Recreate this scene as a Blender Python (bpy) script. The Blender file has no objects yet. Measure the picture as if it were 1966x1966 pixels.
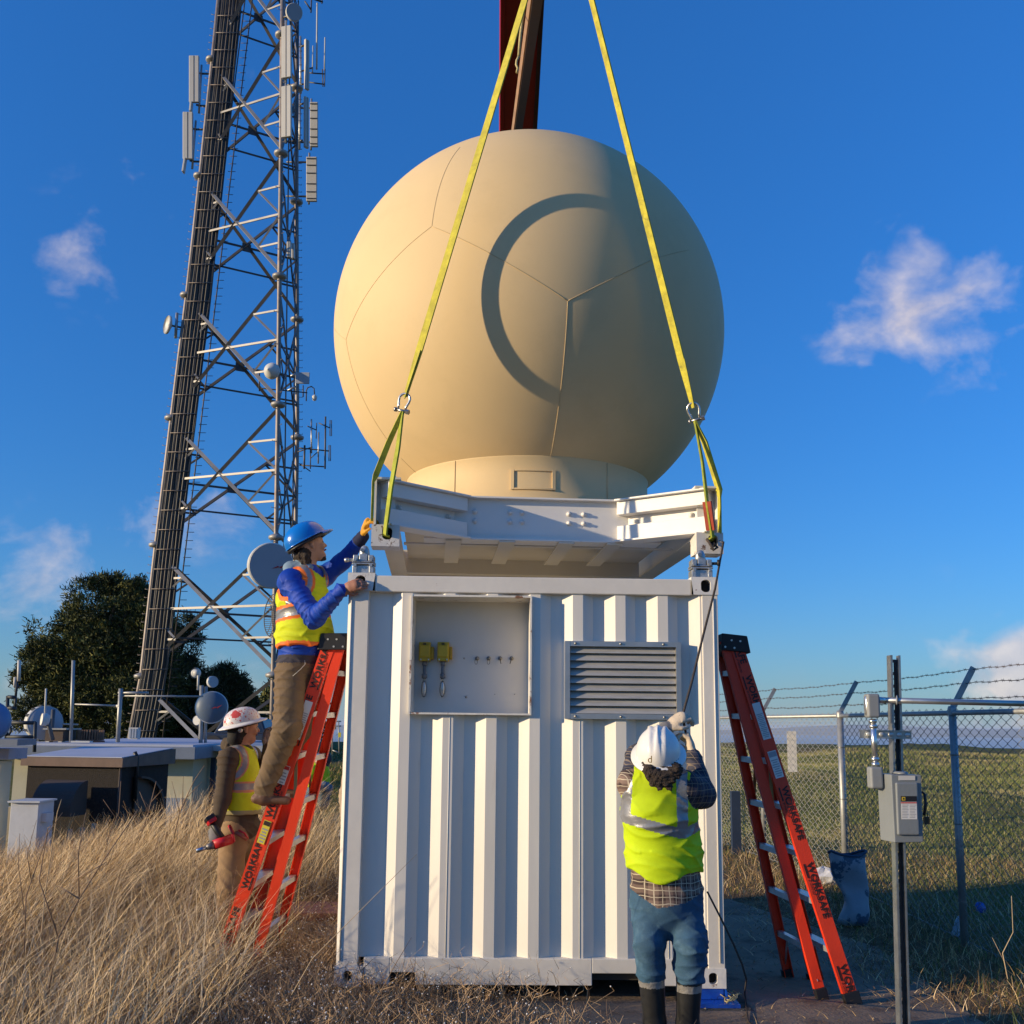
import bpy, math, random
import numpy as np
from mathutils import Vector, Matrix
R = math.radians
random.seed(7); RNG = np.random.default_rng(11)
SC = bpy.context.scene
COL = SC.collection

# ------------------------------------------------------------------ camera
FPX, PITCH, ROLL, CY, CX, CZ = 1966.0, 0.151, 0.010, 1092.0, 983.0, 1.71
_c, _s, _cr, _sr = math.cos(PITCH), math.sin(PITCH), math.cos(ROLL), math.sin(ROLL)
FW = Vector((0, _c, _s)); _u0 = Vector((0, -_s, _c)); _x0 = Vector((1, 0, 0))
RT = _x0*_cr + _u0*_sr; UP = _u0*_cr - _x0*_sr
CAM = Vector((0, 0, CZ))
cd = bpy.data.cameras.new('camera'); cam = bpy.data.objects.new('camera', cd); COL.objects.link(cam)
m = Matrix.Identity(4)
for i in range(3):
    m[i][0] = RT[i]; m[i][1] = UP[i]; m[i][2] = -FW[i]; m[i][3] = CAM[i]
cam.matrix_world = m
cd.sensor_width = 36; cd.lens = 36.0; cd.shift_y = (CY-983)/1966.0
cd.clip_start = 0.05; cd.clip_end = 200000
SC.camera = cam

def at(px, py, Y):
    """world point seen at a photo pixel, at depth Y (metres in front of the camera)"""
    d = FW + RT*((px-CX)/FPX) - UP*((py-CY)/FPX)
    return CAM + d*(Y/d.y)
def atz(px, py, z=0.0):
    d = FW + RT*((px-CX)/FPX) - UP*((py-CY)/FPX)
    return CAM + d*((z-CZ)/d.z)
def ppm(Y): return FPX/Y            # photo pixels per metre at depth Y

# ------------------------------------------------------------------ sun, sky, exposure
SUN_EL = R(11.0)
SUND = Vector((-.951*math.cos(SUN_EL), -.309*math.cos(SUN_EL), math.sin(SUN_EL))).normalized()
ld = bpy.data.lights.new('sun', 'SUN'); ld.energy = 4.7; ld.angle = R(0.6); ld.color = (1.0, .79, .50)
lo = bpy.data.objects.new('sun', ld); COL.objects.link(lo); lo.rotation_euler = SUND.to_track_quat('Z', 'Y').to_euler()
SC.view_settings.view_transform = 'Standard'; SC.view_settings.look = 'None'
SC.view_settings.exposure = 0.30; SC.view_settings.gamma = 1.0
SC.cycles.max_bounces = 6; SC.cycles.transparent_max_bounces = 8
SC.cycles.use_adaptive_sampling = True

world = bpy.data.worlds.new("World"); SC.world = world; world.use_nodes = True
wt = world.node_tree; wt.nodes.clear()
def wn(t, **k):
    n = wt.nodes.new(t)
    for a, b in k.items(): setattr(n, a, b)
    return n
def wmath(op, a, b=None, c=None, clamp=False):
    n = wn('ShaderNodeMath', operation=op, use_clamp=clamp)
    for i, v in enumerate((a, b, c)):
        if v is None: continue
        if isinstance(v, (int, float)): n.inputs[i].default_value = v
        else: wt.links.new(v, n.inputs[i])
    return n.outputs[0]
sky = wn('ShaderNodeTexSky', sky_type='NISHITA', sun_disc=False)
sky.sun_elevation = SUN_EL; sky.sun_rotation = math.atan2(SUND.x, SUND.y)
sky.altitude = 400; sky.air_density = 1.0; sky.dust_density = 0.25; sky.ozone_density = 2.6
hs = wn('ShaderNodeHueSaturation'); hs.inputs['Saturation'].default_value = 1.04; hs.inputs['Value'].default_value = 1.0
tint = wn('ShaderNodeVectorMath', operation='MULTIPLY'); tint.inputs[1].default_value = (.46, .93, 1.54)
wt.links.new(sky.outputs[0], tint.inputs[0]); wt.links.new(tint.outputs[0], hs.inputs['Color'])
tc = wn('ShaderNodeTexCoord')
nrm = wn('ShaderNodeVectorMath', operation='NORMALIZE'); wt.links.new(tc.outputs['Generated'], nrm.inputs[0])
mp = wn('ShaderNodeMapping'); mp.inputs['Scale'].default_value = (1, 1, 1.35)
wt.links.new(nrm.outputs[0], mp.inputs[0])
nz = wn('ShaderNodeTexNoise'); nz.inputs['Scale'].default_value = 13.0; nz.inputs['Detail'].default_value = 8
nz.inputs['Roughness'].default_value = .56; nz.inputs['Distortion'].default_value = .35
wt.links.new(mp.outputs[0], nz.inputs['Vector'])
nz2 = wn('ShaderNodeTexNoise'); nz2.inputs['Scale'].default_value = 30.0; nz2.inputs['Detail'].default_value = 6
wt.links.new(mp.outputs[0], nz2.inputs['Vector'])
def blob(px, py, rad, amp, power=1.0):
    d = (at(px, py, 100)-CAM).normalized()
    n = wn('ShaderNodeVectorMath', operation='DISTANCE'); wt.links.new(nrm.outputs[0], n.inputs[0]); n.inputs[1].default_value = d
    t = wmath('DIVIDE', n.outputs['Value'], rad/FPX)
    g = wmath('POWER', 2.718, wmath('MULTIPLY', wmath('MULTIPLY', t, t), -1.0))
    return wmath('MULTIPLY', g, amp)
def addall(L):
    o = L[0]
    for x in L[1:]: o = wmath('ADD', o, x)
    return o
CL = [(1730, 520, 85, .50), (1820, 500, 65, .48), (1690, 645, 95, .66), (1945, 630, 105, .86), (1810, 610, 80, .36), (1640, 690, 70, .5),
      (160, 490, 90, .52), (90, 485, 55, .36), (285, 285, 70, .26), (245, 345, 75, .30), (300, 390, 60, .25), (480, 150, 90, .25),
      (120, 1022, 45, .62), (280, 1010, 75, .72), (370, 985, 80, .5), (60, 1090, 90, .62), (110, 1100, 60, .5), (455, 960, 70, .45),
      (1990, 1275, 110, .98), (1900, 1300, 90, .78), (1980, 1330, 130, .5), (20, 1330, 130, .6), (500, 1400, 170, .5)]
den = addall([blob(*c) for c in CL])
f = wmath('ADD', den, wmath('MULTIPLY', wmath('SUBTRACT', nz.outputs['Fac'], .5), 3.6))
f = wmath('ADD', f, wmath('MULTIPLY', wmath('SUBTRACT', nz2.outputs['Fac'], .5), 1.1))
f = wmath('MULTIPLY', wmath('SUBTRACT', f, .46), .80, clamp=True)
f = wmath('MULTIPLY', wmath('POWER', f, 1.3), wmath('MULTIPLY', den, 2.2, clamp=True))
f = wmath('MULTIPLY', f, .72)
sx = wn('ShaderNodeSeparateXYZ'); wt.links.new(nrm.outputs[0], sx.inputs[0])
# a low bank of pale vapour along the horizon
band = wmath('POWER', 2.718, wmath('MULTIPLY', wmath('ABSOLUTE', wmath('DIVIDE', sx.outputs['Z'], .055)), -1.0))
bandf = wmath('MULTIPLY', band, wmath('ADD', .45, wmath('MULTIPLY', nz.outputs['Fac'], .4)))
cc = wn('ShaderNodeValToRGB'); cc.color_ramp.elements[0].color = (4.9, 4.6, 5.4, 1); cc.color_ramp.elements[1].color = (9.4, 8.0, 7.2, 1)
cc.color_ramp.elements[0].position = .25; cc.color_ramp.elements[1].position = .75
wt.links.new(nz2.outputs['Fac'], cc.inputs[0])
elev = wmath('ADD', .93, wmath('MULTIPLY', sx.outputs['Z'], 1.15))
lift = wn('ShaderNodeVectorMath', operation='SCALE'); wt.links.new(hs.outputs[0], lift.inputs[0]); wt.links.new(elev, lift.inputs['Scale'])
mb = wn('ShaderNodeMix', data_type='RGBA'); wt.links.new(bandf, mb.inputs[0]); wt.links.new(lift.outputs[0], mb.inputs[6]); mb.inputs[7].default_value = (3.6, 4.0, 4.7, 1)
mc = wn('ShaderNodeMix', data_type='RGBA'); wt.links.new(f, mc.inputs[0]); wt.links.new(mb.outputs[2], mc.inputs[6]); wt.links.new(cc.outputs[0], mc.inputs[7])
bg = wn('ShaderNodeBackground'); bg.inputs['Strength'].default_value = 0.085
wo = wn('ShaderNodeOutputWorld'); wt.links.new(mc.outputs[2], bg.inputs['Color']); wt.links.new(bg.outputs[0], wo.inputs['Surface'])

# ------------------------------------------------------------------ materials
MATS = {}
def mat(name, col, rough=.6, metal=0.0, var=.12, scale=3.0, bump=0.0, bscale=60.0, spec=.4, col2=None, c2at=.62, c2w=.1, c2scale=None, stretch=None, trans=0.0, coat=0.0, sheen=0.0):
    """procedural principled material: base colour broken by two noises, optional second colour (rust, dirt) in patches"""
    if name in MATS: return MATS[name]
    M = bpy.data.materials.new(name); M.use_nodes = True; MATS[name] = M
    t = M.node_tree; b = t.nodes['Principled BSDF']
    def N(ty, **k):
        n = t.nodes.new(ty)
        for a, v in k.items(): setattr(n, a, v)
        return n
    L = t.links.new
    co = N('ShaderNodeTexCoord'); vec = co.outputs['Object']
    if stretch:
        mpn = N('ShaderNodeMapping'); mpn.inputs['Scale'].default_value = stretch; L(vec, mpn.inputs[0]); vec = mpn.outputs[0]
    n1 = N('ShaderNodeTexNoise'); n1.inputs['Scale'].default_value = scale; n1.inputs['Detail'].default_value = 8; n1.inputs['Roughness'].default_value = .62
    L(vec, n1.inputs['Vector'])
    rp = N('ShaderNodeMapRange'); rp.inputs['From Min'].default_value = .3; rp.inputs['From Max'].default_value = .7
    rp.inputs['To Min'].default_value = 1-var; rp.inputs['To Max'].default_value = 1+var
    L(n1.outputs['Fac'], rp.inputs['Value'])
    mul = N('ShaderNodeVectorMath', operation='SCALE'); mul.inputs[0].default_value = col[:3]; L(rp.outputs[0], mul.inputs['Scale'])
    out = mul.outputs[0]
    if col2 is not None:
        n2 = N('ShaderNodeTexNoise'); n2.inputs['Scale'].default_value = c2scale or scale*2.3; n2.inputs['Detail'].default_value = 10; n2.inputs['Roughness'].default_value = .68
        L(vec, n2.inputs['Vector'])
        r2 = N('ShaderNodeMapRange'); r2.inputs['From Min'].default_value = c2at; r2.inputs['From Max'].default_value = c2at+c2w; L(n2.outputs['Fac'], r2.inputs['Value'])
        mx = N('ShaderNodeMix', data_type='RGBA'); L(r2.outputs[0], mx.inputs[0]); L(out, mx.inputs[6]); mx.inputs[7].default_value = (*col2[:3], 1)
        out = mx.outputs[2]
    L(out, b.inputs['Base Color'])
    rr = N('ShaderNodeMapRange'); rr.inputs['To Min'].default_value = max(.03, rough-.1); rr.inputs['To Max'].default_value = min(1, rough+.1)
    L(n1.outputs['Fac'], rr.inputs['Value']); L(rr.outputs[0], b.inputs['Roughness'])
    b.inputs['Metallic'].default_value = metal
    b.inputs['Specular IOR Level'].default_value = spec
    if trans: b.inputs['Transmission Weight'].default_value = trans
    if coat: b.inputs['Coat Weight'].default_value = coat; b.inputs['Coat Roughness'].default_value = .15
    if sheen: b.inputs['Sheen Weight'].default_value = sheen
    if bump:
        nb = N('ShaderNodeTexNoise'); nb.inputs['Scale'].default_value = bscale; nb.inputs['Detail'].default_value = 5; L(vec, nb.inputs['Vector'])
        bp = N('ShaderNodeBump'); bp.inputs['Strength'].default_value = bump; bp.inputs['Distance'].default_value = .01
        L(nb.outputs['Fac'], bp.inputs['Height']); L(bp.outputs[0], b.inputs['Normal'])
    return M

# ------------------------------------------------------------------ objects
def tag(o, label=None, cat=None, group=None, kind=None):
    if label: o['label'] = label
    if cat: o['category'] = cat
    if group: o['group'] = group
    if kind: o['kind'] = kind
    return o
def empty(name, loc, label=None, cat=None, group=None):
    o = bpy.data.objects.new(name, None); COL.objects.link(o); o.location = loc; o.empty_display_size = .1
    return tag(o, label, cat, group)
def worldloc(o):
    v = Vector((0, 0, 0))
    while o is not None: v = v+o.location; o = o.parent
    return v

def frame_of(d, up=Vector((0, 0, 1))):
    d = Vector(d).normalized()
    x = Vector(up).cross(d)
    if x.length < 1e-4: x = Vector((1, 0, 0)).cross(d)
    x.normalize(); y = d.cross(x)
    return x, y, d
class MB:
    """collects faces; build() links them as ONE mesh object"""
    def __init__(s): s.v = []; s.f = []; s.m = []; s.sm = []
    def add(s, vs, fs, mi=0, smooth=False):
        k = len(s.v); s.v += [tuple(p) for p in vs]
        for f in fs: s.f.append(tuple(i+k for i in f)); s.m.append(mi); s.sm.append(smooth)
        return s
    def hexa(s, p, mi=0):   # 8 corners: bottom ring 0-3, top ring 4-7
        return s.add(p, [(3, 2, 1, 0), (4, 5, 6, 7), (0, 1, 5, 4), (1, 2, 6, 5), (2, 3, 7, 6), (3, 0, 4, 7)], mi)
    def box(s, c, size, ax=None, mi=0):
        c = Vector(c); X, Y, Z = ax if ax else (Vector((1, 0, 0)), Vector((0, 1, 0)), Vector((0, 0, 1)))
        a, b, h = X*size[0]/2, Y*size[1]/2, Z*size[2]/2
        return s.hexa([c-a-b-h, c+a-b-h, c+a+b-h, c-a+b-h, c-a-b+h, c+a-b+h, c+a+b+h, c-a+b+h], mi)
    def bar(s, a, b, w, h, up=(0, 0, 1), mi=0):   # rectangular bar a->b, w sideways, h along up
        a = Vector(a); b = Vector(b); x, y, d = frame_of(b-a, Vector(up))
        return s.box((a+b)/2, (w, h, (b-a).length), (x, y, d), mi)
    def cyl(s, a, b, r0, r1=None, n=12, mi=0, caps=True, smooth=True):
        a = Vector(a); b = Vector(b); r1 = r0 if r1 is None else r1
        x, y, d = frame_of(b-a)
        vs = [p+(x*math.cos(2*math.pi*i/n)+y*math.sin(2*math.pi*i/n))*r for p, r in ((a, r0), (b, r1)) for i in range(n)]
        k = len(s.v); s.add(vs, [(i, (i+1) % n, n+(i+1) % n, n+i) for i in range(n)], mi, smooth)
        if caps:
            s.f += [tuple(k+i for i in range(n))[::-1], tuple(k+n+i for i in range(n))]; s.m += [mi, mi]; s.sm += [False, False]
        return s
    def tube(s, pts, r, n=8, mi=0, closed=False, rs=None, flat=None, caps=True):
        pts = [Vector(p) for p in pts]; N_ = len(pts); vs = []; xp = None
        for i, p in enumerate(pts):
            a = pts[(i-1) % N_] if (i > 0 or closed) else p; b = pts[(i+1) % N_] if (i < N_-1 or closed) else p
            d = (b-a).normalized()
            if xp is None: x, y, d = frame_of(d)
            else:
                x = (xp-d*xp.dot(d))
                if x.length < 1e-5: x = frame_of(d)[0]
                x.normalize(); y = d.cross(x)
            xp = x; rr = rs[i] if rs else r
            for k in range(n):
                c_, s_ = math.cos(2*math.pi*k/n), math.sin(2*math.pi*k/n)
                vs.append(p+(x*c_+y*s_*(flat or 1))*rr)
        fs = []
        for i in range(N_ if closed else N_-1):
            j = (i+1) % N_
            for k in range(n): fs.append((i*n+k, i*n+(k+1) % n, j*n+(k+1) % n, j*n+k))
        k0 = len(s.v); s.add(vs, fs, mi, True)
        if not closed and caps:
            s.f += [tuple(k0+k for k in range(n))[::-1], tuple(k0+(N_-1)*n+k for k in range(n))]; s.m += [mi, mi]; s.sm += [False, False]
        return s
    def lathe(s, prof, o, ax=(0, 0, 1), n=24, mi=0, smooth=True, sx=1, sy=1, xdir=None):
        o = Vector(o)
        if xdir is not None:
            d = Vector(ax).normalized(); x = Vector(xdir); x = (x-d*x.dot(d)).normalized(); y = d.cross(x)
        else: x, y, d = frame_of(ax)
        vs = []
        for r, h in prof:
            for i in range(n):
                a = 2*math.pi*i/n; vs.append(o+x*(math.cos(a)*r*sx)+y*(math.sin(a)*r*sy)+d*h)
        fs = [(j*n+i, j*n+(i+1) % n, (j+1)*n+(i+1) % n, (j+1)*n+i) for j in range(len(prof)-1) for i in range(n)]
        return s.add(vs, fs, mi, smooth)
    def sphere(s, o, r, n=16, mi=0, sc=(1, 1, 1)):
        vs = []; fs = []; o = Vector(o); m_ = n//2
        for j in range(m_+1):
            t = math.pi*j/m_
            for i in range(n):
                a = 2*math.pi*i/n; vs.append((o.x+r*sc[0]*math.sin(t)*math.cos(a), o.y+r*sc[1]*math.sin(t)*math.sin(a), o.z-r*sc[2]*math.cos(t)))
        for j in range(m_):
            for i in range(n): fs.append((j*n+i, j*n+(i+1) % n, (j+1)*n+(i+1) % n, (j+1)*n+i))
        return s.add(vs, fs, mi, True)
    def prism(s, poly, dvec, mi=0, smooth=False):
        n = len(poly); d = Vector(dvec); vs = [Vector(p) for p in poly]+[Vector(p)+d for p in poly]
        fs = [tuple(range(n))[::-1], tuple(range(n, 2*n))]+[(i, (i+1) % n, n+(i+1) % n, n+i) for i in range(n)]
        return s.add(vs, fs, mi, smooth)
    def build(s, name, mats, parent=None, bevel=0.0, origin=None, label=None):
        org = worldloc(parent) if parent is not None else (Vector(origin) if origin is not None else Vector((0, 0, 0)))
        me = bpy.data.meshes.new(name)
        va = np.array(s.v, dtype=np.float64).reshape(-1, 3)-np.array(org)
        me.from_pydata(va.tolist(), [], s.f)
        if not isinstance(mats, (list, tuple)): mats = [mats]
        for q in mats: me.materials.append(q)
        me.polygons.foreach_set('material_index', s.m); me.polygons.foreach_set('use_smooth', s.sm); me.update()
        o = bpy.data.objects.new(name, me); COL.objects.link(o)
        if parent is not None: o.parent = parent
        elif origin is not None: o.location = org
        if bevel:
            bv = o.modifiers.new('bevel', 'BEVEL'); bv.width = bevel; bv.segments = 2; bv.limit_method = 'ANGLE'; bv.angle_limit = R(40)
        if label: o['label'] = label
        return o
def copy_tree(o, parent=None, dz=None):
    c = o.copy(); COL.objects.link(c); c.parent = parent
    for ch in [x for x in o.children]: copy_tree(ch, c)
    return c
def text_part(body, name, m, parent, loc, xdir, ydir, height, extrude=.0006, bold=.0, align='LEFT', squeeze=1.0):
    """lettering as a thin raised mesh; xdir = reading direction, ydir = up of the letters"""
    cu = bpy.data.curves.new(name, 'FONT'); cu.body = body; cu.size = 1; cu.align_x = align; cu.offset = bold; cu.resolution_u = 3
    tmp = bpy.data.objects.new('tmp', cu); COL.objects.link(tmp)
    dg = bpy.context.evaluated_depsgraph_get(); dg.update()
    me = bpy.data.meshes.new_from_object(tmp.evaluated_get(dg)); bpy.data.objects.remove(tmp)
    x = Vector(xdir).normalized(); y = Vector(ydir); y = (y-x*y.dot(x)).normalized(); n = x.cross(y)
    k = height/0.70; org = worldloc(parent) if parent else Vector((0, 0, 0))
    vs = [Vector(loc)+x*(v.co.x*k*squeeze)+y*(v.co.y*k)+n*extrude-org for v in me.vertices]
    fs = [tuple(p.vertices) for p in me.polygons]
    # front sheet plus a skirt back to the surface, so that the letters have thickness
    m2 = bpy.data.meshes.new(name); m2.from_pydata([tuple(v) for v in vs], [], fs); m2.materials.append(m); m2.update()
    o = bpy.data.objects.new(name, m2); COL.objects.link(o); o.parent = parent
    sd = o.modifiers.new('thick', 'SOLIDIFY'); sd.thickness = extrude*.8; sd.offset = -1
    return o

# ------------------------------------------------------------------ figure modelling by distance fields
def _nz(p, k, seed):
    r = np.random.default_rng(seed); o = np.zeros(len(p))
    for i in range(7):
        d = r.normal(size=3); d /= np.linalg.norm(d); o += np.sin(p@d*k*(.6+.9*r.random())+r.random()*6.28)
    return o/7*1.9
class Prim:
    def __init__(s, a, b, ra, rb, tag, n=None, fl=1.0, k=.02):
        s.a = np.array(a, float); s.b = np.array(b, float); s.ra = ra; s.rb = rb; s.tag = tag; s.k = k
        s.n = None if n is None else np.array(Vector(n).normalized(), float); s.fl = fl
    def d(s, p):
        ab = s.b-s.a; L = float(ab@ab)
        t = np.clip(((p-s.a)@ab)/L, 0, 1) if L > 1e-9 else np.zeros(p.shape[:-1])
        q = p-s.a-t[..., None]*ab
        r = s.ra+(s.rb-s.ra)*t
        if s.n is not None:
            q = q+(q@s.n)[..., None]*s.n*(1/s.fl-1)
            dd = np.sqrt((q*q).sum(-1)); return (dd-r)*(s.fl*.5+.5)
        return np.sqrt((q*q).sum(-1))-r
def sdf_mesh(prims, vox, cuts=None):
    lo = np.min([np.minimum(p.a, p.b)-max(p.ra, p.rb) for p in prims], 0)-3*vox
    hi = np.max([np.maximum(p.a, p.b)+max(p.ra, p.rb) for p in prims], 0)+3*vox
    n = np.ceil((hi-lo)/vox).astype(int)+1
    F = np.full(n, .06, np.float32)
    ax = [lo[i]+np.arange(n[i])*vox for i in range(3)]
    for p in prims:
        m_ = max(p.ra, p.rb)+.055
        l = np.clip(np.floor((np.minimum(p.a, p.b)-m_-lo)/vox).astype(int), 0, n-1); h = np.clip(np.ceil((np.maximum(p.a, p.b)+m_-lo)/vox).astype(int)+1, 1, n)
        sl = tuple(slice(l[i], h[i]) for i in range(3))
        G = np.stack(np.meshgrid(*[ax[i][l[i]:h[i]] for i in range(3)], indexing='ij'), -1)
        d = p.d(G).astype(np.float32); o = F[sl]
        hh = np.clip(.5+.5*(o-d)/p.k, 0, 1)
        F[sl] = o*(1-hh)+d*hh-p.k*hh*(1-hh)
    if cuts:
        G = np.stack(np.meshgrid(*ax, indexing='ij'), -1)
        for c in cuts: F = np.maximum(F, c(G).astype(np.float32))
    # surface nets
    S = F < 0
    nx, ny, nzz = n-1
    acc = np.zeros((nx, ny, nzz, 3), np.float32); cnt = np.zeros((nx, ny, nzz), np.float32)
    corners = [(i, j, k) for i in (0, 1) for j in (0, 1) for k in (0, 1)]
    for axis in range(3):
        for (i, j, k) in corners:
            if (i, j, k)[axis]: continue
            e = [i, j, k]; e2 = e[:]; e2[axis] = 1
            A = F[e[0]:e[0]+nx, e[1]:e[1]+ny, e[2]:e[2]+nzz]; B = F[e2[0]:e2[0]+nx, e2[1]:e2[1]+ny, e2[2]:e2[2]+nzz]
            x = (A < 0) != (B < 0)
            idx = np.nonzero(x); t = A[idx]/(A[idx]-B[idx])
            pos = np.stack([np.full(len(t), e[0], np.float32), np.full(len(t), e[1], np.float32), np.full(len(t), e[2], np.float32)], -1)
            pos[:, axis] += t
            acc[idx] += pos; cnt[idx] += 1
    has = cnt > 0; vid = np.full(cnt.shape, -1, np.int64); vid[has] = np.arange(has.sum())
    cell = np.argwhere(has); V = (cell+acc[has]/cnt[has][:, None])*vox+lo
    quads = []
    for axis in range(3):
        sh = [slice(None)]*3; sh2 = [slice(None)]*3; sh[axis] = slice(0, -1); sh2[axis] = slice(1, None)
        A = S[tuple(sh)]; B = S[tuple(sh2)]; x = np.argwhere(A != B)
        o1, o2 = [(1, 2), (2, 0), (0, 1)][axis]
        x = x[(x[:, o1] > 0) & (x[:, o2] > 0) & (x[:, o1] < n[o1]-1) & (x[:, o2] < n[o2]-1)]
        s_ = A[x[:, 0], x[:, 1], x[:, 2]]
        def v(d1, d2):
            y = x.copy(); y[:, o1] -= d1; y[:, o2] -= d2; return vid[y[:, 0], y[:, 1], y[:, 2]]
        q = np.stack([v(1, 1), v(0, 1), v(0, 0), v(1, 0)], -1)
        q[~s_] = q[~s_][:, ::-1]; quads.append(q)
    Q = np.concatenate(quads); Q = Q[(Q >= 0).all(1)]
    return V.astype(float), Q
def vnormals(V, Q):
    a = V[Q[:, 2]]-V[Q[:, 0]]; b = V[Q[:, 3]]-V[Q[:, 1]]; nn = np.cross(a, b)
    N = np.zeros_like(V)
    for i in range(4): np.add.at(N, Q[:, i], nn)
    return N/(np.linalg.norm(N, axis=1)[:, None]+1e-9)
def np_obj(name, V, Q, mats, fm, parent, smooth=True):
    org = np.array(worldloc(parent)) if parent is not None else np.zeros(3)
    me = bpy.data.meshes.new(name); V = V-org; k = Q.shape[1]
    me.vertices.add(len(V)); me.vertices.foreach_set('co', V.astype(np.float32).ravel())
    me.loops.add(Q.size); me.loops.foreach_set('vertex_index', Q.astype(np.int32).ravel())
    me.polygons.add(len(Q)); me.polygons.foreach_set('loop_start', np.arange(0, Q.size, k, dtype=np.int32))
    me.polygons.foreach_set('loop_total', np.full(len(Q), k, dtype=np.int32))
    for q in mats: me.materials.append(q)
    if fm is not None: me.polygons.foreach_set('material_index', fm.astype(np.int32))
    me.polygons.foreach_set('use_smooth', np.full(len(Q), smooth)); me.update(calc_edges=True); me.validate()
    o = bpy.data.objects.new(name, me); COL.objects.link(o); o.parent = parent
    return o
def sdf_obj(name, prims, mats, parent, vox=.007, folds=None, recolor=None, cuts=None, relax=2):
    """folds: {tag: (amplitude, frequency)}; mats: {tag: material}; recolor(V,tags)->tags"""
    V, Q = sdf_mesh(prims, vox, cuts)
    tags = list(mats.keys())
    D = np.stack([p.d(V)/1.0 for p in prims], 1); near = np.array([tags.index(p.tag) for p in prims])[D.argmin(1)]
    for _ in range(relax):
        A = np.zeros_like(V); c = np.zeros(len(V))
        for i in range(4):
            j = (i+1) % 4
            np.add.at(A, Q[:, i], V[Q[:, j]]); np.add.at(c, Q[:, i], 1); np.add.at(A, Q[:, j], V[Q[:, i]]); np.add.at(c, Q[:, j], 1)
        V = V*.5+.5*A/c[:, None]
    if folds:
        N = vnormals(V, Q); dsp = np.zeros(len(V)); pi = D.argmin(1)
        for i, p in enumerate(prims):
            if p.tag not in folds: continue
            amp, fr = folds[p.tag]; mm = pi == i
            if not mm.any(): continue
            P = V[mm]; ab = p.b-p.a; L = np.linalg.norm(ab)
            ax_ = ab/L if L > 1e-6 else np.array([0, 0, 1.])
            t = (P-p.a)@ax_
            rr_ = np.random.default_rng(i+5); perp = rr_.normal(size=3); perp -= perp@ax_*ax_; perp /= np.linalg.norm(perp)+1e-9
            tot = np.zeros(len(P))
            for q_, (tl, ph, ms) in enumerate(((.75, 1.1, 31), (-.9, 4.2, 37), (.15, 2.3, 41))):
                dv = ax_+perp*tl; dv /= np.linalg.norm(dv)
                g = np.sin((P@dv)*fr*(.8+.35*q_)+_nz(P, 7, 3+q_)*2.6+_nz(P, 17, 9+q_)*.9+ph)
                tot += (1-np.abs(g))**2.4*np.clip(_nz(P, 8, ms)*.9+.35, 0, 1.3)
            tt = np.clip(t/max(L, 1e-6), 0, 1); joint = .75+.5*np.exp(-((tt-1)/.3)**2)+.25*np.exp(-(tt/.3)**2)
            dsp[mm] = amp*(tot*1.15-.45)*joint+amp*.35*_nz(P, 45, 77)*.3
        # blend across prims
        for _ in range(2):
            A = np.zeros(len(V)); c = np.zeros(len(V))
            for i in range(4):
                j = (i+1) % 4; np.add.at(A, Q[:, i], dsp[Q[:, j]]); np.add.at(c, Q[:, i], 1)
            dsp = .6*dsp+.4*A/np.maximum(c, 1)
        V = V+N*dsp[:, None]
    if recolor is not None: near = recolor(V, near, tags)
    fm = near[Q[:, 0]]
    fmx = np.sort(near[Q], axis=1); fm = fmx[:, 2]
    return np_obj(name, V, Q, [mats[t] for t in tags], fm, parent)
# ================================================================== THE SETTING
def sstep(a, b, x):
    t = np.clip((x-a)/(b-a), 0, 1); return t*t*(3-2*t)
def ground_h(x, y):
    x = np.asarray(x, float); y = np.asarray(y, float)
    z = np.zeros(np.broadcast(x, y).shape)
    # weedy mound left of the pad
    z = z + .42*np.exp(-(((x+3.1)/1.25)**2+((y-12.6)/2.2)**2))
    z = z - .62*sstep(-3.6, -7.0, x)*sstep(17, 10, y)
    # the site falls away behind the mound to the building terrace
    z = z - 1.9*sstep(13.5, 21, y)*sstep(-1.2, -4.5, x)
    # green hill rising again behind the terrace
    z = z + 2.6*sstep(44, 66, y)*sstep(-1, -8, x)
    z = z + .78*sstep(13, 34, y)*sstep(-4.5, 0.5, x)
    # open ground beyond the fence; ripples added so low sun casts dark bands
    z = z + .10*np.sin(x*.31+1)*np.sin(y*.23)*sstep(9, 20, y) + .17*np.sin(x*.75+.6*np.sin(y*.35)+1.1*np.sin(y*.13))*np.sin(y*.42+.9*np.sin(x*.33))*sstep(14, 22, y)*sstep(1.5, 5, x) + .05*np.sin(x*1.1)*np.cos(y*.9+.4*x)*sstep(8, 12, y)
    # hill shoulder drops to the bay
    r = np.sqrt(x*x+y*y)
    z = z - 240*sstep(70, 900, r) - .0022*np.maximum(r-48, 0)**1.6*sstep(48, 80, r)
    return np.maximum(z, -242.0)
def gh(x, y): return float(ground_h(x, y))

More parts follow.
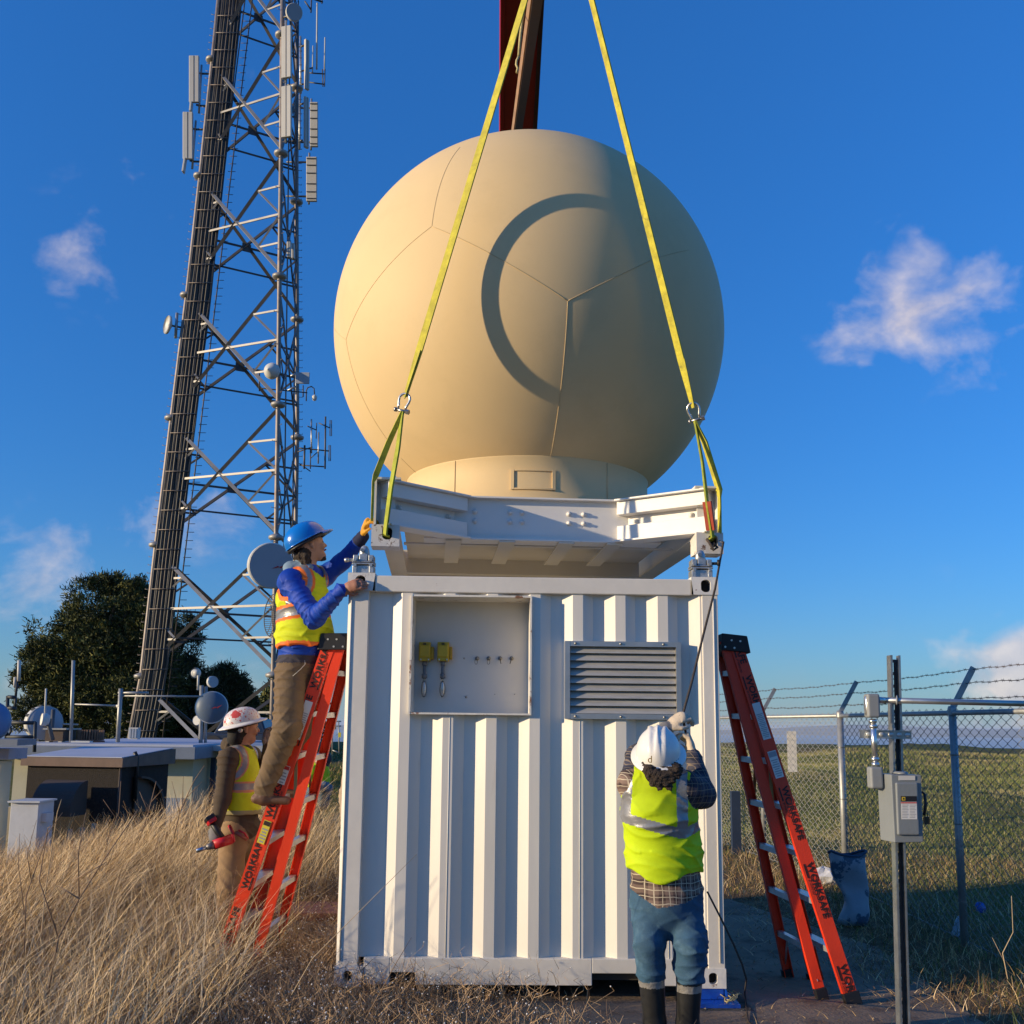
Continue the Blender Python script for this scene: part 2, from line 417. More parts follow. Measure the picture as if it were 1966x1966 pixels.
def ground_mat():
    M = bpy.data.materials.new('ground_soil'); M.use_nodes = True; t = M.node_tree; b = t.nodes['Principled BSDF']; L = t.links.new
    def N(ty, **k):
        n = t.nodes.new(ty)
        for a, v in k.items(): setattr(n, a, v)
        return n
    g = N('ShaderNodeNewGeometry'); P = g.outputs['Position']
    def noise(s, d=8, r=.6):
        n = N('ShaderNodeTexNoise'); n.inputs['Scale'].default_value = s; n.inputs['Detail'].default_value = d; n.inputs['Roughness'].default_value = r; L(P, n.inputs['Vector']); return n.outputs['Fac']
    def ramp(f, *cs):
        r = N('ShaderNodeValToRGB'); L(f, r.inputs[0]); e = r.color_ramp.elements
        while len(e) < len(cs): e.new(.5)
        for q, (p, c) in zip(e, cs): q.position = p; q.color = (*c, 1)
        return r.outputs[0]
    def mix(f, a, c):
        n = N('ShaderNodeMix', data_type='RGBA'); L(f, n.inputs[0])
        for s_, v in ((6, a), (7, c)): L(v, n.inputs[s_])
        return n.outputs[2]
    def mr(f, a, b_, c=0, d=1):
        n = N('ShaderNodeMapRange'); n.inputs[1].default_value = a; n.inputs[2].default_value = b_; n.inputs[3].default_value = c; n.inputs[4].default_value = d; L(f, n.inputs[0]); return n.outputs[0]
    soil = ramp(noise(5), (.3, (.095, .06, .035)), (.52, (.17, .115, .065)), (.72, (.26, .19, .11)))
    green = ramp(noise(1.6), (.32, (.075, .085, .018)), (.5, (.11, .125, .03)), (.62, (.17, .15, .05)), (.75, (.22, .17, .075)))
    fine = ramp(noise(26, 10, .7), (.3, (.06, .07, .018)), (.7, (.22, .20, .075)))
    green = mix(mr(noise(9), .35, .65), green, fine)
    s = N('ShaderNodeSeparateXYZ'); L(P, s.inputs[0])
    far = mr(s.outputs[1], 11.0, 16.0)
    fx = mr(s.outputs[0], 3.2, 4.6)
    mxn = N('ShaderNodeMath', operation='MAXIMUM'); L(far, mxn.inputs[0]); L(fx, mxn.inputs[1])
    ad = N('ShaderNodeMath', operation='MULTIPLY'); L(mxn.outputs[0], ad.inputs[0]); L(mr(noise(.55), .28, .5), ad.inputs[1])
    L(mix(ad.outputs[0], soil, green), b.inputs['Base Color']); b.inputs['Roughness'].default_value = .95; b.inputs['Specular IOR Level'].default_value = .1
    bp = N('ShaderNodeBump'); bp.inputs['Strength'].default_value = .8; bp.inputs['Distance'].default_value = .05; L(noise(14, 10, .7), bp.inputs['Height']); L(bp.outputs[0], b.inputs['Normal'])
    return M
def axis_pts(lo, hi, near_lo, near_hi, step, grow=1.16):
    a = list(np.arange(near_lo, near_hi, step)); d = step; x = a[-1]
    while x < hi: d *= grow; x += d; a.append(x)
    d = step; x = a[0]
    while x > lo: d *= grow; x -= d; a.insert(0, x)
    return np.array(a)
gx = axis_pts(-1500, 1500, -14, 12, .22); gy = axis_pts(-400, 1500, 2.2, 26, .22)
GX, GY = np.meshgrid(gx, gy, indexing='ij'); GZ = ground_h(GX, GY)
GZ = GZ + .018*np.sin(GX*7.1+GY*3.3)*np.sin(GY*6.3-GX*2.2)*(GX < -1.6)
nx_, ny_ = GX.shape
V = np.stack([GX, GY, GZ], -1).reshape(-1, 3); I = np.arange(nx_*ny_).reshape(nx_, ny_)
Q = np.stack([I[:-1, :-1], I[1:, :-1], I[1:, 1:], I[:-1, 1:]], -1).reshape(-1, 4)
o = np_obj('ground', V, Q, [ground_mat()], None, None); tag(o, kind='structure')

# concrete pad under and around the container
cm = mat('pad_concrete', (.225, .165, .115), .88, var=.35, scale=1.3, bump=.5, bscale=45, col2=(.10, .065, .045), c2at=.52, c2w=.16, c2scale=3.2, spec=.2)
mb_ = MB()
pad = [(-1.9, 2.0), (2.35, 2.0), (2.75, 5.6), (2.9, 8.4), (2.2, 10.6), (-1.35, 10.6), (-1.5, 7.6)]
mb_.prism([(x, y, -.10) for x, y in pad], (0, 0, .108)); o = mb_.build('concrete_pad', cm); tag(o, kind='structure')
# footing slab left of the container with a red-stained edge
o = empty('concrete_step', (-1.5, 8.7, 0), 'low sand coloured concrete slab with a reddish top edge left of the white container', 'slab')
MB().box((-1.62, 8.35, .06), (1.05, 1.25, .16)).build('slab', mat('step_concrete', (.34, .27, .18), .9, var=.25, scale=4, bump=.3), o, bevel=.01)
MB().box((-1.62, 8.80, .17), (1.0, .55, .06)).build('plank', mat('red_plank', (.30, .13, .09), .85, var=.4, scale=6, bump=.3, stretch=(1, 8, 1)), o)

# bay far below and the land across it
wm = mat('bay_water', (.05, .10, .16), .32, var=.12, scale=.0012, spec=.5)
mb_ = MB(); n = 48; Rr = [600, 2500, 9000, 26000, 60000]
vs = [(r*math.cos(2*math.pi*i/n), r*math.sin(2*math.pi*i/n), -236) for r in Rr for i in range(n)]
fs = [(j*n+i, j*n+(i+1) % n, (j+1)*n+(i+1) % n, (j+1)*n+i) for j in range(4) for i in range(n)]
mb_.add(vs, fs); o = mb_.build('water', wm); tag(o, kind='structure')
hm = mat('far_hill_scrub', (.10, .105, .09), .95, var=.2, scale=.001, spec=.05)
mb_ = MB(); rr = np.random.default_rng(4)
N_ = 160; vs = []
for i in range(N_+1):
    a = R(8+164*i/N_); h = 90+230*abs(math.sin(i*.11+1.3))*(.5+.5*math.sin(i*.037))+90*math.sin(i*.53)*.5+rr.normal()*14
    h = max(h, 25)
    for k, (r, q) in enumerate(((33000, 0), (34500, .75), (36500, 1), (41000, .5))): vs.append((r*math.cos(a), r*math.sin(a), -238+h*q))
fs = [(i*4+k, i*4+k+1, (i+1)*4+k+1, (i+1)*4+k) for i in range(N_) for k in range(3)]
mb_.add(vs, fs, smooth=True); o = mb_.build('far_hills', hm); tag(o, kind='structure')

# ================================================================== CONTAINER
CYAW = 0.0184; CO = Vector((-1.0757, 6.66, .096)); CXd = Vector((math.cos(CYAW), math.sin(CYAW), 0)); CYd = Vector((-math.sin(CYAW), math.cos(CYAW), 0)); ZU = Vector((0, 0, 1))
CAX = (CXd, CYd, ZU); CW, CH, CL_ = 2.438, 2.591, 2.991
def cp(a, d, h): return CO+CXd*a+CYd*d+ZU*h
WP = mat('container_white', (.70, .655, .58), .42, var=.07, scale=1.6, bump=.10, bscale=9, col2=(.56, .50, .42), c2at=.60, c2w=.16, c2scale=3.4, stretch=(1.6, 1, .30))
WPR = mat('container_white_worn', (.68, .635, .56), .5, var=.07, scale=2.5, bump=.12, bscale=20, col2=(.26, .12, .06), c2at=.70, c2w=.03, c2scale=7)
WPD = mat('casting_white_rusted', (.70, .67, .62), .5, var=.1, scale=4, bump=.2, bscale=30, col2=(.20, .085, .04), c2at=.62, c2w=.03, c2scale=11)
BLK = mat('hole_black', (.012, .011, .010), .9, var=.2)
CT = empty('shipping_container', cp(CW/2, CL_/2, 0), 'white corrugated steel container under the radome, with a recessed plug panel and an aluminium louvre', 'container')
def cbox(mb, a0, a1, d0, d1, h0, h1, mi=0):
    return mb.box(cp((a0+a1)/2, (d0+d1)/2, (h0+h1)/2), (a1-a0, d1-d0, h1-h0), CAX, mi)
# corrugated end wall, with the cut-outs behind the panel and the louvre left as plain wall
prof = [(.139, .058)]
a = .289-.07
prof.append((a, .058))
for k in range(7):
    a0 = .289+.28*k; prof += [(a0, .058), (a0+.07, .012), (a0+.137, .012), (a0+.207, .058)]
prof += [(2.249, .058), (2.318, .012), (2.34, .012)]
OPEN = [(.425, 1.202, 1.68, 2.444), (1.434, 2.177, 1.66, 2.152)]
cuts_ = sorted(set([a for a, d in prof]+[o_[0] for o_ in OPEN]+[o_[1] for o_ in OPEN])); pa = [p[0] for p in prof]; pd = [p[1] for p in prof]
mb_ = MB()
for u, v in zip(cuts_[:-1], cuts_[1:]):
    if v-u < 1e-5: continue
    du, dv = np.interp(u+1e-6, pa, pd), np.interp(v-1e-6, pa, pd); mid = (u+v)/2; hs_ = [(.165, 2.478)]
    for (x0, x1, z0, z1) in OPEN:
        if x0 < mid < x1: hs_ = [(.165, z0), (z1, 2.478)]
    for z0, z1 in hs_: mb_.add([cp(u, du, z0), cp(v, dv, z0), cp(v, dv, z1), cp(u, du, z1)], [(0, 1, 2, 3)])
mb_.build('end_wall', WP, CT)
# weld seams down some ridges
for (a, d, r, h1) in [(.289+.28*k+.115, .012, .0028, 1.655) for k in (1, 4, 6)]+[(.028, .002, .005, 2.45), (2.405, .002, .005, 2.45)]:
    MB().cyl(cp(a, d, .15), cp(a, d, h1), r, n=6).build('weld_seam', WP, CT)
for a0, a1 in ((0.003, .14), (2.33, 2.435)):
    ch = .022 if a0 < 1 else .003
    mb_ = MB(); mb_.prism([cp(a0, .15, .115), cp(a0, .004+ch, .115), cp(a0+ch, .004, .115), cp(a1, .004, .115), cp(a1, .15, .115)], ZU*2.36); mb_.build('corner_post', WPR, CT, bevel=.003)
mb_ = MB(); cbox(mb_, .178, 2.26, .0, .07, 2.468, 2.575); mb_.build('top_rail', WPR, CT, bevel=.006)
mb_ = MB(); cbox(mb_, .178, .34, .0, .07, .012, .172); cbox(mb_, .50, 1.60, .0, .07, .012, .172); cbox(mb_, .34, .50, .0, .07, .085, .172)
cbox(mb_, 1.60, 1.90, .0, .07, .085, .172); cbox(mb_, 1.90, 2.26, .0, .07, .012, .172)
mb_.build('bottom_rail', WPR, CT, bevel=.004)
def casting(par, P, ax, w=.178, d=.162, h=.118, name='corner_casting', hole=(.5, .5), m=None, hr=.040):
    """hollow corner casting: front face ring with a round-ended opening, side faces and a dark cavity"""
    X, Y, Z = ax; mb = MB(); n = 24; cx, cz = w*hole[0], h*hole[1]
    ring = []
    for i in range(n):
        a = 2*math.pi*i/n; ring.append((cx+hr*.78*math.cos(a), cz+(hr*.62*math.sin(a)+(hr*.38 if math.sin(a) >= 0 else -hr*.38))))
    outer = []
    for (x, z) in ring:
        dx, dz = x-cx, z-cz; t = min([(w-cx)/dx if dx > 1e-6 else (-cx/dx if dx < -1e-6 else 9e9), (h-cz)/dz if dz > 1e-6 else (-cz/dz if dz < -1e-6 else 9e9)])
        outer.append((cx+dx*t, cz+dz*t))
    g = lambda x, y, z: P+X*x+Y*y+Z*z
    vs = [g(x, 0, z) for x, z in outer]+[g(x, 0, z) for x, z in ring]+[g(x, .05, z) for x, z in ring]
    fs = [(i, (i+1) % n, n+(i+1) % n, n+i) for i in range(n)]+[(n+i, n+(i+1) % n, 2*n+(i+1) % n, 2*n+i) for i in range(n)]
    mb.add(vs, fs)
    # exact square front corners
    for (x, z) in ((0, 0), (w, 0), (w, h), (0, h)):
        j = sorted(range(n), key=lambda i: (outer[i][0]-x)**2+(outer[i][1]-z)**2)[:2]; mb.add([g(x, 0, z), g(outer[j[0]][0], 0, outer[j[0]][1]), g(outer[j[1]][0], 0, outer[j[1]][1])], [(0, 1, 2)])
    c8 = [g(0, 0, 0), g(w, 0, 0), g(w, d, 0), g(0, d, 0), g(0, 0, h), g(w, 0, h), g(w, d, h), g(0, d, h)]
    mb.add(c8, [(3, 2, 1, 0), (4, 5, 6, 7), (1, 2, 6, 5), (2, 3, 7, 6), (3, 0, 4, 7)])
    mb.add([g(w*.04, .05, h*.04), g(w*.96, .05, h*.04), g(w*.96, .05, h*.96), g(w*.04, .05, h*.96)], [(0, 1, 2, 3)], 1)
    return mb.build(name, [m or WPD, BLK], par)
for a0, hh in ((-.001, 2.473), (CW-.177, 2.473), (-.001, 0), (CW-.177, 0)):
    casting(CT, cp(a0, -.004, hh), CAX, m=WPD, hole=(.46 if a0 < 1 else .54, .5), hr=.042 if hh > 1 else .035)
for a0, a1 in ((.012, .06), (CW-.06, CW-.012)): mb_ = MB(); cbox(mb_, a0, a1, .162, CL_, .012, CH-.02); mb_.build('side_wall', WP, CT)
mb_ = MB(); cbox(mb_, .06, CW-.06, CL_-.06, CL_-.01, .012, CH-.02); mb_.build('rear_wall', WP, CT)
mb_ = MB(); cbox(mb_, .06, CW-.06, .075, CL_-.06, CH-.05, CH-.024); mb_.build('roof', WP, CT)
mb_ = MB(); cbox(mb_, .06, CW-.06, .075, CL_-.06, .03, .10); mb_.build('floor_frame', mat('underframe', (.05, .045, .04), .9), CT)
# recessed plug panel
PF = mat('panel_frame_paint', (.72, .68, .60), .5, var=.12, scale=5, bump=.2, bscale=40, col2=(.25, .12, .06), c2at=.58, c2w=.06, c2scale=9)
PB = mat('panel_back_paint', (.60, .57, .51), .45, var=.05, scale=2, bump=.05, bscale=30)
a0, a1, h0, h1 = .418, 1.209, 1.674, 2.450
pn = MB(); t = .012; dp = -.020; DB = .27
cbox(pn, a0, a0+t, dp, DB+.01, h0, h1); cbox(pn, a1-t, a1, dp, DB+.01, h0, h1); cbox(pn, a0+t, a1-t, dp+.002, DB+.01, h0, h0+t); cbox(pn, a0+t, a1-t, dp+.002, DB+.01, h1-t, h1)
pf = pn.build('recessed_panel', PF, CT)
pn = MB(); cbox(pn, a0+t, a1-t, DB, DB+.01, h0+t, h1-t); pn.build('back_plate', PB, pf)
# flush walls behind the plug panel: dark backing so that no corrugation shows inside
YB = mat('outlet_yellow', (.55, .36, .02), .45, var=.08, scale=8, bump=.1); GP = mat('conduit_grey', (.16, .17, .18), .5, var=.1, scale=9); CF = mat('fitting_aluminium', (.55, .54, .50), .35, metal=.6, var=.15, scale=20, bump=.15)
def pan(px, py):   # pixel on the back plate -> container a,h at depth .085
    for_y = CO.y+DB+.01; p = at(px, py, for_y); q = p-CO; return q.dot(CXd), q.z
for i, (x0, x1) in enumerate(((805, 828), (840, 863))):
    al, hb = pan(x0, 1270); ar, ht = pan(x1, 1234); w = ar-al; mb = MB()
    cbox(mb, al, ar, DB-.063, DB, hb, ht); cbox(mb, al+w*.06, ar-w*.06, DB-.073, DB-.063, hb+.026, ht-.022)
    bx = mb.build('outlet_box', YB, pf, bevel=.006)
    mb = MB(); cbox(mb, ar, ar+.022, DB-.055, DB-.01, hb+.012, ht-.03); mb.build('flip_cover', mat('outlet_cover', (.50, .27, .01), .45, var=.1), bx, bevel=.006)
    mb = MB(); cbox(mb, al+w*.36, al+w*.62, DB-.075, DB-.065, ht-.02, ht-.006); mb.build('latch', mat('latch_dark', (.10, .07, .01), .5), bx)
    mb = MB()
    for u in (.14, .80): cbox(mb, al+w*u, al+w*(u+.1), DB-.075, DB-.065, hb+.004, hb+.014)
    mb.build('screw', CF, bx)
    ac, _ = pan((x0+x1)/2-1, 1290); _, hA = pan(x0, 1304); _, hB = pan(x0, 1342)
    mb = MB(); e_ = DB-.03; mb.cyl(cp(ac, e_, hb), cp(ac, e_, hb-.028), .017, n=14); mb.cyl(cp(ac, e_, hb-.02), cp(ac, e_, hA), .012, n=14); mb.cyl(cp(ac, e_, hA+.035), cp(ac, e_, hA+.006), .018, n=14)
    mb.build('conduit_pipe', GP, pf)
    mb = MB(); mb.lathe([(0, -.022), (.012, -.021), (.017, -.014), (.018, 0), (.018, .008)], cp(ac, DB-.04, (hA+hB)/2), -CYd, n=20, sy=3.1, sx=1.0, xdir=CXd)
    fb = mb.build('conduit_body', CF, pf)
    mb = MB(); mb.lathe([(0, .012), (.013, .011), (.015, .004), (.015, 0)], cp(ac, DB-.049, (hA+hB)/2), -CYd, n=20, sy=3.3, sx=1.0, xdir=CXd); mb.build('cover_plate', CF, fb)
ST = mat('steel_dull', (.30, .29, .27), .4, metal=.8, var=.2, scale=30)
for i, (px, py) in enumerate(((916, 1264), (938, 1264), (960, 1264), (982, 1264))):
    ac, hc = pan(px, py); mb = MB(); mb.lathe([(0, -.03), (.008, -.03), (.0085, -.012), (.014, -.010), (.014, 0)], cp(ac, DB, hc), CYd, n=14)
    kk = mb.build('key_lock', ST, pf)
    mb = MB()
    if i < 2: mb.tube([cp(ac+.009*math.sin(q)-.006*(i == 0), DB-.035, hc-.024+.018*math.cos(q)) for q in np.linspace(0, 6.28, 13)[:-1]], .0014, n=5, closed=True)
    else: mb.bar(cp(ac, DB-.03, hc), cp(ac+(.006 if i == 2 else -.010), DB-.033, hc-.038), .005, .004, up=-CYd)
    mb.build('key', mat('key_dark', (.07, .06, .05), .5, metal=.6), kk)
mb = MB()
for (px, py, r) in ((891, 1264, .006), (895, 1338, .008), (950, 1333, .0035), (988, 1333, .0035)):
    ac, hc = pan(px, py); mb.lathe([(0, -.006), (r, -.005), (r, 0)], cp(ac, DB, hc), CYd, n=10)
mb.build('bolt', ST, pf)
# louvre
AL = mat('louvre_aluminium', (.47, .46, .44), .38, metal=.75, var=.10, scale=6, bump=.06, bscale=60)
ALD = mat('louvre_blade', (.44, .42, .38), .5, metal=.25, var=.12, scale=8, stretch=(1, 1, 6))
a0, a1, h0, h1 = 1.427, 2.184, 1.655, 2.158
lv = MB(); w = .032
cbox(lv, a0, a0+w, -.012, .05, h0, h1); cbox(lv, a1-w, a1, -.012, .05, h0, h1); cbox(lv, a0+w, a1-w, -.0105, .05, h0, h0+w*1.05); cbox(lv, a0+w, a1-w, -.0105, .05, h1-w*1.05, h1)
lo_ = lv.build('louvre', AL, CT)
mb = MB(); cbox(mb, a0+w, a1-w, .085, .09, h0+w, h1-w); mb.build('backing', mat('louvre_dark', (.03, .028, .025), .8), lo_)
nb = 9; pitch = (h1-h0-2*w)/nb
for k in range(nb):
    hb = h0+w+pitch*k+.004; mb = MB()
    pA = [cp(a0+w+.001, .000, hb), cp(a0+w+.001, .001, hb+.005), cp(a0+w+.001, .034, hb+pitch*1.0), cp(a0+w+.001, .038, hb+pitch*.98), cp(a0+w+.001, .012, hb-.001)]
    mb.prism(pA, CXd*(a1-a0-2*w-.002)); mb.build('blade', ALD, lo_)
for (u, v) in ((.09, 1), (.48, 1), (.85, 1), (.09, 0), (.48, 0), (.85, 0)):
    ac = a0+(a1-a0)*u; hc = (h1-w*.5) if v else (h0+w*.5); MB().lathe([(0, -.007), (.006, -.006), (.009, 0)], cp(ac, -.0115, hc), CYd, n=10).build('screw', ST, lo_)
# steel bearing plate, bright blue, under the right corner
bl = mat('plate_blue_paint', (.01, .075, .42), .25, var=.3, scale=6, spec=.6, col2=(.03, .03, .05), c2at=.6, c2w=.05)
o = empty('bearing_plate', cp(2.33, .05, -.096), 'bright blue steel bearing plate under the lower right corner of the white container', 'plate')
MB().box(cp(2.34, .04, -.078), (.32, .30, .02), CAX).build('base_plate', bl, o)
MB().box(cp(2.33, .075, -.034), (.19, .14, .066), CAX).build('riser', bl, o, bevel=.004)
mb_ = MB(); mb_.prism([cp(2.430, -.04, -.068), cp(2.430, .15, -.068), cp(2.430, .15, -.008), cp(2.430, .0, -.012)], CXd*.012); mb_.build('rib', bl, o)
o = empty('grout_bed', cp(2.33, -.02, -.1), 'crumbling grey grout bed beneath the blue bearing plate', 'footing'); MB().box(cp(2.35, .02, -.105), (.46, .40, .034), CAX).build('bed', mat('grout', (.30, .27, .22), .9, var=.3, scale=9, bump=.5), o, bevel=.01)
mb_ = MB()
# timber cribbing in the shade under the left side
o = empty('timber_block', cp(.3, .3, -.096), 'dark timber block in the shade under the left end of the white container', 'timber'); MB().box(cp(.22, .35, -.05), (.5, .3, .09), CAX).build('block', mat('old_timber', (.10, .07, .045), .9, var=.3, scale=8, stretch=(1, 8, 8)), o, bevel=.006)

# ================================================================== TWIST LOCKS on the container's top castings
GV = mat('galvanised', (.42, .43, .43), .42, metal=.7, var=.25, scale=18, bump=.2, bscale=50, col2=(.24, .24, .22), c2at=.55, c2w=.2)
def twistlock(P, label, lever=1):
    o = empty('twist_lock', P, label, 'twist lock', 'twist locks on the container corners'); g = lambda a, d, h: P+CXd*a+CYd*d+ZU*h
    mb = MB(); mb.box(g(0, 0, .028), (.10, .10, .056), CAX); mb.box(g(0, 0, .066), (.145, .125, .012), CAX); mb.box(g(0, 0, .080), (.145, .125, .010), CAX); mb.box(g(0, 0, .108), (.056, .11, .046), CAX)
    mb.box(g(-.05, .0, .105), (.034, .11, .040), CAX); mb.box(g(.05, .0, .105), (.034, .11, .040), CAX); mb.box(g(-.055, 0, .028), (.03, .12, .05), CAX); mb.box(g(.055, 0, .028), (.03, .12, .05), CAX)
    mb.build('housing', GV, o, bevel=.004)
    mb = MB()
    for a in (-.052, .052):
        for h in (.054, .092): mb.cyl(g(a, -.055, h), g(a, -.072, h), .011, n=6, smooth=False)
    mb.build('bolt', GV, o)
    MB().lathe([(.030, .128), (.034, .136), (.030, .165), (.020, .188), (.008, .196), (0, .197)], P, ZU, n=20, sx=1.05, sy=.8, xdir=CXd).build('cone', GV, o)
    mb = MB(); mb.cyl(g(-.01, -.03, .158), g(-.01, -.045, .158), .013, n=14); mb.build('pin', ST, o)
    if lever < 0: mb = MB(); mb.cyl(g(-.06, -.01, .098), g(-.125, -.02, .094), .011, n=12); mb.cyl(g(-.10, -.018, .095), g(-.128, -.02, .093), .014, n=12); mb.build('handle', GV, o)
    else: mb = MB(); mb.cyl(g(.06, -.03, .10), g(.115, -.05, .098), .010, n=12); mb.cyl(g(.112, -.055, .122), g(.112, -.055, .082), .011, n=12); mb.build('handle', mat('handle_black', (.02, .02, .02), .5), o)
twistlock(cp(.092, .08, CH-.001), 'galvanised twist lock on the left top corner of the white container, beside the climbing worker', -1)
twistlock(cp(CW-.098, .08, CH-.001), 'galvanised twist lock on the right top corner of the white container, touching the hanging corner', 1)

# the air over the bay
hz = MB().box((0, 0, -95), (126000, 126000, 302)).build('haze', None); hz.data.materials.clear()
HM = bpy.data.materials.new('haze_air'); HM.use_nodes = True; ht = HM.node_tree; ht.nodes.clear()
pv = ht.nodes.new('ShaderNodeVolumePrincipled'); pv.inputs['Color'].default_value = (.62, .74, .92, 1); pv.inputs['Density'].default_value = 3.2e-5; pv.inputs['Anisotropy'].default_value = 0.0
mo = ht.nodes.new('ShaderNodeOutputMaterial'); ht.links.new(pv.outputs[0], mo.inputs['Volume']); hz.data.materials.append(HM); tag(hz, 'pale blue haze hanging over the bay', 'haze', kind='stuff')
# ================================================================== RADOME ON ITS BASE FRAME
RCX, RCY, RCZ, RR = .1225, 8.46, 5.02, 1.66
RD = empty('radome', (RCX, RCY, 2.90), 'big tan spherical radome on a white steel base frame, hanging just above the container', 'radome')
DP = mat('radome_skin', (.68, .505, .27), .62, var=.035, scale=.9, bump=.06, bscale=120, col2=(.62, .46, .245), c2at=.5, c2w=.3, c2scale=2.0, spec=.25)
rc = Vector((RCX, RCY, RCZ))
# smooth dome cut off at the collar
mb_ = MB(); th0 = math.acos(-math.sqrt(1-(1.01/RR)**2)); prof = [(RR*math.sin(th0*i/90), RR*math.cos(th0*i/90)) for i in range(91)]
mb_.lathe(prof, rc, ZU, n=160); dome = mb_.build('dome', DP, RD)
def sph(px, py):
    d = at(px, py, 5)-CAM; o_ = CAM-rc; a = d.dot(d); b = 2*d.dot(o_); c_ = o_.dot(o_)-RR*RR; disc = b*b-4*a*c_
    t = (-b-math.sqrt(max(disc, 0)))/2/a; return ((CAM+d*t)-rc).normalized()
def arc(n0, n1, bow=0, N=26):
    out = []
    for i in range(N+1):
        t = i/N; v = (n0*(1-t)+n1*t).normalized(); out.append(rc+v*(RR+.0012))
    return out
K = lambda x, y: sph(600+x*.4244, 200+y*.4244)
v1 = K(540, 553); v2 = K(1155, 890); v3 = K(152, 1065)
SM = mat('seam_line', (.53, .40, .22), .8, var=.1)  # seam lines darker than the radome skin
segs = [(v1, v2), (v1, v3), (v1, K(668, 195)), (v2, K(1545, 700)), (v2, K(1075, 1605)), (v3, K(100, 1015)), (v3, K(205, 1275)), (K(205, 1275), K(340, 1520)), (K(400, 1600), K(470, 1668)), (K(1545, 700), K(1700, 660))]
for i, (p, q) in enumerate(segs):
    MB().tube(arc(p, q), .0026 if i in (3, 4, 0) else .0012, n=6).build('panel_seam', SM if i not in (4,) else SM, dome)
# collar ring, split lines and hatch
mb_ = MB(); cz0, cz1 = 3.374, RCZ-math.sqrt(RR*RR-1.01*1.01)
mb_.lathe([(1.03, cz0), (1.03, cz0+.01), (1.006, cz0+.012), (1.006, cz1-.006), (1.014, cz1+.004), (.99, cz1+.012)], (RCX, RCY, 0), ZU, n=160); col = mb_.build('collar', DP, RD)
def ringp(px, py, r=1.008):
    d = at(px, py, 5)-CAM; a = d.x**2+d.y**2; b = 2*(d.x*(CAM.x-RCX)+d.y*(CAM.y-RCY)); c_ = (CAM.x-RCX)**2+(CAM.y-RCY)**2-r*r
    t = (-b-math.sqrt(b*b-4*a*c_))/2/a; p = CAM+d*t; return math.atan2(p.y-RCY, p.x-RCX), p.z
for px in (873, 1166):
    an, _ = ringp(px, 930); x, y = RCX+1.0075*math.cos(an), RCY+1.0075*math.sin(an)
    MB().cyl((x, y, cz0+.012), (x, y, cz1), .0045, n=6).build('joint', SM, col)
an0, zt = ringp(984, 901); an1, zb = ringp(1063, 941)
mb_ = MB(); N_ = 10
for (r0, za, zb_, x0, x1, mi) in ((1.012, zt-.012, zt, an0, an1, 0), (1.012, zb, zb+.012, an0, an1, 0)):
    P = [(x0+(x1-x0)*i/N_) for i in range(N_+1)]
    for i in range(N_):
        q = [Vector((RCX+r*math.cos(t_), RCY+r*math.sin(t_), z)) for (t_, r, z) in ((P[i], 1.0, za), (P[i+1], 1.0, za), (P[i+1], r0+.004, za), (P[i], r0+.004, za), (P[i], 1.0, zb_), (P[i+1], 1.0, zb_), (P[i+1], r0+.004, zb_), (P[i], r0+.004, zb_))]
        mb_.hexa(q)
for t_ in (an0, an1):
    e = .012; q = [Vector((RCX+r*math.cos(t_+s), RCY+r*math.sin(t_+s), z)) for z in (zb, zt) for (s, r) in ((-e, 1.0), (e, 1.0), (e, 1.017), (-e, 1.017))]; mb_.hexa(q)
mb_.build('hatch_frame', DP, col)

# base frame (10 ft square), hung slightly yawed against the container
FYAW = .075; FX = Vector((math.cos(FYAW), math.sin(FYAW), 0)); FYd = Vector((-math.sin(FYAW), math.cos(FYAW), 0)); FAX = (FX, FYd, ZU)
fl = at(712.5, 1046, 6.86); FO = Vector((fl.x, 6.86, 2.90))
fr_ = at(1387, 1060, 6.86+2.438*math.sin(FYAW))
FW_ = 2.438
def fp(a, d, h): return FO+FX*a+FYd*d+ZU*h
def fbox(mb, a0, a1, d0, d1, h0, h1, mi=0): return mb.box(fp((a0+a1)/2, (d0+d1)/2, (h0+h1)/2), (a1-a0, d1-d0, h1-h0), FAX, mi)
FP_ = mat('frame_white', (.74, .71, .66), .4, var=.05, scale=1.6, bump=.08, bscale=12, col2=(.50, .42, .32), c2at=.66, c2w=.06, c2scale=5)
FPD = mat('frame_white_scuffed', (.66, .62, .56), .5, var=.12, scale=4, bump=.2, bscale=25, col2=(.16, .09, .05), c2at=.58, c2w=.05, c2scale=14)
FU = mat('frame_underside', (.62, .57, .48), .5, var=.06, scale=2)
fr = MB(); HB, HT = .145, .47
# centre beam: I section set back
CB = .50
fbox(fr, .44, 1.98, CB, CB+.012, HB+.012, HT-.012); fbox(fr, .50, 1.90, CB-.05, CB+.10, HT-.012, HT); fbox(fr, .35, 2.1, CB-.05, CB+.14, HB, HB+.012)
fr.build('centre_beam', FP_, RD)
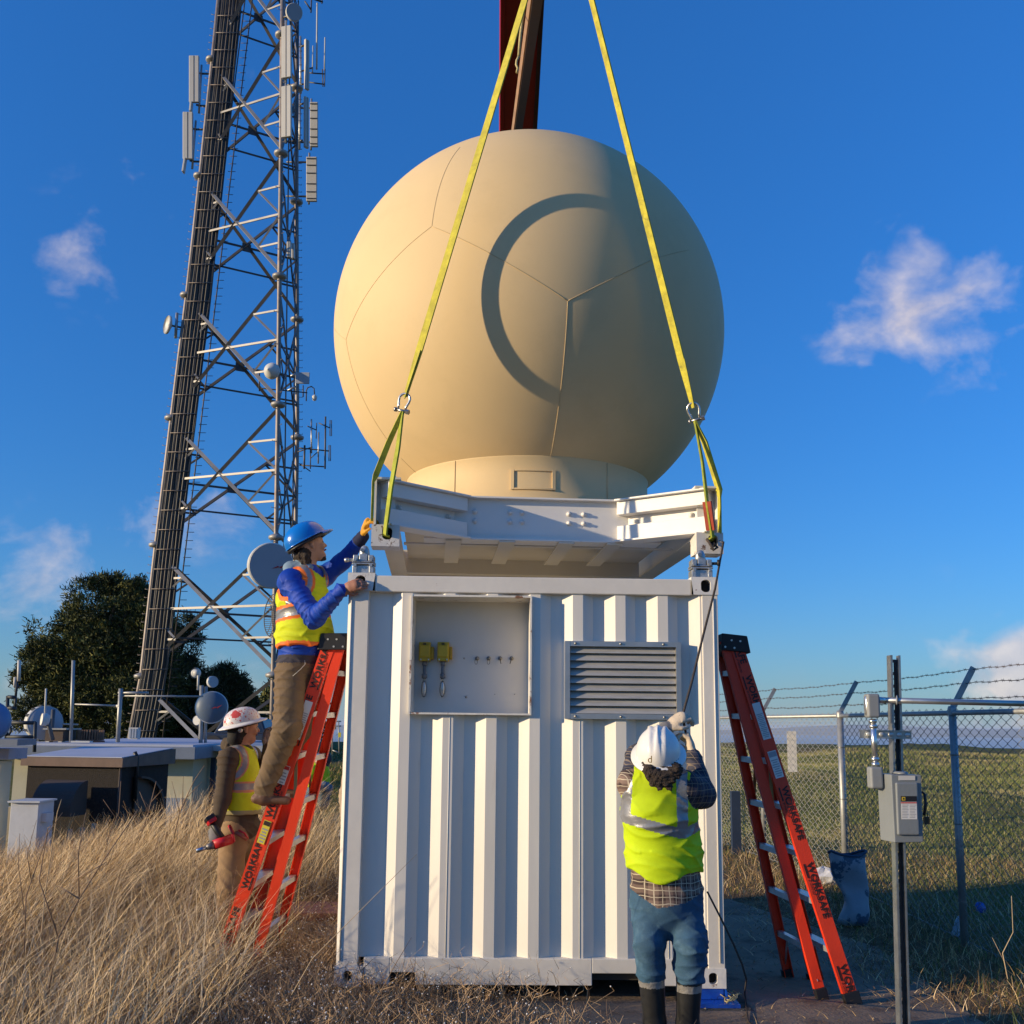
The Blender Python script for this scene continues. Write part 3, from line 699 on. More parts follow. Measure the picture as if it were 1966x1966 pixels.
# front arms from the corners back to the centre beam: two hollow sections with a recess between
for side in (0, 1):
    m_ = MB(); A0 = fp(.10, .02, 0) if side == 0 else fp(FW_-.10, .02, 0); A1 = fp(.66, CB-.03, 0) if side == 0 else fp(FW_-.66, CB-.03, 0)
    d = (A1-A0).normalized(); sidev = d.cross(ZU).normalized(); inw = sidev if sidev.y > 0 else -sidev; L_ = (A1-A0).length; mid = (A0+A1)/2
    ax = (d, inw, ZU)
    m_.box(mid+ZU*(HT-.008)+inw*.02, (L_, .14, .014), ax); m_.box(mid+ZU*(HT-.065)+inw*.03, (L_-.004, .085, .098), ax)
    m_.box(mid+ZU*(HB+.07)+inw*.03, (L_-.006, .085, .112), ax); m_.box(mid+ZU*(HB+.008)+inw*.02, (L_, .15, .014), ax); m_.box(mid+ZU*((HB+HT)/2)+inw*.085, (L_-.008, .012, HT-HB-.03), ax)
    m_.build('corner_arm', FP_, RD, bevel=.003)
    for (s_, h) in ((.84, .5), (.22, .5)): m_ = MB(); m_.lathe([(0, -.022), (.012, -.022), (.012, -.010), (.022, -.010), (.022, 0)], A0+d*(L_*s_)+ZU*(HB+(HT-HB)*h)+inw*.078, inw, n=12); m_.build('bolt', FP_, RD)
for a in (.72, .98, 1.07, 1.42, 1.53):
    for h in (.29, .36):
        m_ = MB(); m_.lathe([(0, -.024), (.010, -.024), (.011, -.012), (.019, -.012), (.019, 0)], fp(a, CB, h), FYd, n=12); m_.build('bolt', FP_, RD)
# corner posts above the castings and the castings themselves
for a0 in (0, FW_-.19):
    m_ = MB(); a1 = a0+.19
    if a0 == 0: fbox(m_, .012, .026, .0, .16, .15, HT+.012); fbox(m_, .026, .15, .11, .125, .15, HT); fbox(m_, .0, .19, .0, .16, HT, HT+.014)
    else: fbox(m_, a1-.026, a1-.012, .0, .16, .15, HT+.012); fbox(m_, a1-.15, a1-.026, .11, .125, .15, HT); fbox(m_, a0, a1, .0, .16, HT, HT+.014)
    m_.build('corner_post', FP_, RD)
    casting(RD, fp(a0, -.01, 0), FAX, w=.19, d=.17, h=.150, m=FPD, hole=(.56 if a0 == 0 else .62, .60), hr=.044)
# sides, rear, cross members and floor pan
LF = 2.98
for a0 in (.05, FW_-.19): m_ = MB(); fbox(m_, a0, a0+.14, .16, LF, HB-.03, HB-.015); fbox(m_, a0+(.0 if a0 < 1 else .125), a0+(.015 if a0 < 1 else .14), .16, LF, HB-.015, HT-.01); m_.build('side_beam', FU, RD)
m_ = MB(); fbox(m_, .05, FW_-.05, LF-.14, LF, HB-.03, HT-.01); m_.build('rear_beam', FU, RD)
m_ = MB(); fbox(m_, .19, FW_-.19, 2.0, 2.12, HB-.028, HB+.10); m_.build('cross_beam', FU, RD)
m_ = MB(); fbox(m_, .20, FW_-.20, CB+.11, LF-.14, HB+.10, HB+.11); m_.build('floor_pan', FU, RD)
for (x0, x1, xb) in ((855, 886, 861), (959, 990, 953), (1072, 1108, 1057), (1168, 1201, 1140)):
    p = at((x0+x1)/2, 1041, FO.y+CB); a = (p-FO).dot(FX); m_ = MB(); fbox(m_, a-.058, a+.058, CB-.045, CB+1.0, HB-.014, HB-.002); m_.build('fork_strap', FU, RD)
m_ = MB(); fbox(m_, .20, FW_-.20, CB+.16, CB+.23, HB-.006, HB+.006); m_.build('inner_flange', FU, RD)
for a0 in (0, FW_-.19): casting(RD, fp(a0, LF-.17, 0), FAX, w=.19, d=.17, h=.150, m=FPD, hole=(.5, .6))

# ================================================================== LIFTING GEAR
SY = mat('sling_yellow', (.50, .44, .035), .75, var=.3, scale=14, bump=.4, bscale=260, col2=(.16, .16, .05), c2at=.60, c2w=.10, c2scale=9, sheen=.2)
SR = mat('sleeve_red', (.30, .035, .012), .6, var=.25, scale=12, bump=.2)
SH = mat('shackle_steel', (.62, .60, .56), .28, metal=.9, var=.15, scale=20)
def strap(mb, pts, w, t, wdirs):
    """flat webbing ribbon; wdirs = width direction at each point"""
    pts = [Vector(p) for p in pts]; vs = []
    for i, p in enumerate(pts):
        d = (pts[min(i+1, len(pts)-1)]-pts[max(i-1, 0)]).normalized(); wd = Vector(wdirs[i]) if isinstance(wdirs[0], (Vector, tuple, list)) else Vector(wdirs)
        wd = (wd-d*wd.dot(d)).normalized(); n = d.cross(wd); ww = w[i] if isinstance(w, (list, tuple)) else w
        vs += [p-wd*ww/2-n*t/2, p+wd*ww/2-n*t/2, p+wd*ww/2+n*t/2, p-wd*ww/2+n*t/2]
    fs = [(0, 1, 2, 3)[::-1]]+[(4*i+k, 4*i+(k+1) % 4, 4*i+4+(k+1) % 4, 4*i+4+k) for i in range(len(pts)-1) for k in range(4)]+[tuple(4*(len(pts)-1)+k for k in range(4))]
    return mb.add(vs, fs)
def lerp(a, b, n): return [Vector(a)+(Vector(b)-Vector(a))*i/n for i in range(n+1)]
def tw(a0, a1, d, n):   # width direction turning about d
    x, y, z = frame_of(d); return [x*math.cos(a0+(a1-a0)*i/n)+y*math.sin(a0+(a1-a0)*i/n) for i in range(n+1)]
HK = at(1078, -234, 6.42)
SHK = {'l': at(773, 779, 6.85), 'r': at(1334, 797, 6.99)}
def shackle(P, up, label, pinx=1):
    o = empty('shackle', P, label, 'shackle', 'shackles between the slings'); up = Vector(up).normalized(); X = Vector((1, -.35, 0)); X = (X-up*X.dot(up)).normalized()
    pts = [P+X*(-.028)-up*.03, P+X*(-.031)+up*.0, P+X*(-.040)+up*.03]+[P+X*(.042*math.cos(a))+up*(.045+.042*math.sin(a)) for a in np.linspace(math.pi*.95, .05*math.pi, 9)]+[P+X*.040+up*.03, P+X*.031, P+X*.028-up*.03]
    MB().tube(pts, .009, n=10).build('bow', SH, o)
    MB().cyl(P-up*.035-X*.044, P-up*.035+X*.046*pinx, .011, n=12).cyl(P-up*.035+X*.040, P-up*.035+X*.062, .018, n=6, smooth=False).cyl(P-up*.035-X*.036, P-up*.035-X*.052, .016, n=12).build('pin', mat('pin_steel', (.35, .34, .33), .35, metal=.9), o)
    return o
for k, lab in (('l', 'left'), ('r', 'right')):
    P = SHK[k]; u = (HK-P).normalized(); a = P+u*.065
    o = empty('lifting_sling', P, 'long yellow webbing sling running up from the %s shackle past the radome' % lab, 'sling', 'long upper slings')
    n = 34; pts = lerp(a, HK, n); ww = [.030 if i == 0 else (.040 if i == 1 else (.052 if i == 2 else .062)) for i in range(n+1)]
    if k == 'l': wd = tw(1.35, 1.2, u, n)
    else: wd = tw(.1, -.25, u, n)
    mb = MB(); strap(mb, pts, ww, .010, wd); mb.build('webbing', SY, o)
    mb = MB(); q = lerp(P+u*.05, P+u*.40, 8); strap(mb, [p+Vector((0, -.008, 0)) for p in q], [.028, .034, .040, .046, .05, .054, .058, .061, .064], .006, tw(.7 if k == 'l' else .0, .9 if k == 'l' else .05, u, 8)); mb.build('eye_stitching', SY, o)
    shackle(P, u, 'steel bow shackle joining the upper and lower yellow slings at the %s' % lab)
# lower slings: the loop legs through / around the frame corners
def low(name_lab, legs, colr):
    o = empty('lifting_sling', legs[0][0][0], name_lab, 'sling', 'short lower slings')
    for pts, w, wd, m_ in legs:
        N = len(pts)-1; mb = MB(); strap(mb, pts, w, .012, wd); mb.build('webbing', m_, o)
    return o
P = SHK['l']; A = P-Vector((0, 0, .045))
hl = at(739, 1026, FO.y-.015)
def path(*q, n=6):
    out = []
    for i in range(len(q)-1):
        for j in range(n): out.append(Vector(q[i])+(Vector(q[i+1])-Vector(q[i]))*j/n)
    out.append(Vector(q[-1])); return out
l1 = path(A, at(764, 860, 6.83), at(750, 940, 6.80), hl, hl+Vector((0, .06, -.01)))
l2 = path(A, at(746, 850, 6.86), at(716.5, 925, 6.84), at(714, 1000, 6.84))
low('short yellow sling doubled round the left corner of the white frame', [(l1, [.03+.028*min(1, i/7) for i in range(len(l1))], tw(.1, .25, l1[6]-l1[0], len(l1)-1), mat('sling_green', (.33, .36, .035), .75, var=.3, scale=14, bump=.4, bscale=260)),
    (l2, [.03+.010*min(1, i/7) if i < 12 else .018 for i in range(len(l2))], tw(.9, 1.2, l2[6]-l2[0], len(l2)-1), SY)], None)
P = SHK['r']; A = P-Vector((0, 0, .045)); YR = FO.y+FW_*math.sin(FYAW)
hr_ = at(1368, 1030, YR-.03)
r1 = path(A, at(1349, 890, 6.97), at(1357, 960, 6.96), hr_, hr_+Vector((0, .07, -.02)))
r2 = path(A, at(1353, 850, 7.0), at(1381, 941, YR-.01), at(1382, 1025, YR-.0))
o = low('short yellow sling with a red sleeve round the right corner of the white frame', [(r1, [.03+.022*min(1, i/9) for i in range(len(r1))], tw(.1, .1, r1[6]-r1[0], len(r1)-1), MATS['sling_green']),
    (r2, [.03+.026*min(1, i/6) if i < 13 else .028 for i in range(len(r2))], tw(-.2, -.5, r2[6]-r2[0], len(r2)-1), SY)], None)
mb = MB(); q = path(at(1357.5, 963, 6.945), at(1364.5, 1018, YR-.045), n=4); strap(mb, q, .064, .018, tw(.1, .1, q[1]-q[0], 4)); mb.build('sleeve', SR, o)
# spreader beam running back over the dome, hook stub and boom of the crane behind
BM = mat('spreader_sunlit', (.40, .24, .13), .6, var=.2, scale=5, bump=.2, bscale=30)
o = empty('spreader_beam', at(1030, -20, 6.5), 'rusty brown spreader beam running back over the top of the radome', 'beam')
s0 = at(1040, -60, 6.45); s1 = at(993, 262, 9.9)
bx_, by_, bd_ = frame_of(s1-s0); lf = -bx_ if bx_.x > 0 else bx_
MB().bar(s0, s1, .075, .08).build('beam', mat('beam_shaded', (.05, .028, .018), .7, var=.2), o)  # underside shade put into this dark base colour
nn_ = (lf*.80-ZU*.45-bd_*0).normalized(); MB().bar(s0+lf*.050, s1+lf*.050, .040, .02, up=nn_).build('lit_side_strip', BM, o)  # added tilted strip stands in for the beam's sunlit left face
CR = mat('boom_red', (.30, .010, .006), .45, var=.12, scale=1.5, spec=.3); CRD = mat('boom_shaded', (.05, .012, .010), .6, var=.2)
c0 = at(994, 248, 16.5); c1 = at(1003, -60, 13.2)
base = c0+(c0-c1)*((c0.z-1.5)/(c1.z-c0.z)); tip = c1+(c1-c0)*.35
o = empty('crane', (base.x, base.y, gh(base.x, base.y)), 'dark red telescopic crane boom rising behind the radome', 'crane')
xb, yb, db = frame_of(tip-base, Vector((0, -1, .5)))
MB().bar(base, tip, .50, .46, up=(0, -1, .5)).build('boom', CR, o)
for s_ in (-1, 1):
    MB().bar(base+xb*(.285*s_), tip+xb*(.285*s_), .07, .54, up=(0, -1, .5)).build('boom_side', CR if (xb*s_).x < 0 else CRD, o, bevel=.01)  # right side darker red: its shade is put into the colour
for xx in (-1.6, 1.2): MB().box((base.x+xx+.2, base.y+2.5, base.z-.35), (.9, 4.0, .6)).build('chassis', CR, o, bevel=.05)
# tag line with a knotted end hanging beside the boom
rp = mat('rope_yellow', (.50, .42, .20), .8, var=.2, scale=40, bump=.4, bscale=300)
o = empty('hanging_rope', at(1000, 30, 7.2), 'pale yellow rope tail with a knotted end beside the spreader beam', 'rope')
MB().tube([at(1010, -30, 7.2), at(1004, 30, 7.2), at(999, 70, 7.2), at(996, 108, 7.2)], .011, n=8).tube([at(996, 108, 7.2), at(992, 116, 7.2), at(991, 124, 7.2), at(994, 131, 7.2), at(992, 140, 7.2)], .009, n=8).build('rope', rp, o)
# hand line from the frame corner down to the worker's gloves
rk = mat('hand_line', (.06, .045, .035), .85, var=.3, scale=60, bump=.5, bscale=400)
HLp = at(1300, 1381, 5.5)
pts = [at(1389, 1040, YR-.03), at(1387, 1052, YR-.04), at(1380, 1090, 6.72), at(1373, 1130, 6.55), at(1350, 1220, 6.36), at(1328, 1310, 6.14), at(1311, 1372, 5.99), at(1314, 1395, 5.98), at(1320, 1422, 5.99), at(1321, 1470, 6.0), at(1318, 1560, 6.05)]
o = empty('hand_rope', pts[0], 'thin dark hand rope from the hanging frame corner down past the white helmet', 'rope')
MB().tube(pts, .0075, n=8).build('line', rk, o)
MB().tube([at(1357, 1035, YR-.03), at(1364, 1045, YR-.06), at(1370, 1056, YR-.07), at(1377, 1051, YR-.05), at(1371, 1043, YR-.04), at(1366, 1054, YR-.06)], .010, n=8).build('knot', rk, o)
o = empty('slack_rope', at(1360, 1715, 5.7), 'slack tail of dark rope running from the right worker down onto the concrete', 'rope')
pts = [at(1318, 1405, 5.45), at(1320, 1450, 5.42), at(1318, 1475, 5.45)]
g1 = atz(1430, 1905, .02); g2 = atz(1436, 1960, .015)
MB().tube([at(1358, 1712, 5.72), at(1385, 1765, 5.75), at(1408, 1812, 5.8), at(1425, 1852, 5.85), at(1433, 1880, 5.9), g1, g2, g2+Vector((.02, -.5, 0))], .0052, n=6).build('line', rk, o)
# ================================================================== LADDERS
LO = mat('ladder_orange', (.72, .045, .010), .45, var=.10, scale=6, bump=.15, bscale=150, spec=.4, stretch=(1, 1, .4), col2=(.45, .05, .02), c2at=.68, c2w=.05, c2scale=20)
LB = mat('ladder_black', (.012, .012, .014), .5, var=.2, spec=.4); RAL = mat('tread_aluminium', (.60, .58, .56), .35, metal=.65, var=.15, scale=12, bump=.1, bscale=80)
INK = mat('black_lettering', (.025, .012, .010), .6); STK = mat('sticker_white', (.62, .60, .56), .5, var=.05); STY = mat('sticker_yellow', (.62, .52, .05), .5, var=.05); GRY = mat('print_grey', (.28, .28, .29), .6); RED = mat('print_red', (.45, .03, .03), .6)
def ladder(label, FN, FF, TN, TF, FN2, FF2, TN2, TF2, side, steps=7):
    """closed stepladder leaning on the container; N near rails, F far rails; 2 = rear section. side -1 leans to the right"""
    o = empty('stepladder', FN, label, 'ladder', 'orange stepladders against the container')
    def rail(a, b, rung, web, depth):
        rd = (b-a).normalized(); n = rd.cross(rung).normalized(); mb = MB(); w = Vector(rung).normalized()
        mb.bar(a+w*.003, b+w*.003, .006, web, up=n)
        for s_ in (-1, 1): mb.bar(a+w*(.006+depth/2)+n*s_*(web/2-.003), b+w*(.006+depth/2)+n*s_*(web/2-.003), depth, .006, up=n)
        return mb.build('rail', LO, o), n, rd
    r1 = (FF-FN); _, n1, rd1 = rail(FN, TN, r1, .090, .03); rail(FF, TF, -r1, .090, .03)
    r2 = (FF2-FN2); _, n2, rd2 = rail(FN2, TN2, r2, .064, .03); rail(FF2, TF2, -r2, .064, .03)
    outw = Vector((side, 0, 0))
    for k in range(1, steps+1):
        t = (k*.305)/(TN-FN).length
        if t > .93: break
        for (A, B, C_, D_, w, h, nm, nn) in ((FN, TN, FF, TF, .082, .034, 'step', n1), (FN2, TN2, FF2, TF2, .040, .036, 'cross_bar', n2)):
            a = A+(B-A)*t; b = C_+(D_-C_)*t; mb = MB(); hv = ZU.cross(b-a).normalized()
            mb.bar(a+(b-a)*.02, b-(b-a)*.02, w, h, up=ZU); ob = mb.build(nm, RAL, o)
        if k == 1:
            for (A, B, C_, D_) in ((FN, TN, FF, TF), (FN2, TN2, FF2, TF2)):
                for (p, q) in ((A, C_), (C_, A)):
                    s0 = p+(B-A)*.02*0+(B-A)*(.04) if p is A else p+(D_-C_)*.04
                    s1_ = (A+(B-A)*t)+((C_+(D_-C_)*t)-(A+(B-A)*t))*(.3 if p is A else .7)
                    MB().bar(s0, s1_-ZU*.018, .020, .004, up=n1).build('brace', RAL, o)
    # top cap
    cap = []; mb = MB(); up = rd1
    low_ = [TN-n1*.0, TN2, TF2, TF]; lo2 = []
    c = (TN+TN2+TF+TF2)/4
    ry = r1.normalized(); rx = (TN2-TN); rx = (rx-ry*rx.dot(ry)).normalized()
    hw = abs((TN2-TN).dot(rx))/2+.058; hd = (TF-TN).length/2+.022
    g = lambda x, y, z: c+rx*x+ry*y+ZU*z
    tp = -side*0
    mb.hexa([g(-hw-.012, -hd, -.085), g(hw, -hd, -.085), g(hw, hd, -.085), g(-hw-.012, hd, -.085), g(-hw+.01, -hd, .03), g(hw, -hd, .03), g(hw, hd, .03), g(-hw+.01, hd, .03)])
    cp_ = mb.build('top_cap', LB, o, bevel=.006)
    for (x, z) in ((-.35, .0), (.3, .0), (.1, -.05), (.78, -.05)):
        MB().cyl(g(x*hw, -hd-.003, z-.012), g(x*hw, -hd+.004, z-.012), .007, n=10).build('rivet', CF, cp_)
    for (A, B, w) in ((FN, TN, .104), (FF, TF, .104), (FN2, TN2, .074), (FF2, TF2, .074)):
        d = (B-A).normalized(); nn = d.cross(r1).normalized(); MB().bar(A-d*.045, A+d*.055, .05, w, up=nn).build('foot', LB, o, bevel=.004)
    # spreader arms
    for t0, A, B, A2, B2 in ((.52, FN, TN, FN2, TN2), (.52, FF, TF, FF2, TF2)):
        MB().bar(A+(B-A)*.68+ry*.035, A2+(B2-A2)*.46+ry*.035, .004, .022, up=n1).build('spreader', mat('spreader_brass', (.35, .30, .12), .4, metal=.6), o)
    # lettering and stickers on the near wide rail
    L = (TN-FN).length; nrm_ = -ry
    rdir = rd1 if side < 0 else -rd1; ydir = rdir.cross(nrm_)*-1
    ydir = nrm_.cross(rdir)
    return o, dict(FN=FN, TN=TN, L=L, rd=rd1, n=nrm_, rdir=rdir, ydir=ydir)
def letter(o, q, t0, word='WORKSAFE', small='BY WHITE CAP', h=.042):
    """t0: distance up the rail where the word starts reading"""
    base = q['FN']+q['rd']*t0+q['n']*.0032
    text_part(word, 'lettering', INK, o, base-q['ydir']*(h*.42-.006), q['rdir'], q['ydir'], h, .0008, .022, squeeze=1.12)
    text_part(small, 'lettering', INK, o, base-q['ydir']*(h*.42+.014)+q['rdir']*.10, q['rdir'], q['ydir'], .010, .0008, .02)
    mb = MB(); e = base-q['ydir']*(h*.42+.010); mb.bar(e-q['n']*.0005, e+q['rdir']*.09-q['n']*.0005, .009, .0012, up=q['n']); mb.build('underline', INK, o)
def sticker(o, q, t0, t1, w, m, lines=6, head=None, hm=None):
    a = q['FN']+q['rd']*t0+q['n']*.0052; b = q['FN']+q['rd']*t1+q['n']*.0052; ww = q['ydir']
    s_ = MB().bar(a, b, w, .0012, up=q['n']).build('sticker', m, o)
    rd = (b-a)
    if head:
        MB().bar(a+rd*.78+q['n']*.0012, a+rd*.97+q['n']*.0012, w*.9, .0008, up=q['n']).build('heading', hm, s_)
    mb = MB()
    for k in range(lines):
        t = .06+.66*k/lines; mb.bar(a+rd*t+q['n']*.0011, a+rd*(t+.30/lines)+q['n']*.0011, w*(.8 if k % 3 else .55), .0006, up=q['n'])
    mb.build('small_print', GRY, s_)
FN = at(413, 1872, 7.22); FF = at(474, 1822, 7.82); TN = at(637, 1222, 7.02); TF = at(644, 1227, 7.38)
FN2 = at(480, 1880, 7.18); FF2 = at(527, 1838, 7.78); TN2 = at(657, 1222, 7.02); TF2 = at(676, 1227, 7.36)
o, q = ladder('orange fibreglass stepladder in dry grass, with the blue helmeted worker standing on it', FN, FF, TN, TF, FN2, FF2, TN2, TF2, -1)
for t in (.12, .60, 1.10, 1.62, 2.02): letter(o, q, t)
sticker(o, q, .92, 1.08, .052, STY, 5, True, INK); sticker(o, q, 1.34, 1.47, .05, STK, 4, True, RED); sticker(o, q, 1.66, 1.93, .055, STK, 12)
FN = at(1637, 1922, 6.74); FF = at(1566, 1882, 7.36); TN = at(1412, 1232, 6.98); TF = at(1403, 1236, 7.33)
FN2 = at(1578, 1914, 6.84); FF2 = at(1513, 1876, 7.42); TN2 = at(1392, 1230, 6.98); TF2 = at(1378, 1234, 7.33)
o, q = ladder('orange fibreglass stepladder on concrete, leaning empty on the right side of the container', FN, FF, TN, TF, FN2, FF2, TN2, TF2, 1)
for t in (.22, .86, 1.36, 2.12): letter(o, q, t)
letter(o, q, 2.345, 'SAFE', 'BY WHITE CAP')
sticker(o, q, 1.42, 1.60, .058, STK, 8, True, GRY); sticker(o, q, 1.68, 1.93, .055, STK, 14)
MB().bar(q['FN']+Vector((-.045, -.03, -.04)), q['FN']+Vector((-.0, -.03, -.055)), .02, .02).build('sleeve', mat('lime_plastic', (.55, .62, .02), .5), o)

# ================================================================== CHAIN-LINK FENCE
FG = mat('fence_galvanised', (.33, .34, .34), .5, metal=.55, var=.2, scale=9, bump=.1, col2=(.22, .20, .17), c2at=.6, c2w=.15)
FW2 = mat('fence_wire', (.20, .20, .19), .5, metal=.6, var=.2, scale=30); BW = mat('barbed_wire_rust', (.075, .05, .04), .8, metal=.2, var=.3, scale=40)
C0 = Vector((3.60, 11.3, 0)); D1 = Vector((3.66, 6.2, 0)); D2 = Vector((2.95, 15.8, 0)); D3 = Vector((1.9, 24.5, 0))
FH = 1.84
def fence_run(label, pts, postat, wm_=None):
    o = empty('chain_link_fence', pts[0], label, 'fence', 'chain link fence runs')
    A, B = pts; L = (B-A).length; d = (B-A)/L
    P = lambda s_: Vector((A.x+d.x*s_, A.y+d.y*s_, max(gh(A.x+d.x*s_, A.y+d.y*s_), -.05)*0))
    # mesh: zigzag wires
    w = .074; n = int(L/w); mb = MB(); vs = []
    nseg = int((FH+.02)/(w*.52)); V = []; F = []
    for i in range(n):
        for j in range(nseg+1):
            side_ = (j+i) % 2; x = i*w+side_*w*.995; p = P(x); z = .03+j*w*.52
            off = .0035*(1 if side_ else -1); nn = Vector((-d.y, d.x, 0))*off
            c = p+nn+ZU*(z+(.0 if j < nseg else .0)); k = len(V); r = .0036
            a1 = d*r; a2 = Vector((-d.y, d.x, 0))*r
            V += [c+a1, c-a1*.5+a2*.87, c-a1*.5-a2*.87]
            if j:
                for q_ in range(3): F.append((k-3+q_, k-3+(q_+1) % 3, k+(q_+1) % 3, k+q_))
        # twisted tails at the top
    np_obj('wire_mesh', np.array([tuple(v) for v in V]), np.array(F), [wm_ or FW2], None, o)
    MB().cyl(P(0)+ZU*(FH-.0), P(L)+ZU*(FH-.0), .021, n=14).build('top_rail', FG, o)
    MB().cyl(P(0)+ZU*.05, P(L)+ZU*.05, .0035, n=6).build('bottom_wire', FW2, o)
    arm = Vector((.86, .0, 1)).normalized() if abs(d.x) < .1 else Vector((.9, .2, 1)).normalized()
    armn = Vector((.50, .03, .86)).normalized()
    for s_ in postat:
        p = P(s_); big = s_ in (0, L); r = .036 if big else .030
        MB().cyl(p-ZU*.1, p+ZU*(FH+.02), r, n=16).build('post', FG, o)
        mb = MB(); mb.lathe([(r+.006, 0), (r+.006, .05), (.028, .07), (0, .075)], p+ZU*(FH-.015), ZU, n=14); mb.bar(p+ZU*(FH+.03), p+ZU*(FH+.03)+armn*.40, .045, .022, up=(0, 1, 0)); mb.build('barb_arm', FG, o)
        for h in (.35, .95, 1.5): MB().lathe([(r+.003, -.006), (r+.003, .006)], p+ZU*h, ZU, n=12).build('tie_band', FW2, o)
    for k, t in enumerate((.10, .25, .385)):
        mb = MB(); m_ = int(L/.11); pts_ = []
        for i in range(m_+1):
            s_ = L*i/m_; near = min(abs(s_-q_) for q_ in postat); sag = -.012*min(1, near/1.0)
            pts_.append(P(s_)+ZU*(FH+.03)+armn*t+ZU*(sag+.004*math.sin(i*1.7+k)))
        mb.tube(pts_, .0028, n=5)
        for i in range(1, m_):
            c = pts_[i]; 
            for a in (0.6, 2.2): v = Vector((-d.y*math.cos(a), d.x*math.cos(a), math.sin(a)))*.015; mb.bar(c-v-d*.004, c+v+d*.004, .0026, .0026, up=d)
            mb.bar(c-d*.008, c+d*.008, .006, .006)
        mb.build('barbed_strand', BW, o)
    return o, P, d
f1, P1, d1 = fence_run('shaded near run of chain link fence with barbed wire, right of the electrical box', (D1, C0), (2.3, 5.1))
f2, P2, d2 = fence_run('sunlit far run of chain link fence with barbed wire, seen past the empty ladder', (C0, D3), (0, 2.35, 4.9, 7.9, 10.9, 13.2), mat('fence_wire_sunlit', (.46, .44, .38), .5, metal=.3, var=.2, scale=30))  # far run wire paler, sunlight put into its colour
pl = mat('plate_white', (.80, .74, .64), .5, var=.04)
for (px, Yp, z0, z1, w) in ((1519, 12.75, .93, 1.63, .11),):
    s_ = 1.55; p = P2(s_)+Vector((-.012, -.0, 0)); a = at(1519, 1440, 11.3+1.5)
    o = empty('marker_plate', (a.x, a.y, .9), 'blank pale vertical plate seen through the chain link between the ladder and the corner post', 'plate')
    MB().box((a.x+.01, a.y, (atz(1519, 1400, 1.2).z*0)+(at(1519, 1404, 12.8).z+at(1519, 1482, 12.8).z)/2), (.115, .004, at(1519, 1404, 12.8).z-at(1519, 1482, 12.8).z)).build('plate', pl, o)
dp_ = at(1427, 1590, 13.4); o = empty('marker_post', (dp_.x+.12, dp_.y, 0), 'dark blue upright post behind the far fence, seen between the ladder rails', 'post')
MB().box((dp_.x+.1, dp_.y+.9, .42), (.12, .10, .84)).build('post', mat('post_navy', (.02, .035, .07), .7), o)

# ================================================================== ELECTRICAL DISCONNECT ON A STRUT POST
YB_ = 4.15; SG = mat('strut_galvanised', (.36, .37, .36), .38, metal=.8, var=.2, scale=14, bump=.12); SI = mat('strut_inside', (.035, .035, .035), .7)
pb = at(1738, 1966, YB_); pt = at(1719, 1258, YB_)
base = pb+(pb-pt)*((pb.z)/(pt.z-pb.z)) if True else pb
up_ = (pt-base).normalized(); o = empty('strut_post', base, 'tall slotted galvanised strut post with a short cross arm, standing nearest on the right', 'post')
sx_, sy_, sz_ = frame_of(up_, Vector((0, 1, 0)))   # sx_ sideways
xr = sx_ if sx_.x > 0 else -sx_; yr = up_.cross(xr); yr = yr if yr.y > 0 else -yr
mb = MB(); H_ = (pt-base).length; c_ = (pt+base)/2
mb.box(c_+xr*(-.0195)+yr*.0205, (.0025, .041, H_), (xr, yr, up_)); mb.box(c_+xr*(.0195)+yr*.0205, (.0025, .041, H_), (xr, yr, up_))
mb.box(c_+xr*(-.0155), (.0075, .0025, H_), (xr, yr, up_)); mb.box(c_+xr*(.0155), (.0075, .0025, H_), (xr, yr, up_)); mb.build('channel', SG, o)
mb = MB(); # slotted back
n = int(H_/.051)
for i in range(n):
    z = base+up_*(i*.051+.0255); mb.box(z+yr*.0405+xr*(-.0125), (.012, .0025, .051), (xr, yr, up_)); mb.box(z+yr*.0405+xr*(.0125), (.012, .0025, .051), (xr, yr, up_)); mb.box(z+yr*.0405+up_*.019, (.013, .0025, .013), (xr, yr, up_))
mb.build('slotted_back', mat('strut_back', (.10, .10, .10), .6, metal=.4), o)
ca = at(1650, 1409, YB_-.0); cb_ = at(1749, 1411, YB_-.0); mb = MB(); hd_ = (cb_-ca).normalized()
mb.bar(ca-ZU*.001+yr*-.004, cb_-ZU*.001+yr*-.004, .0025, .030, up=ZU)
xx = ca+yr*-.004
for z in (-.0155, .0155): mb.bar(ca+ZU*z-yr*.008, cb_+ZU*z-yr*.008, .010, .0025, up=ZU)
mb.build('cross_arm', SG, o)
for t in (.17, .42, .60, .76, .92): p = ca+(cb_-ca)*t; MB().lathe([(0, -.004), (.0075, -.004), (.0095, -.001), (.0095, 0)], p-yr*.006, yr, n=12, sx=1.2).build('slot', mat('slot_light', (.55, .56, .54), .4, metal=.5), o)
EG = mat('enclosure_grey', (.185, .20, .205), .42, var=.04, scale=6, bump=.06, bscale=80, spec=.5); EGW = mat('enclosure_edge', (.55, .55, .50), .4, var=.1)
bc = at(1743, 1552, YB_-.10); o = empty('disconnect_switch', bc, 'grey metal safety switch box with warning label and black side handle, on the strut post', 'switch box')
def bpt(px, py, dy=0): return at(px, py, YB_-.115+dy)
tl, tr, br_, bl_ = bpt(1711, 1487), bpt(1769, 1488), bpt(1773, 1617), bpt(1718, 1618)
dz = Vector((0, .105, 0)); back = Vector((-.02, .10, 0))
MB().hexa([bl_, br_, br_+back, bl_+back, tl, tr, tr+back, tl+back]).build('enclosure', EG, o, bevel=.003)
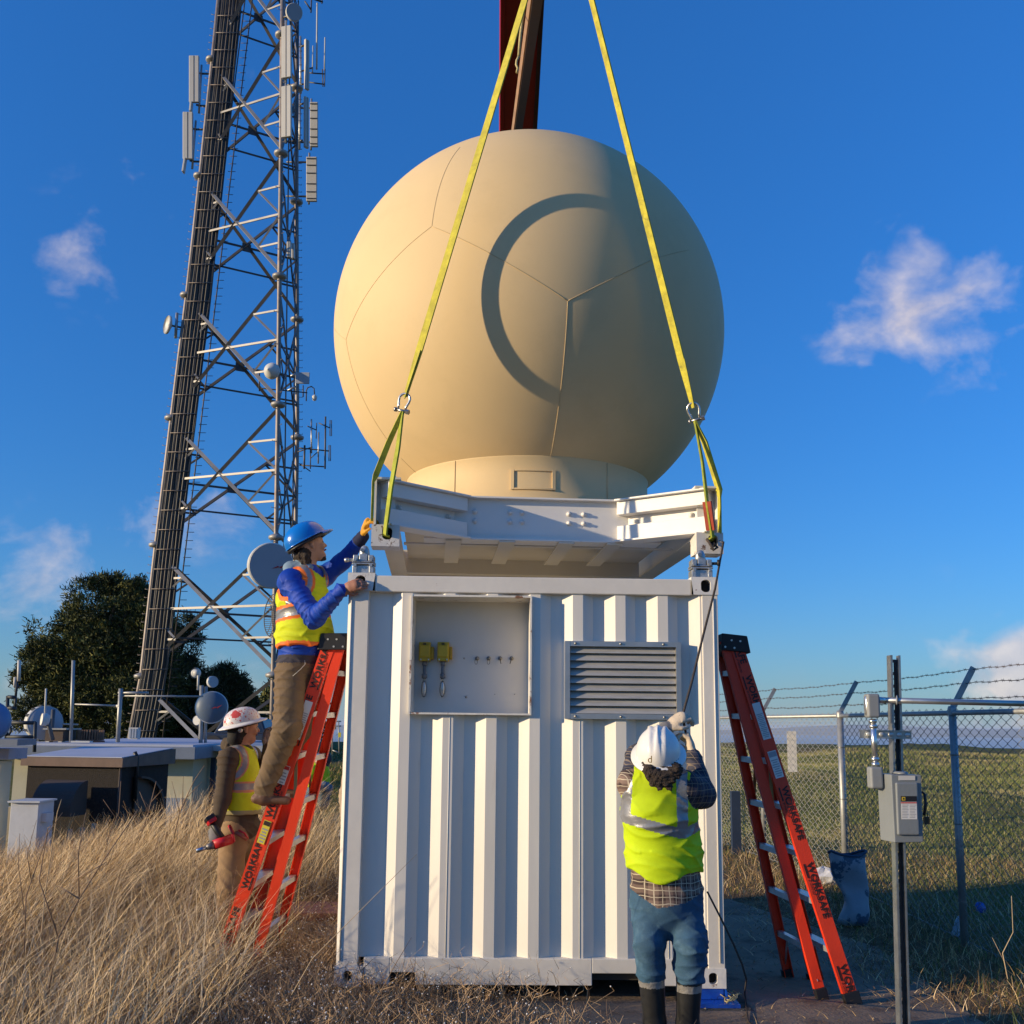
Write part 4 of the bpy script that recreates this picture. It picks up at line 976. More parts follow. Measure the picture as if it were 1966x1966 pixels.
mb = MB(); a, b, c, d = bpt(1720, 1502, -.012), bpt(1763, 1502, -.012), bpt(1767, 1604, -.012), bpt(1724, 1604, -.012)
mb.hexa([d, c, c+Vector((0, .014, 0)), d+Vector((0, .014, 0)), a, b, b+Vector((0, .014, 0)), a+Vector((0, .014, 0))]); dr = mb.build('door', EG, o, bevel=.0075)
dr.modifiers['bevel'].segments = 4
def quad(o_, nm, px0, py0, px1, py1, dy, m_, sk=0.0):
    P4 = [bpt(px0+sk*(py1-py0), py1, dy), bpt(px1+sk*(py1-py0), py1, dy), bpt(px1, py0, dy), bpt(px0, py0, dy)]
    mb = MB(); mb.prism(P4, (0, .0008, 0)); return mb.build(nm, m_, o_)
quad(o, 'top_label', 1725, 1489.5, 1757, 1498, -.0032, mat('label_pale', (.55, .53, .48), .5), .0)
quad(dr, 'warning_label', 1730, 1539.5, 1760, 1573, -.0135, STK, .03); quad(dr, 'brand_plate', 1729.5, 1528.5, 1760, 1539, -.0138, LB, .03)
quad(dr, 'brand_mark', 1731.5, 1530, 1738, 1537, -.0148, mat('mark_yellow', (.55, .38, .03), .5), .03); quad(dr, 'mark_centre', 1733.5, 1531.8, 1736, 1535.2, -.0156, LB, .03)
quad(dr, 'danger_strip', 1730, 1540.2, 1760, 1542.4, -.0146, RED, .03)
mb = MB()
for cidx in (0, 1):
    for k in range(9):
        x0 = 1732+cidx*14.5; y0 = 1545+k*3; P4 = [bpt(x0, y0+1.0, -.0143), bpt(x0+(10 if k % 3 else 12), y0+1.0, -.0143), bpt(x0+(10 if k % 3 else 12), y0, -.0143), bpt(x0, y0, -.0143)]; mb.prism(P4, (0, .0005, 0))
mb.build('small_print', GRY, dr)
mb = MB(); mb.tube([bpt(1771, 1521, .03), bpt(1775, 1525, .02), bpt(1777, 1540, .01), bpt(1776, 1555, .01), bpt(1774, 1565, .02)], .0055, n=8); hdl = mb.build('handle', LB, o)
mb = MB(); mb.box(bpt(1779, 1575, .01), (.020, .014, .028)); mb.tube([bpt(1776, 1569, .01), bpt(1776, 1562, .01), bpt(1781, 1562, .01), bpt(1781, 1569, .01)], .002, n=6); mb.build('padlock', mat('padlock', (.05, .045, .03), .4, metal=.5), o)
mb = MB(); mb.lathe([(0, .008), (.024, .008), (.034, .004), (.034, 0)], at(1729, 1485, YB_-.06), ZU, n=20, sx=1.1, sy=.8); mb.build('hub_plate', EG, o)
# conduit: LB body, EMT riser, LB body, long run to the right
CG = mat('conduit_body_grey', (.23, .24, .24), .5, var=.08, scale=9); CM_ = mat('emt_steel', (.66, .65, .62), .25, metal=.9, var=.15, scale=14)
o = empty('conduit', at(1672, 1360, YB_), 'bright steel electrical conduit with grey elbows running across the top of the strut post', 'conduit')
YC = YB_-.045
def lbody(pa, pb_, w):
    c = (pa+pb_)/2; L = (pa-pb_).length; ob = MB().box(c, (.050, .052, L), (Vector((1, 0, 0)), Vector((0, 1, 0)), (pa-pb_).normalized())).build('elbow_body', CG, o, bevel=.009); ob.modifiers['bevel'].segments = 4
    return ob
lbody(at(1673, 1332, YC), at(1675, 1378, YC), .03)
lbody(at(1679, 1472, YC), at(1681, 1514, YC), .03)
MB().lathe([(0, -.004), (.014, -.004), (.016, 0)], at(1662.5, 1355, YC-.0), (1, 0, 0), n=16, sx=1, sy=2.6, xdir=(0, 1, 0)).build('cover', CM_, o)
p0, p1 = at(1675.5, 1380, YC), at(1681, 1470, YC)
MB().cyl(p0, p1, .0115, n=16).build('riser_pipe', CM_, o)
for t in (.05, .16, .86, .97): p = p0+(p1-p0)*t; MB().lathe([(.0115, -.007), (.0155, -.006), (.0155, .006), (.0115, .007)], p, p1-p0, n=16).build('coupling', CM_, o)
MB().cyl(at(1684, 1344, YC), at(1700, 1345, YC), .0135, n=16).build('connector', CM_, o)
MB().cyl(at(1680, 1344, YC), at(2010, 1352, YC), .0115, n=16).build('run_pipe', mat('emt_shade', (.42, .43, .43), .35, metal=.85, var=.15, scale=14), o)  # darker copy of the conduit steel, shade put into the colour
MB().tube([at(1722, 1336, YC), at(1722, 1341, YC-.013), at(1722, 1349, YC-.013), at(1722, 1353, YC)], .0035, n=6).build('clamp', CG, o)
MB().cyl(at(1690, 1508, YC+.01), at(1712, 1509, YC+.03), .0115, n=14).build('nipple', CG, o)

# ================================================================== LITTER BY THE FENCE
BG = mat('bag_paper', (.26, .31, .36), .5, var=.12, scale=3, bump=.5, bscale=14, col2=(.05, .10, .16), c2at=.54, c2w=.02, c2scale=4.2)
b0 = atz(1638, 1774, .02); o = empty('cement_bag', b0, 'half empty grey and dark blue cement bag standing crumpled by the corner fence post', 'bag')
mb = MB(); prof_ = []; n = 28; vs = []
for j in range(15):
    t = j/14; z = .60*t; w = .125-.04*math.exp(-((t-.32)/.16)**2)+.03*t; dpt = .085-.03*t+.02*math.sin(t*9)
    for i in range(n):
        a = 2*math.pi*i/n; rr_ = 1+.06*math.sin(a*3+t*7)+.05*math.sin(a*5-t*11); ca_, sa_ = math.cos(a), math.sin(a)
        vs.append((b0.x+w*rr_*math.copysign(abs(ca_)**.7, ca_)+.03*math.sin(t*5), b0.y+dpt*rr_*math.copysign(abs(sa_)**.7, sa_), b0.z+z+.02*math.sin(a*2+1)*t))
fs = [(j*n+i, j*n+(i+1) % n, (j+1)*n+(i+1) % n, (j+1)*n+i) for j in range(14) for i in range(n)]+[tuple(range(n))[::-1]]
mb.add(vs, fs, smooth=True); mb.build('sack', BG, o)
mb = MB(); mb.tube([Vector(vs[14*n+i]) for i in range(n)], .012, n=6, closed=True); mb.build('rolled_rim', mat('bag_navy', (.03, .06, .11), .6), o)
b0 = atz(1836, 1800, .0); WPL = mat('bottle_plastic', (.55, .68, .80), .12, var=.05, scale=20, bump=.5, bscale=60, trans=.55)
o = empty('water_bottle', b0, 'crushed clear plastic water bottle leaning against the foot of the fence', 'bottle'); axv = Vector((.35, .05, .8)).normalized()
MB().lathe([(0, 0), (.030, .004), (.034, .02), (.029, .035), (.034, .05), (.030, .07), (.034, .09), (.032, .13), (.020, .165), (.013, .175), (.013, .19)], b0+Vector((-.02, -.02, .02)), axv, n=18).build('bottle', WPL, o)
MB().lathe([(.0145, .185), (.0145, .205), (0, .206)], b0+Vector((-.02, -.02, .02)), axv, n=14).build('cap', mat('cap_white', (.7, .72, .75), .4), o)
b0 = atz(1882, 1748, .08); b0 = at(1882, 1743, 10.0); o = empty('blue_lid', b0, 'bright blue plastic lid lying in the shade beyond the near fence', 'lid')
MB().lathe([(0, -.012), (.050, -.01), (.056, 0), (.052, .016), (0, .02)], b0, (.3, -1, .35), n=24).build('lid', mat('lid_blue', (.015, .08, .38), .4), o)
b0 = atz(1582, 1690, .03); o = empty('plastic_rag', b0, 'crumpled white plastic sheet lying beside the corner fence post', 'litter')
mb = MB(); vs = []; n = 14; rg = np.random.default_rng(9)
for j in range(8):
    for i in range(n):
        a = 2*math.pi*i/n; t = math.pi*j/7; r = .14*(1+.45*rg.normal()*.5); vs.append((b0.x+r*1.3*math.sin(t)*math.cos(a), b0.y+r*math.sin(t)*math.sin(a), b0.z+.03-.11*math.cos(t)*(1+.3*rg.normal()*.5)))
mb.add(vs, [(j*n+i, j*n+(i+1) % n, (j+1)*n+(i+1) % n, (j+1)*n+i) for j in range(7) for i in range(n)]); mb.build('sheet', mat('rag_white', (.55, .56, .60), .6, var=.3, scale=12), o)
MB().tube([b0+Vector((.1, .1, .02)), b0+Vector((.25, .05, .10)), b0+Vector((.32, 0, .5)), b0+Vector((.34, .3, .95))], .006, n=6).build('strap', LB, o)

# ================================================================== LATTICE TOWER
TS = mat('tower_steel', (.31, .295, .27), .5, metal=.3, var=.2, scale=1.2, bump=.05); TD = mat('tower_dark_shaded_steel', (.085, .082, .08), .55, metal=.3, var=.25, scale=1.2); TLG = mat('tower_leg_steel', (.24, .21, .19), .55, metal=.35, var=.3, scale=.7, col2=(.18, .12, .09), c2at=.5, c2w=.2)
def legA(z): t = (z-CZ)/20.3; return Vector((-17.35+1.60*min(t, 1.0)+ (1.0*(t-1) if t > 1 else 0), 47.1-.35*t, z))
lvl = [CZ+20.3*(.1+.3*k) for k in range(-1, 7)]
def interp(tab, z):
    zs = [p[0] for p in tab]; return Vector((np.interp(z, zs, [p[1] for p in tab]), np.interp(z, zs, [p[2] for p in tab]), z))
TA = [(-3, -17.85, 47.3), (3.74, -16.95, 47.2), (9.83, -16.62, 47.1), (15.86, -16.22, 46.98), (22.01, -15.80, 46.85), (28.1, -15.45, 46.7), (34.2, -15.12, 46.5), (42, -14.8, 46.4)]
TB = [(-3, -10.30, 45.0), (3.74, -10.38, 44.9), (9.83, -10.50, 44.8), (15.92, -10.66, 44.72), (22.01, -10.84, 44.62), (28.1, -11.03, 44.6), (34.2, -11.25, 44.6), (42, -11.5, 44.6)]
TC = [(-3, -10.60, 50.6), (3.74, -10.70, 50.5), (9.83, -10.80, 50.3), (15.92, -10.90, 50.1), (22.01, -11.08, 49.7), (28.1, -11.24, 49.1), (34.2, -11.4, 48.7), (42, -11.6, 48.3)]
tw_o = empty('lattice_tower', (-12.9, 47, -1), 'tall three legged steel lattice tower carrying cables, dishes and panel antennas', 'tower')
for T in (TA, TB, TC):
    MB().tube([interp(T, z) for z in (-2.5, 3.74, 9.83, 15.9, 22, 28.1, 34.2, 38)], .105, n=12).build('leg', TLG, tw_o)
    for z in lvl:
        p = interp(T, z); MB().lathe([(.11, -.14), (.28, -.10), (.33, -.05), (.33, .05), (.28, .08), (.11, .16)], p, ZU, n=14).build('flange', TS, tw_o)
    mb = MB(); z = -1.0; k = 0
    while z < 37:
        p = interp(T, z); v = Vector((-1, -.2, 0)) if T is TA else (Vector((1, .2, 0)) if T is TC else Vector((.8 if k % 2 else -.8, -.6, 0)))
        mb.cyl(p, p+v*.26, .014, n=5); mb.cyl(p+v*.25, p+v*.25+ZU*.045, .014, n=5); z += .38 if T is not TB else .76; k += 1
    bo = mb.build('step_bolts', TLG, tw_o); bo['kind'] = 'stuff'
def face(Ta, Tb, nm, ms, inw):
    k = 0
    for z0, z1 in zip(lvl[:-1], lvl[1:]):
        a0, b0, a1, b1 = interp(Ta, z0+.25), interp(Tb, z0+.25), interp(Ta, z1-.2), interp(Tb, z1-.2); e = inw*.04
        for (p, q, s_) in ((a0, b1, 1), (b0, a1, -1)):
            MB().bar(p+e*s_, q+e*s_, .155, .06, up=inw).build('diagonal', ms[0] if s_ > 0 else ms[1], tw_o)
        x = (a0+b1+b0+a1)/4; m0, m1 = (a0+a1)/2, (b0+b1)/2
        MB().bar(m0, x, .10, .05, up=inw).bar(x, m1, .10, .05, up=inw).build('horizontal', ms[1], tw_o)
        for (L0, L1, Lm) in ((a0, a1, m0), (b0, b1, m1)):
            for (end, other) in ((L0, 0), (L1, 1)):
                dg = (end+x)/2; lp = (end*.5+Lm*.5)
                mb = MB(); mb.bar(lp, dg, .09, .04, up=inw); mb.bar(dg+(dg-lp)*.0, Lm, .09, .04, up=inw); mb.build('sub_bracing', ms[1], tw_o)
        if nm != 'ab': MB().box(x, (.42, .06, .42), (Vector((b0-a0)).normalized(), inw, ZU)).build('gusset_plate', TD, tw_o)
        if ms[2]: MB().bar((a0*.72+a1*.28)-ZU*.0, (b0*.72+b1*.28), .08, .05, up=inw).build('strut', ms[2], tw_o)
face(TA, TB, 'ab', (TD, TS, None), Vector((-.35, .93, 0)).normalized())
face(TA, TC, 'ac', (TD, TD, TD), Vector((.3, .9, 0)).normalized())  # rear faces take the darker steel, their shade put into the colour
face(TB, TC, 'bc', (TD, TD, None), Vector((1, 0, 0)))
# cable ladder and cables on the left leg
CB_ = mat('coax_black', (.030, .028, .026), .5, var=.4, scale=2, spec=.5); CBB = mat('coax_brown', (.13, .105, .08), .5, var=.4, scale=2)
zz = np.linspace(-2, 38, 26)
for i in range(26):
    r = .030+.010*((i*7) % 3); x = .20+.043*i; y = -.42+.03*((i*5) % 4)
    MB().tube([interp(TA, z)+Vector((x+.012*math.sin(z*1.3+i*2), y+.02*math.sin(z*.7+i), 0)) for z in zz], r, n=6).build('cable', CBB if i in (2, 5, 9, 12, 7) else CB_, tw_o)
for x in (.40, 1.25, 1.62):
    MB().tube([interp(TA, z)+Vector((x, .25, 0)) for z in (-2, 38)], .03, n=6).build('cable_ladder_rail', TD, tw_o)
mb = MB(); z = -1.5
while z < 37: p = interp(TA, z); mb.cyl(p+Vector((.20, -.52, 0)), p+Vector((1.30, -.50, .03)), .018, n=5); z += .92
bo = mb.build('cable_clamps', TLG, tw_o); bo['kind'] = 'stuff'
mb = MB(); z = -1.5
while z < 37: p = interp(TA, z); mb.cyl(p+Vector((1.25, .25, 0)), p+Vector((1.62, .25, .0)), .016, n=5); z += .40
bo = mb.build('ladder_rungs', TD, tw_o); bo['kind'] = 'stuff'
# climbing ladder by the right legs
for x in (0.0, .4): MB().tube([(interp(TB, z)*.35+interp(TC, z)*.65)+Vector((x-.1, 0, 0)) for z in (-2, 38)], .035, n=6).build('waveguide', TD, tw_o)

AW = mat('antenna_offwhite', (.52, .50, .45), .5, var=.05, scale=.6); AB_ = mat('antenna_bracket', (.11, .11, .11), .5, metal=.5); DW = mat('dish_white', (.55, .54, .50), .45, var=.06, scale=.8); DG = mat('dish_grey', (.33, .36, .40), .45, var=.05, scale=.5); DK = mat('radome_slate', (.09, .125, .17), .5, var=.05, scale=.6)
GRP = 'panel antennas on the tower'
def panel(x0, y0, x1, y1, Y, label, dep=.16, yaw=0.0, tail=None, pole=None, back=False):
    c0_, c1_ = at((x0+x1)/2, y1, Y), at((x0+x1)/2, y0, Y); w = (x1-x0)/FPX*Y*1.04; o = empty('panel_antenna', c0_, label, 'antenna', GRP)
    up = (c1_-c0_).normalized(); X = Vector((math.cos(yaw), math.sin(yaw), 0)); Yv = up.cross(X).normalized()
    MB().box((c0_+c1_)/2, (w, dep, (c1_-c0_).length), (X, Yv, up)).build('housing', AW, o, bevel=.03)
    if back:
        mb = MB(); L = (c1_-c0_).length
        for t in (.05, .2, .38, .62, .8, .95): mb.box(c0_+up*L*t-Yv*dep*.6, (w*.9, .05, .04), (X, Yv, up))
        mb.build('back_rib', AB_, o)
    else: MB().box((c0_+c1_)/2-Yv*(dep/2+.004), (w*.07, .01, (c1_-c0_).length*.98), (X, Yv, up)).build('groove', AB_, o)
    if tail: a, b = at(tail[0], tail[1], Y), at(tail[2], tail[3], Y); MB().bar(a, b, .28, .10).build('junction_unit', AW, o, bevel=.02)
    if pole:
        a, b = at(pole[0], pole[1], Y+.2), at(pole[2], pole[3], Y+.2); MB().cyl(a, b, .055, n=10).build('pole', GV, o)
        for t in (.18, .85):
            p = a+(b-a)*t; q_ = p+Vector((pole[4], 0, 0)); MB().cyl(p, q_, .05, n=6).cyl(p, p*.5+((c0_+c1_)/2)*.5+Vector((0, 0, (p.z-(c0_.z+c1_.z)/2)*.5)), .05, n=6).build('arm', AB_, o)
    return o
panel(363, 108, 383, 197, 47.2, 'upper of the two long panel antennas standing left of the tower', tail=(368, 197, 366, 215), pole=(387, 125, 382, 217, .7))
panel(351, 216, 371, 306, 47.2, 'lower of the two long panel antennas standing left of the tower', tail=(356, 305, 352, 331), pole=(376, 232, 369, 324, .7))
panel(540, 51, 561, 150, 43.9, 'grey panel antenna pair on the middle leg, just below the top white dish', yaw=-.25, pole=(549, 40, 549, 160, .3))
panel(540, 166, 561, 264, 43.9, 'grey panel antenna pair on the middle leg, lower one', yaw=-.25, pole=(549, 158, 549, 275, .3))
panel(584, 77, 594, 172, 49.0, 'narrow panel antenna right of the tower beside the whip aerials', yaw=.9, pole=(577, 70, 577, 180, -.7))
panel(583, 187, 593, 284, 49.0, 'narrow edge-on panel antenna right of the tower in front of the one with ribs', yaw=.9, pole=(576, 182, 575, 287, -.6))
panel(595, 197, 611, 282, 50.2, 'ribbed back of a panel antenna right of the tower, upper one', back=True, pole=(598, 190, 597, 288, -1.2))
panel(588, 302, 609, 387, 50.2, 'ribbed back of a panel antenna right of the tower, lower one', back=True, pole=(594, 294, 593, 392, -1.2))
panel(551, 465, 559, 495, 45.5, 'left small white box antenna inside the right legs of the tower', dep=.2); panel(560, 468, 566, 497, 46.5, 'right small white box antenna inside the right legs of the tower', dep=.2)
def drum(px, py, r, Y, dirv, label, depth=.5, face=DW, shell=DW, logo=False, name='dish_antenna', bulge=.0, mount=None, cone=0.0):
    c = at(px, py, Y); R_ = r/FPX*Y; d = Vector(dirv).normalized(); o = empty(name, c, label, 'dish')
    MB().lathe([(R_*.30, -depth-.25*R_), (R_*.8, -depth*.75-.05), (R_, -depth*.5), (R_*1.0, 0), (R_*.985, .02)], c, d, n=40).build('shell', shell, o)
    MB().lathe([(R_*1.03, -.10), (R_*1.045, -.05), (R_*1.03, .0), (R_*.98, .012)], c, d, n=40).build('rim', shell, o)
    MB().lathe([(R_*.985*math.cos(t_), .0+bulge*math.sin(t_)+cone*(t_/1.57)) for t_ in np.linspace(0, math.pi/2, 7)], c+d*.012, d, n=40).build('face', face, o)
    if logo:
        x, y, _ = frame_of(d); x = x if x.dot(RT) > 0 else -x; y = ZU-d*ZU.dot(d)
        q_ = lambda u, v: c+d*(.03+bulge*.9)+x*(u*R_)+y*(v*R_)
        mb = MB(); zz_ = [(.05, -.10), (.42, .02), (.36, -.06), (.68, .10), (.40, .0), (.46, .07)]
        mb.prism([q_(*p) for p in [(.02, -.14), (.30, .02), (.34, -.04), (.72, .14), (.42, -.10), (.38, -.04)]], d*.006); mb.build('logo', RED, o)
    if mount:
        m_ = c-d*depth*.8; mb = MB()
        for (dx, dy, dz_) in mount: mb.cyl(m_, m_+Vector((dx, dy, dz_)), .05, n=8)
        mb.build('mount', AB_, o)
    return o
drum(565, 23, 17, 44.0, (.35, -.85, -.35), 'small white drum dish at the very top of the tower', .45, face=DG, mount=[(-.6, .3, 0)])
drum(320, 623, 18, 46.6, (-.75, -.6, .05), 'round white dish on a side pole left of the tower', .12, mount=[(.65, .35, 0)], bulge=-.15)
MB().cyl(at(340, 601, 46.8), at(337, 649, 46.8), .07, n=10).build('pole', GV, [q_ for q_ in bpy.data.objects if q_.get('label', '').startswith('round white dish on a side')][0])
drum(521, 712, 16, 44.0, (-.25, -.95, -.1), 'small white cone dish on the middle tower leg', .15, cone=.35, mount=[(.4, .4, 0)])
drum(521, 1086, 43, 43.0, (.45, -.88, -.12), 'large grey drum dish with a red flash behind the climbing worker', .85, face=DG, shell=DW, logo=True, mount=[(.5, .9, 0)])
c = at(581, 726, 46.5); o = empty('flat_antenna', c, 'square grey flat antenna on the right of the tower above the camera', 'antenna'); MB().box(c, (.66, .08, .56)).build('panel', DG, o, bevel=.02)
mb = MB(); mb.cyl(at(568, 718, 46.8), at(558, 722, 46.8), .05, n=6).cyl(at(568, 742, 46.8), at(552, 750, 46.8), .05, n=6).cyl(at(569, 704, 46.8), at(568, 757, 46.8), .04, n=6); mb.build('bracket', GV, o)
o = empty('security_camera', at(604, 762, 46.5), 'dome camera hanging from a curved arm on the right of the tower', 'camera')
mb = MB(); mb.tube([at(588, 770, 46.5), at(588, 750, 46.5), at(591, 744, 46.5), at(598, 742, 46.5), at(603, 746, 46.5), at(604, 757, 46.5)], .03, n=6); mb.cyl(at(497, 745, 45.5), at(590, 754, 46.5), .03, n=6); mb.cyl(at(582, 740, 46.5), at(582, 762, 46.5), .03, n=6); mb.cyl(at(498, 714, 45.5), at(498, 751, 45.5), .035, n=6); mb.build('arm', TD, o)
mb = MB(); mb.lathe([(0, -.17), (.07, -.15), (.11, -.08), (.12, 0), (.12, .05), (.05, .12), (0, .13)], at(604, 763, 46.5), ZU, n=16); mb.build('dome', DW, o)
def whip(px, y0, y1, Y, r, label, seg=False):
    o = empty('whip_antenna', at(px, y1, Y), label, 'antenna', 'whip aerials at the top right of the tower'); MB().cyl(at(px, y1, Y), at(px+1, y0, Y), r, n=8).build('rod', AW, o)
    return o
wa = whip(608, 6, 133, 49.5, .045, 'tallest white whip aerial at the top right of the tower'); whip(600, 88, 140, 49.5, .03, 'shorter thin whip aerial, left of the tallest'); whip(623, 72, 136, 49.5, .035, 'outermost whip aerial at the right of the tower')
mb = MB(); mb.cyl(at(594, 140, 49.5), at(624, 142, 49.5), .035, n=6).cyl(at(594, 158, 49.5), at(624, 162, 49.5), .035, n=6).cyl(at(619, 133, 49.5), at(620, 166, 49.5), .03, n=6).cyl(at(624, 133, 49.5), at(623, 166, 49.5), .03, n=6).cyl(at(575, 138, 49.2), at(600, 130, 49.5), .04, n=6); mb.build('outrigger', TD, wa)
mb = MB(); mb.cyl(at(585, -8, 49.3), at(620, 4, 49.5), .05, n=6).cyl(at(585, 2, 49.3), at(598, 20, 49.5), .04, n=6).cyl(at(598, 0, 49.5), at(597, 24, 49.5), .04, n=6).cyl(at(619, -8, 49.5), at(618, 7, 49.5), .03, n=6).build('upper_outrigger', TD, wa)
yg = empty('yagi_array', at(620, 880, 50), 'cluster of thin yagi aerials on a side frame right of the tower', 'antenna')
for (pts_, r) in (([(598, 805), (598, 870)], .04), ([(625, 800), (624, 900)], .045), ([(612, 830), (611, 890)], .04), ([(590, 818), (608, 826)], .03), ([(612, 812), (634, 822)], .03), ([(608, 812), (607, 842)], .025), ([(575, 860), (632, 866)], .035), ([(575, 893), (622, 896)], .035), ([(585, 855), (584, 900)], .05), ([(596, 860), (596, 900)], .03), ([(571, 868), (600, 858)], .03), ([(575, 890), (596, 905)], .03), ([(596, 880), (612, 866)], .025)):
    MB().cyl(at(*pts_[0], 50), at(*pts_[1], 50), r, n=6).build('boom', TD if r != .04 else GV, yg)
for (x, y) in ((635, 822), (633, 870)): MB().tube([at(x-1.5, y-15, 50), at(x+1.5, y-15, 50), at(x+1.5, y+15, 50), at(x-1.5, y+15, 50)], .025, n=5, closed=True).build('dipole', TD, yg)
# grid dish edge-on behind the middle leg
c = at(524, 1182, 44.2); o = empty('grid_dish', c, 'dark wire grid dish seen edge-on behind the worker, low on the tower', 'dish'); mb = MB(); R_ = .93; d = Vector((-.8, -.6, 0)); X = Vector((.6, -.8, 0))
for k in range(-9, 10):
    u = k/10*R_; h = math.sqrt(R_*R_-u*u); mb.tube([c+ZU*u+X*(h*t_)-d*(.30*(1-(u*u+h*h*t_*t_)/R_**2)) for t_ in np.linspace(-1, 1, 9)], .012, n=4)
for k in (-6, -3, 0, 3, 6): u = k/10*R_; h = math.sqrt(R_*R_-u*u); mb.tube([c+X*u+ZU*(h*t_)-d*(.30*(1-(u*u+h*h*t_*t_)/R_**2)) for t_ in np.linspace(-1, 1, 9)], .014, n=4)
mb.tube([c+X*(R_*math.cos(a))+ZU*(R_*math.sin(a)) for a in np.linspace(0, 6.28, 33)[:-1]], .022, n=5, closed=True); mb.build('grid', TD, o)
# ================================================================== TREES
FOL = [mat('pine_needles_dark', (.030, .040, .014), .7, var=.35, scale=.8, spec=.2), mat('pine_needles_mid', (.075, .085, .022), .7, var=.35, scale=.8, spec=.2), mat('pine_needles_light', (.14, .135, .035), .7, var=.3, scale=.8, spec=.2)]
BARK = mat('bark', (.09, .065, .045), .95, var=.3, scale=3, bump=.6, bscale=12)
def leaves(C, spread, n_each, llen, lwid, rng, up=.35, flat=1.0):
    """C: (m,3) clump centres, outward dirs in C[:,3:6]; returns verts, quads, clump index"""
    m_ = len(C); N = m_*n_each; ci = np.repeat(np.arange(m_), n_each)
    P = C[ci, :3]+rng.normal(size=(N, 3))*spread*np.array([1, 1, flat])
    d = rng.normal(size=(N, 3))*.8+C[ci, 3:6]*.9+np.array([0, 0, up]); d /= np.linalg.norm(d, axis=1)[:, None]
    s_ = np.cross(d, rng.normal(size=(N, 3))); s_ /= np.linalg.norm(s_, axis=1)[:, None]
    L = llen*(.6+.8*rng.random(N))[:, None]; W = lwid*(.6+.8*rng.random(N))[:, None]
    V = np.stack([P-s_*W*.5, P+s_*W*.5, P+s_*W*.25+d*L, P-s_*W*.25+d*L], 1).reshape(-1, 3)
    return V, np.arange(N*4).reshape(N, 4), ci
def tree(label, lobes, Y, trunk, nclump, seed, cl=.30, n_each=30, llen=.30, lwid=.07, group=None, limb=True, pal=(0, 1, 2), cat='tree', name='pine_tree', probs=(.45, .4, .15)):
    rng = np.random.default_rng(seed); base = Vector(trunk[0]); o = empty(name, base, label, cat, group)
    cs = []
    tot = sum(l[2]*l[2] for l in lobes)
    for l in lobes:
        c = np.array(at(l[0], l[1], Y+(l[3] if len(l) > 3 else 0))); r = l[2]/FPX*Y; k = int(nclump*l[2]*l[2]/tot)
        ns = max(6, int(16*(l[2]/60)**1.2)); sd_ = rng.normal(size=(ns, 3)); sd_ /= np.linalg.norm(sd_, axis=1)[:, None]
        sc_ = c+sd_*(r*(.52+.42*rng.random(ns)))[:, None]; sr_ = r*(.26+.22*rng.random(ns)); pick = rng.integers(0, ns, k)
        d = rng.normal(size=(k, 3))+sd_[pick]*.7+np.array([0, 0, .25]); d /= np.linalg.norm(d, axis=1)[:, None]
        rad = sr_[pick]*(.55+.5*rng.random(k)**.5); cs.append(np.concatenate([sc_[pick]+d*rad[:, None]*np.array([1.15, 1.1, .85]), d], 1))
    C = np.concatenate(cs); V, Q, ci = leaves(C, cl, n_each, llen, lwid, rng)
    cm_ = rng.choice(3, size=len(C), p=list(probs)); fm = np.where(rng.random(len(ci)) < .9, cm_[ci], rng.choice(3, size=len(ci), p=list(probs)))
    np_obj('crown', V, Q, [FOL[i] for i in pal], fm, o, smooth=False)
    mb = MB(); top = Vector(trunk[1]); n = 9
    mb.tube([base+(top-base)*(i/n)+Vector((.15*math.sin(i*1.3), .1*math.cos(i), 0)) for i in range(n+1)], .3, n=10, rs=[trunk[2]*(1-.75*i/n) for i in range(n+1)])
    for j in range(0, len(C), max(1, len(C)//26)):
        q = Vector(C[j, :3]); t = min(.9, max(.2, (q.z-base.z)/(top.z-base.z+1e-3)*.8)); p = base+(top-base)*t; mid = (p+q)/2+Vector((0, 0, -.2)); mb.tube([p, mid, q], .05, n=5, rs=[trunk[2]*.3, trunk[2]*.18, .02])
    mb.build('trunk', BARK, o); return o
YT = 56
tree('big dark cypress with a wide rounded crown, left of the lattice tower', [(205, 1180, 66), (150, 1225, 70), (255, 1210, 72), (110, 1290, 66), (190, 1290, 95), (270, 1300, 80), (92, 1340, 58), (165, 1360, 80), (250, 1370, 80), (215, 1128, 30), (262, 1150, 38), (70, 1385, 34), (120, 1400, 50)],
     YT, ((-22.6, YT, -3), (-22.4, YT, 7.0), .7), 4200, 3, cl=.16, n_each=30, llen=.20, lwid=.060)
tree('dark ragged cypress partly behind the cable leg of the tower', [(325, 1290, 50), (345, 1245, 38), (350, 1350, 60), (315, 1370, 60), (375, 1290, 20), (300, 1220, 34), (392, 1345, 34), (358, 1200, 14)],
     60, ((-20.2, 60, -3), (-20.0, 60, 5.6), .5), 1700, 5, cl=.19, n_each=28, llen=.23, lwid=.06, probs=(.8, .17, .03))
tree('dark spiky evergreen behind the round slate coloured dish', [(425, 1325, 28), (440, 1300, 20), (458, 1312, 16), (462, 1350, 26), (430, 1375, 42), (415, 1300, 14), (475, 1378, 24), (404, 1385, 30)],
     62, ((-17.4, 62, -1), (-17.3, 62, 4.4), .35), 1000, 8, cl=.20, n_each=26, llen=.26, lwid=.06, probs=(.75, .2, .05))
